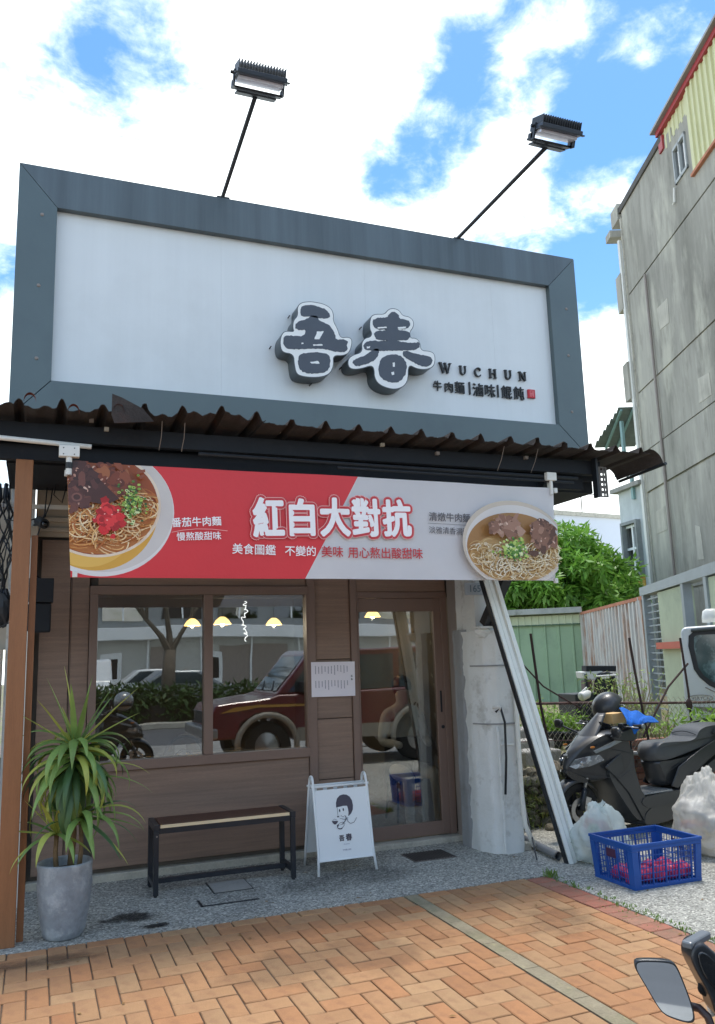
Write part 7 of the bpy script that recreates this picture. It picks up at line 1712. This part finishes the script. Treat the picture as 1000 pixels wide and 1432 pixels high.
for y in (1.462, -.024):
    s_ = 1 if y > 0 else -1
    for P in ([(1.20, 1.13), (1.58, 1.62), (2.02, 1.66), (2.02, 1.13)], [(2.12, 1.13), (2.12, 1.66), (2.95, 1.67), (2.95, 1.13)], [(3.05, 1.13), (3.05, 1.67), (3.95, 1.67), (4.05, 1.15)]):
        cx_(P, y, y+s_*.006).build('side_window', m_carglass, cv, fix=True)
    for X in (.85, 3.32):
        yy = 1.53 if s_ > 0 else -.09
        w_ = MB().lathe([(.20, -.12), (.33, -.12), (.36, -.08), (.36, .08), (.33, .12), (.20, .12), (.20, -.12)], (2.42+X, yy-s_*.08, .36), 30, (0, 1, 0)).build('wheel', m_rub, cv, angle=40)
        MB().lathe([(.05, .12), (.20, .08), (.21, .0), (.05, 0)], (2.42+X, yy-s_*.08, .36), 24, (0, s_, 0)).build('rim', m_chrome, w_, angle=40)
        mb = MB(); mb.tube([(2.42+X+.44*math.cos(a), yy+s_*.035, .38+.44*math.sin(a)) for a in np.linspace(-.1, math.pi+.1, 14)], .045, 8); mb.build('wheel_arch', m_flare, cv, smooth=True)
    cx_([(.15, .86), (.35, .93), (.7, .97), (1.6, .95), (1.6, .91), (.7, .93), (.4, .88)], y+s_*.10, y+s_*.104).build('stripe', m_gold, cv, fix=True)
    cx_([(1.3, .42), (2.9, .42), (2.9, .60), (1.3, .60)], y+s_*.098, y+s_*.112).build('lower_cladding', m_flare, cv, fix=True)
    MB().box(2.42+1.35, 2.42+1.5, *sorted((y+s_*.05, y+s_*.22)), 1.12, 1.28).build('door_mirror', m_blackmetal, cv, bevel=.02)
MB().prism([(2.42+1.06, .1, 1.14), (2.42+1.06, 1.34, 1.14), (2.42+1.50, 1.30, 1.66), (2.42+1.50, .14, 1.66)], (-.012, 0, .008)).build('windscreen', m_carglass, cv, fix=True)
for y in (.25, .85): MB().tube([(2.42+1.04, y+.3, 1.15), (2.42+1.16, y, 1.28)], .012, 6).build('wiper', m_blackmetal, cv)
MB().box(2.42-.10, 2.42+.12, -.14, 1.58, .50, .66).build('front_bumper', m_chrome, cv, bevel=.03)
MB().box(2.42-.005, 2.42+.03, .25, 1.19, .70, .88).build('grille', m_blackmetal, cv)
for y in (.03, 1.22): MB().box(2.42-.012, 2.42+.04, y, y+.2, .70, .88).build('headlight', m_glassfar, cv, bevel=.01)
# hedge in the road median, plants on the near kerb
tag(leaf_cloud('leaves', m_hedge, (h_ := thing('hedge', 'long clipped green hedge on the far side of the road, seen as a reflection', 'hedge', (2, -8.9, 0))), (2, -8.9, .55), (1, 1, 1), 22000, .22, seed=21, clusters=[(x, -8.9+random.Random(int(x*10)).uniform(-.3, .3), z, .34) for x in np.arange(-9, 15, .35) for z in (.35, .75)]), kind='stuff')
MB().box(-9, 15, -9.0, -8.8, .0, .55).build('stems', m_dark, h_)
MB().box(-9.2, 15.2, -9.5, -8.3, -.03, .12).build('kerb', m_conclight, h_, bevel=.02)
# building across the road
ob = thing('long_street_building', 'long pale two-storey building across the road, mirrored in the shop window', 'building', (2, -34, 0))
m_ob = mat('street_white', S('#b4b7b3'), .85, var=.06, vs=.3, dirt=[(S('#858984'), .4, .5, .75, .5)])
MB().box(-24, 30, -40, -34, 0, 3.0).build('wall', m_ob, ob); MB().box(-24, 30, -40, -33.2, 3.0, 3.7).build('slab_band', m_frostwhite, ob, bevel=.03); MB().box(-24, 30, -40, -34.2, 3.7, 9.5).build('wall', mat('street_grey', S('#83888a'), .8, var=.1, vs=.3), ob)
for k in range(16): MB().box(-23+k*3.3, -20.7+k*3.3, -34.3, -34.15, 4.1, 5.6).build('window', m_glassfar if k % 3 else m_dark, ob); MB().box(-21.9+k*3.3, -21.8+k*3.3, -34.15, -34.1, 4.1, 5.6).build('window_bar', m_frostwhite, ob)
for k in range(18): MB().box(-23+k*2.9, -22.9+k*2.9, -34.1, -33.9, 0, 3.0).build('pilaster', m_frostwhite, ob)
for x0_, x1_ in ((-10, -3), (6.2, 7.2), (10, 14)): MB().box(x0_, x1_, -34.05, -33.98, .2, 2.6).build('shutter', m_doortrim, ob)
for x0_ in (1.2, 3.4, 9.0): MB().box(x0_, x0_+1.1, -34.05, -33.97, 0, 2.3).build('door', m_frostwhite, ob); MB().box(x0_+.2, x0_+.9, -33.97, -33.95, .9, 2.0).build('door_glass', m_dark, ob)
o2 = thing('street_house', 'grey house with an air-conditioner beyond the long building across the road', 'building', (34, -30, 0))
MB().box(31, 44, -40, -31, 0, 11).build('wall', m_conc, o2)
for k in range(3):
    for j in range(3): MB().box(32.2+k*3.6, 34.4+k*3.6, -31.05, -30.95, 1.2+j*3.3, 2.8+j*3.3).build('window', m_glassfar, o2)
MB().box(30.0, 31, -31.6, -31.0, 3.2, 4.0).build('air_conditioner', m_frostwhite, o2, bevel=.04)
def road_car(x, y, L_, h, m, name, lab, van=False):
    t = thing(name, lab, 'van' if van else 'car', (x, y, 0))
    P = [(0, .3), (0, .75), (.15, .9), (.5, 1.0), (1.0, h*.97), (1.25, h), (L_-.1, h), (L_, h*.9), (L_, .3)] if van else [(0, .3), (0, .65), (.2, .8), (1.0, .9), (1.7, h*.98), (2.1, h), (L_-1.3, h), (L_-.5, .95), (L_, .85), (L_, .3)]
    MB().prism([(x+a, y, z) for a, z in P], (0, 1.6, 0)).build('body', m, t, fix=True, bevel=.08, seg=3)
    W_ = [(1.1, 1.05), (1.35, h-.12), (L_-.2, h-.12), (L_-.2, 1.05)] if van else [(1.25, .92), (1.8, h-.08), (L_-1.4, h-.08), (L_-.75, .95)]
    for yy in (-.006, 1.606): MB().prism([(x+a, y+yy, z) for a, z in W_], (0, .006 if yy > 0 else -.006, 0)).build('side_window', m_carglass, t, fix=True)
    for a in (.75, L_-.8):
        for yy in (.05, 1.55): MB().lathe([(.1, -.08), (.30, -.08), (.30, .08), (.1, .08)], (x+a, y+yy, .30), 20, (0, 1, 0)).build('wheel', m_rub, t)
    return t
p = refl(165, 960, 30); road_car(p.x-1.6, -17.8, 3.6, 1.9, m_truck, 'white_van', 'white van parked across the road, mirrored in the left window pane', True).rotation_euler = (0, 0, R(-90))
p = refl(240, 960, 30); road_car(p.x-2.0, -17.8, 4.3, 1.42, mat('car_silver', S('#8d9498'), .3, metal=.4), 'silver_car', 'silver saloon parked right of the white van across the road')
p = refl(212, 960, 33); road_car(p.x-2.2, -20.8, 4.2, 1.45, m_truck, 'white_car', 'white car parked behind the silver saloon across the road')
# bare tree
p = refl(236, 930, 24); bt = thing('bare_tree', 'bare forked street tree, mirrored in the left window pane', 'tree', (p.x, p.y, 0))
MB().tube([(p.x, p.y, 0), (p.x, p.y, 1.3), (p.x+.05, p.y, 2.0)], [.2, .17, .15], 10).build('trunk', m_bark2, bt, smooth=True)
mb = MB(); rb_ = random.Random(2)
def branch(a, d, L_, r_, dep):
    e = a+d*L_; mb.tube([a, a.lerp(e, .5)+Vector((rb_.uniform(-.08, .08), rb_.uniform(-.08, .08), 0)), e], [r_, r_*.8, r_*.6], 6)
    if dep: 
        for _ in range(2+(dep > 2)): branch(e, (d+Vector((rb_.uniform(-.6, .6), rb_.uniform(-.6, .6), rb_.uniform(0, .5)))).normalized(), L_*.72, r_*.6, dep-1)
for a in (-.7, -.15, .55): branch(Vector((p.x+.05, p.y, 1.9)), Vector((a, .1, 1)).normalized(), 1.2, .09, 3)
mb.build('branches', m_bark2, bt)
for k, (x, y, lab) in enumerate([(17, -12, 'round green street tree far right across the road'), (-13, -13, 'round green street tree far left across the road'), (24, -6, 'round green street tree beyond the off-road vehicle')]):
    tree(x, y, 0, 6.5, 2.3, lab, 40+k, 5000, .35, m_hedge, 50)
# helmet hanging on the nearer scooter, only seen in the window
hp_ = SM2 @ Vector((-.02, .12, 1.08))
ht = thing('helmet', 'silver-grey helmet on the nearer scooter, mirrored in the left window pane', 'helmet', hp_)
MB().ell(hp_, .14, .125, .13, 20, 14).build('shell', mat('helmet_silver', S('#9aa0a3'), .25, metal=.3), ht, smooth=True)
MB().lathe([(.126, -.02), (.132, 0), (.126, .02)], hp_-Vector((0, 0, .05)), 24).build('rim_trim', m_blackmetal, ht)
# fallen leaves and litter on the paving
lv = MB(); m_dead = mat('dead_leaf', S('#8a6a3c'), .8, var=.3, vs=30)
for k in range(46):
    x, y = r3.uniform(-.1, 5.2), r3.uniform(3.6, 6.7); a = r3.uniform(0, 6.28); l = r3.uniform(.008, .022)
    c_, s_ = math.cos(a)*l, math.sin(a)*l; lv.add([(x-c_, y-s_, .003), (x+s_*.4, y-c_*.4, .006), (x+c_, y+s_, .004), (x-s_*.4, y+c_*.4, .007)], [(0, 1, 2, 3)])
tag(lv.build('leaf_litter', m_dead), kind='stuff')

# fittings on the tall wall: downpipe, cable runs, cement patches
tb2 = tb_
for d_, z0, z1 in ((24.6, .6, 13.4),):
    MB().tube([tw(d_, z0, .08), tw(d_, z1, .08)], .045, 7).build('cable_pipe', m_doortrim, tb2)
for d0, d1, z0, z1 in ((23.2, 24.0, 11.2, 12.0), (21.0, 21.8, 8.2, 8.9), (25.0, 25.9, 5.2, 5.9), (22.6, 23.0, 4.0, 5.0)):
    mb = MB(); P = [tw(d0+rnd.uniform(-.1, .1), z0, .012), tw(d1, z0+rnd.uniform(-.1, .1), .012), tw(d1+rnd.uniform(-.1, .1), z1, .012), tw(d0, z1+rnd.uniform(-.1, .1), .012)]
    mb.prism(P, RH*.01); mb.build('cement_patch', mat('cement_patch', S('#b3afa3'), .9, var=.2, vs=2, streak=.2), tb2, fix=True)
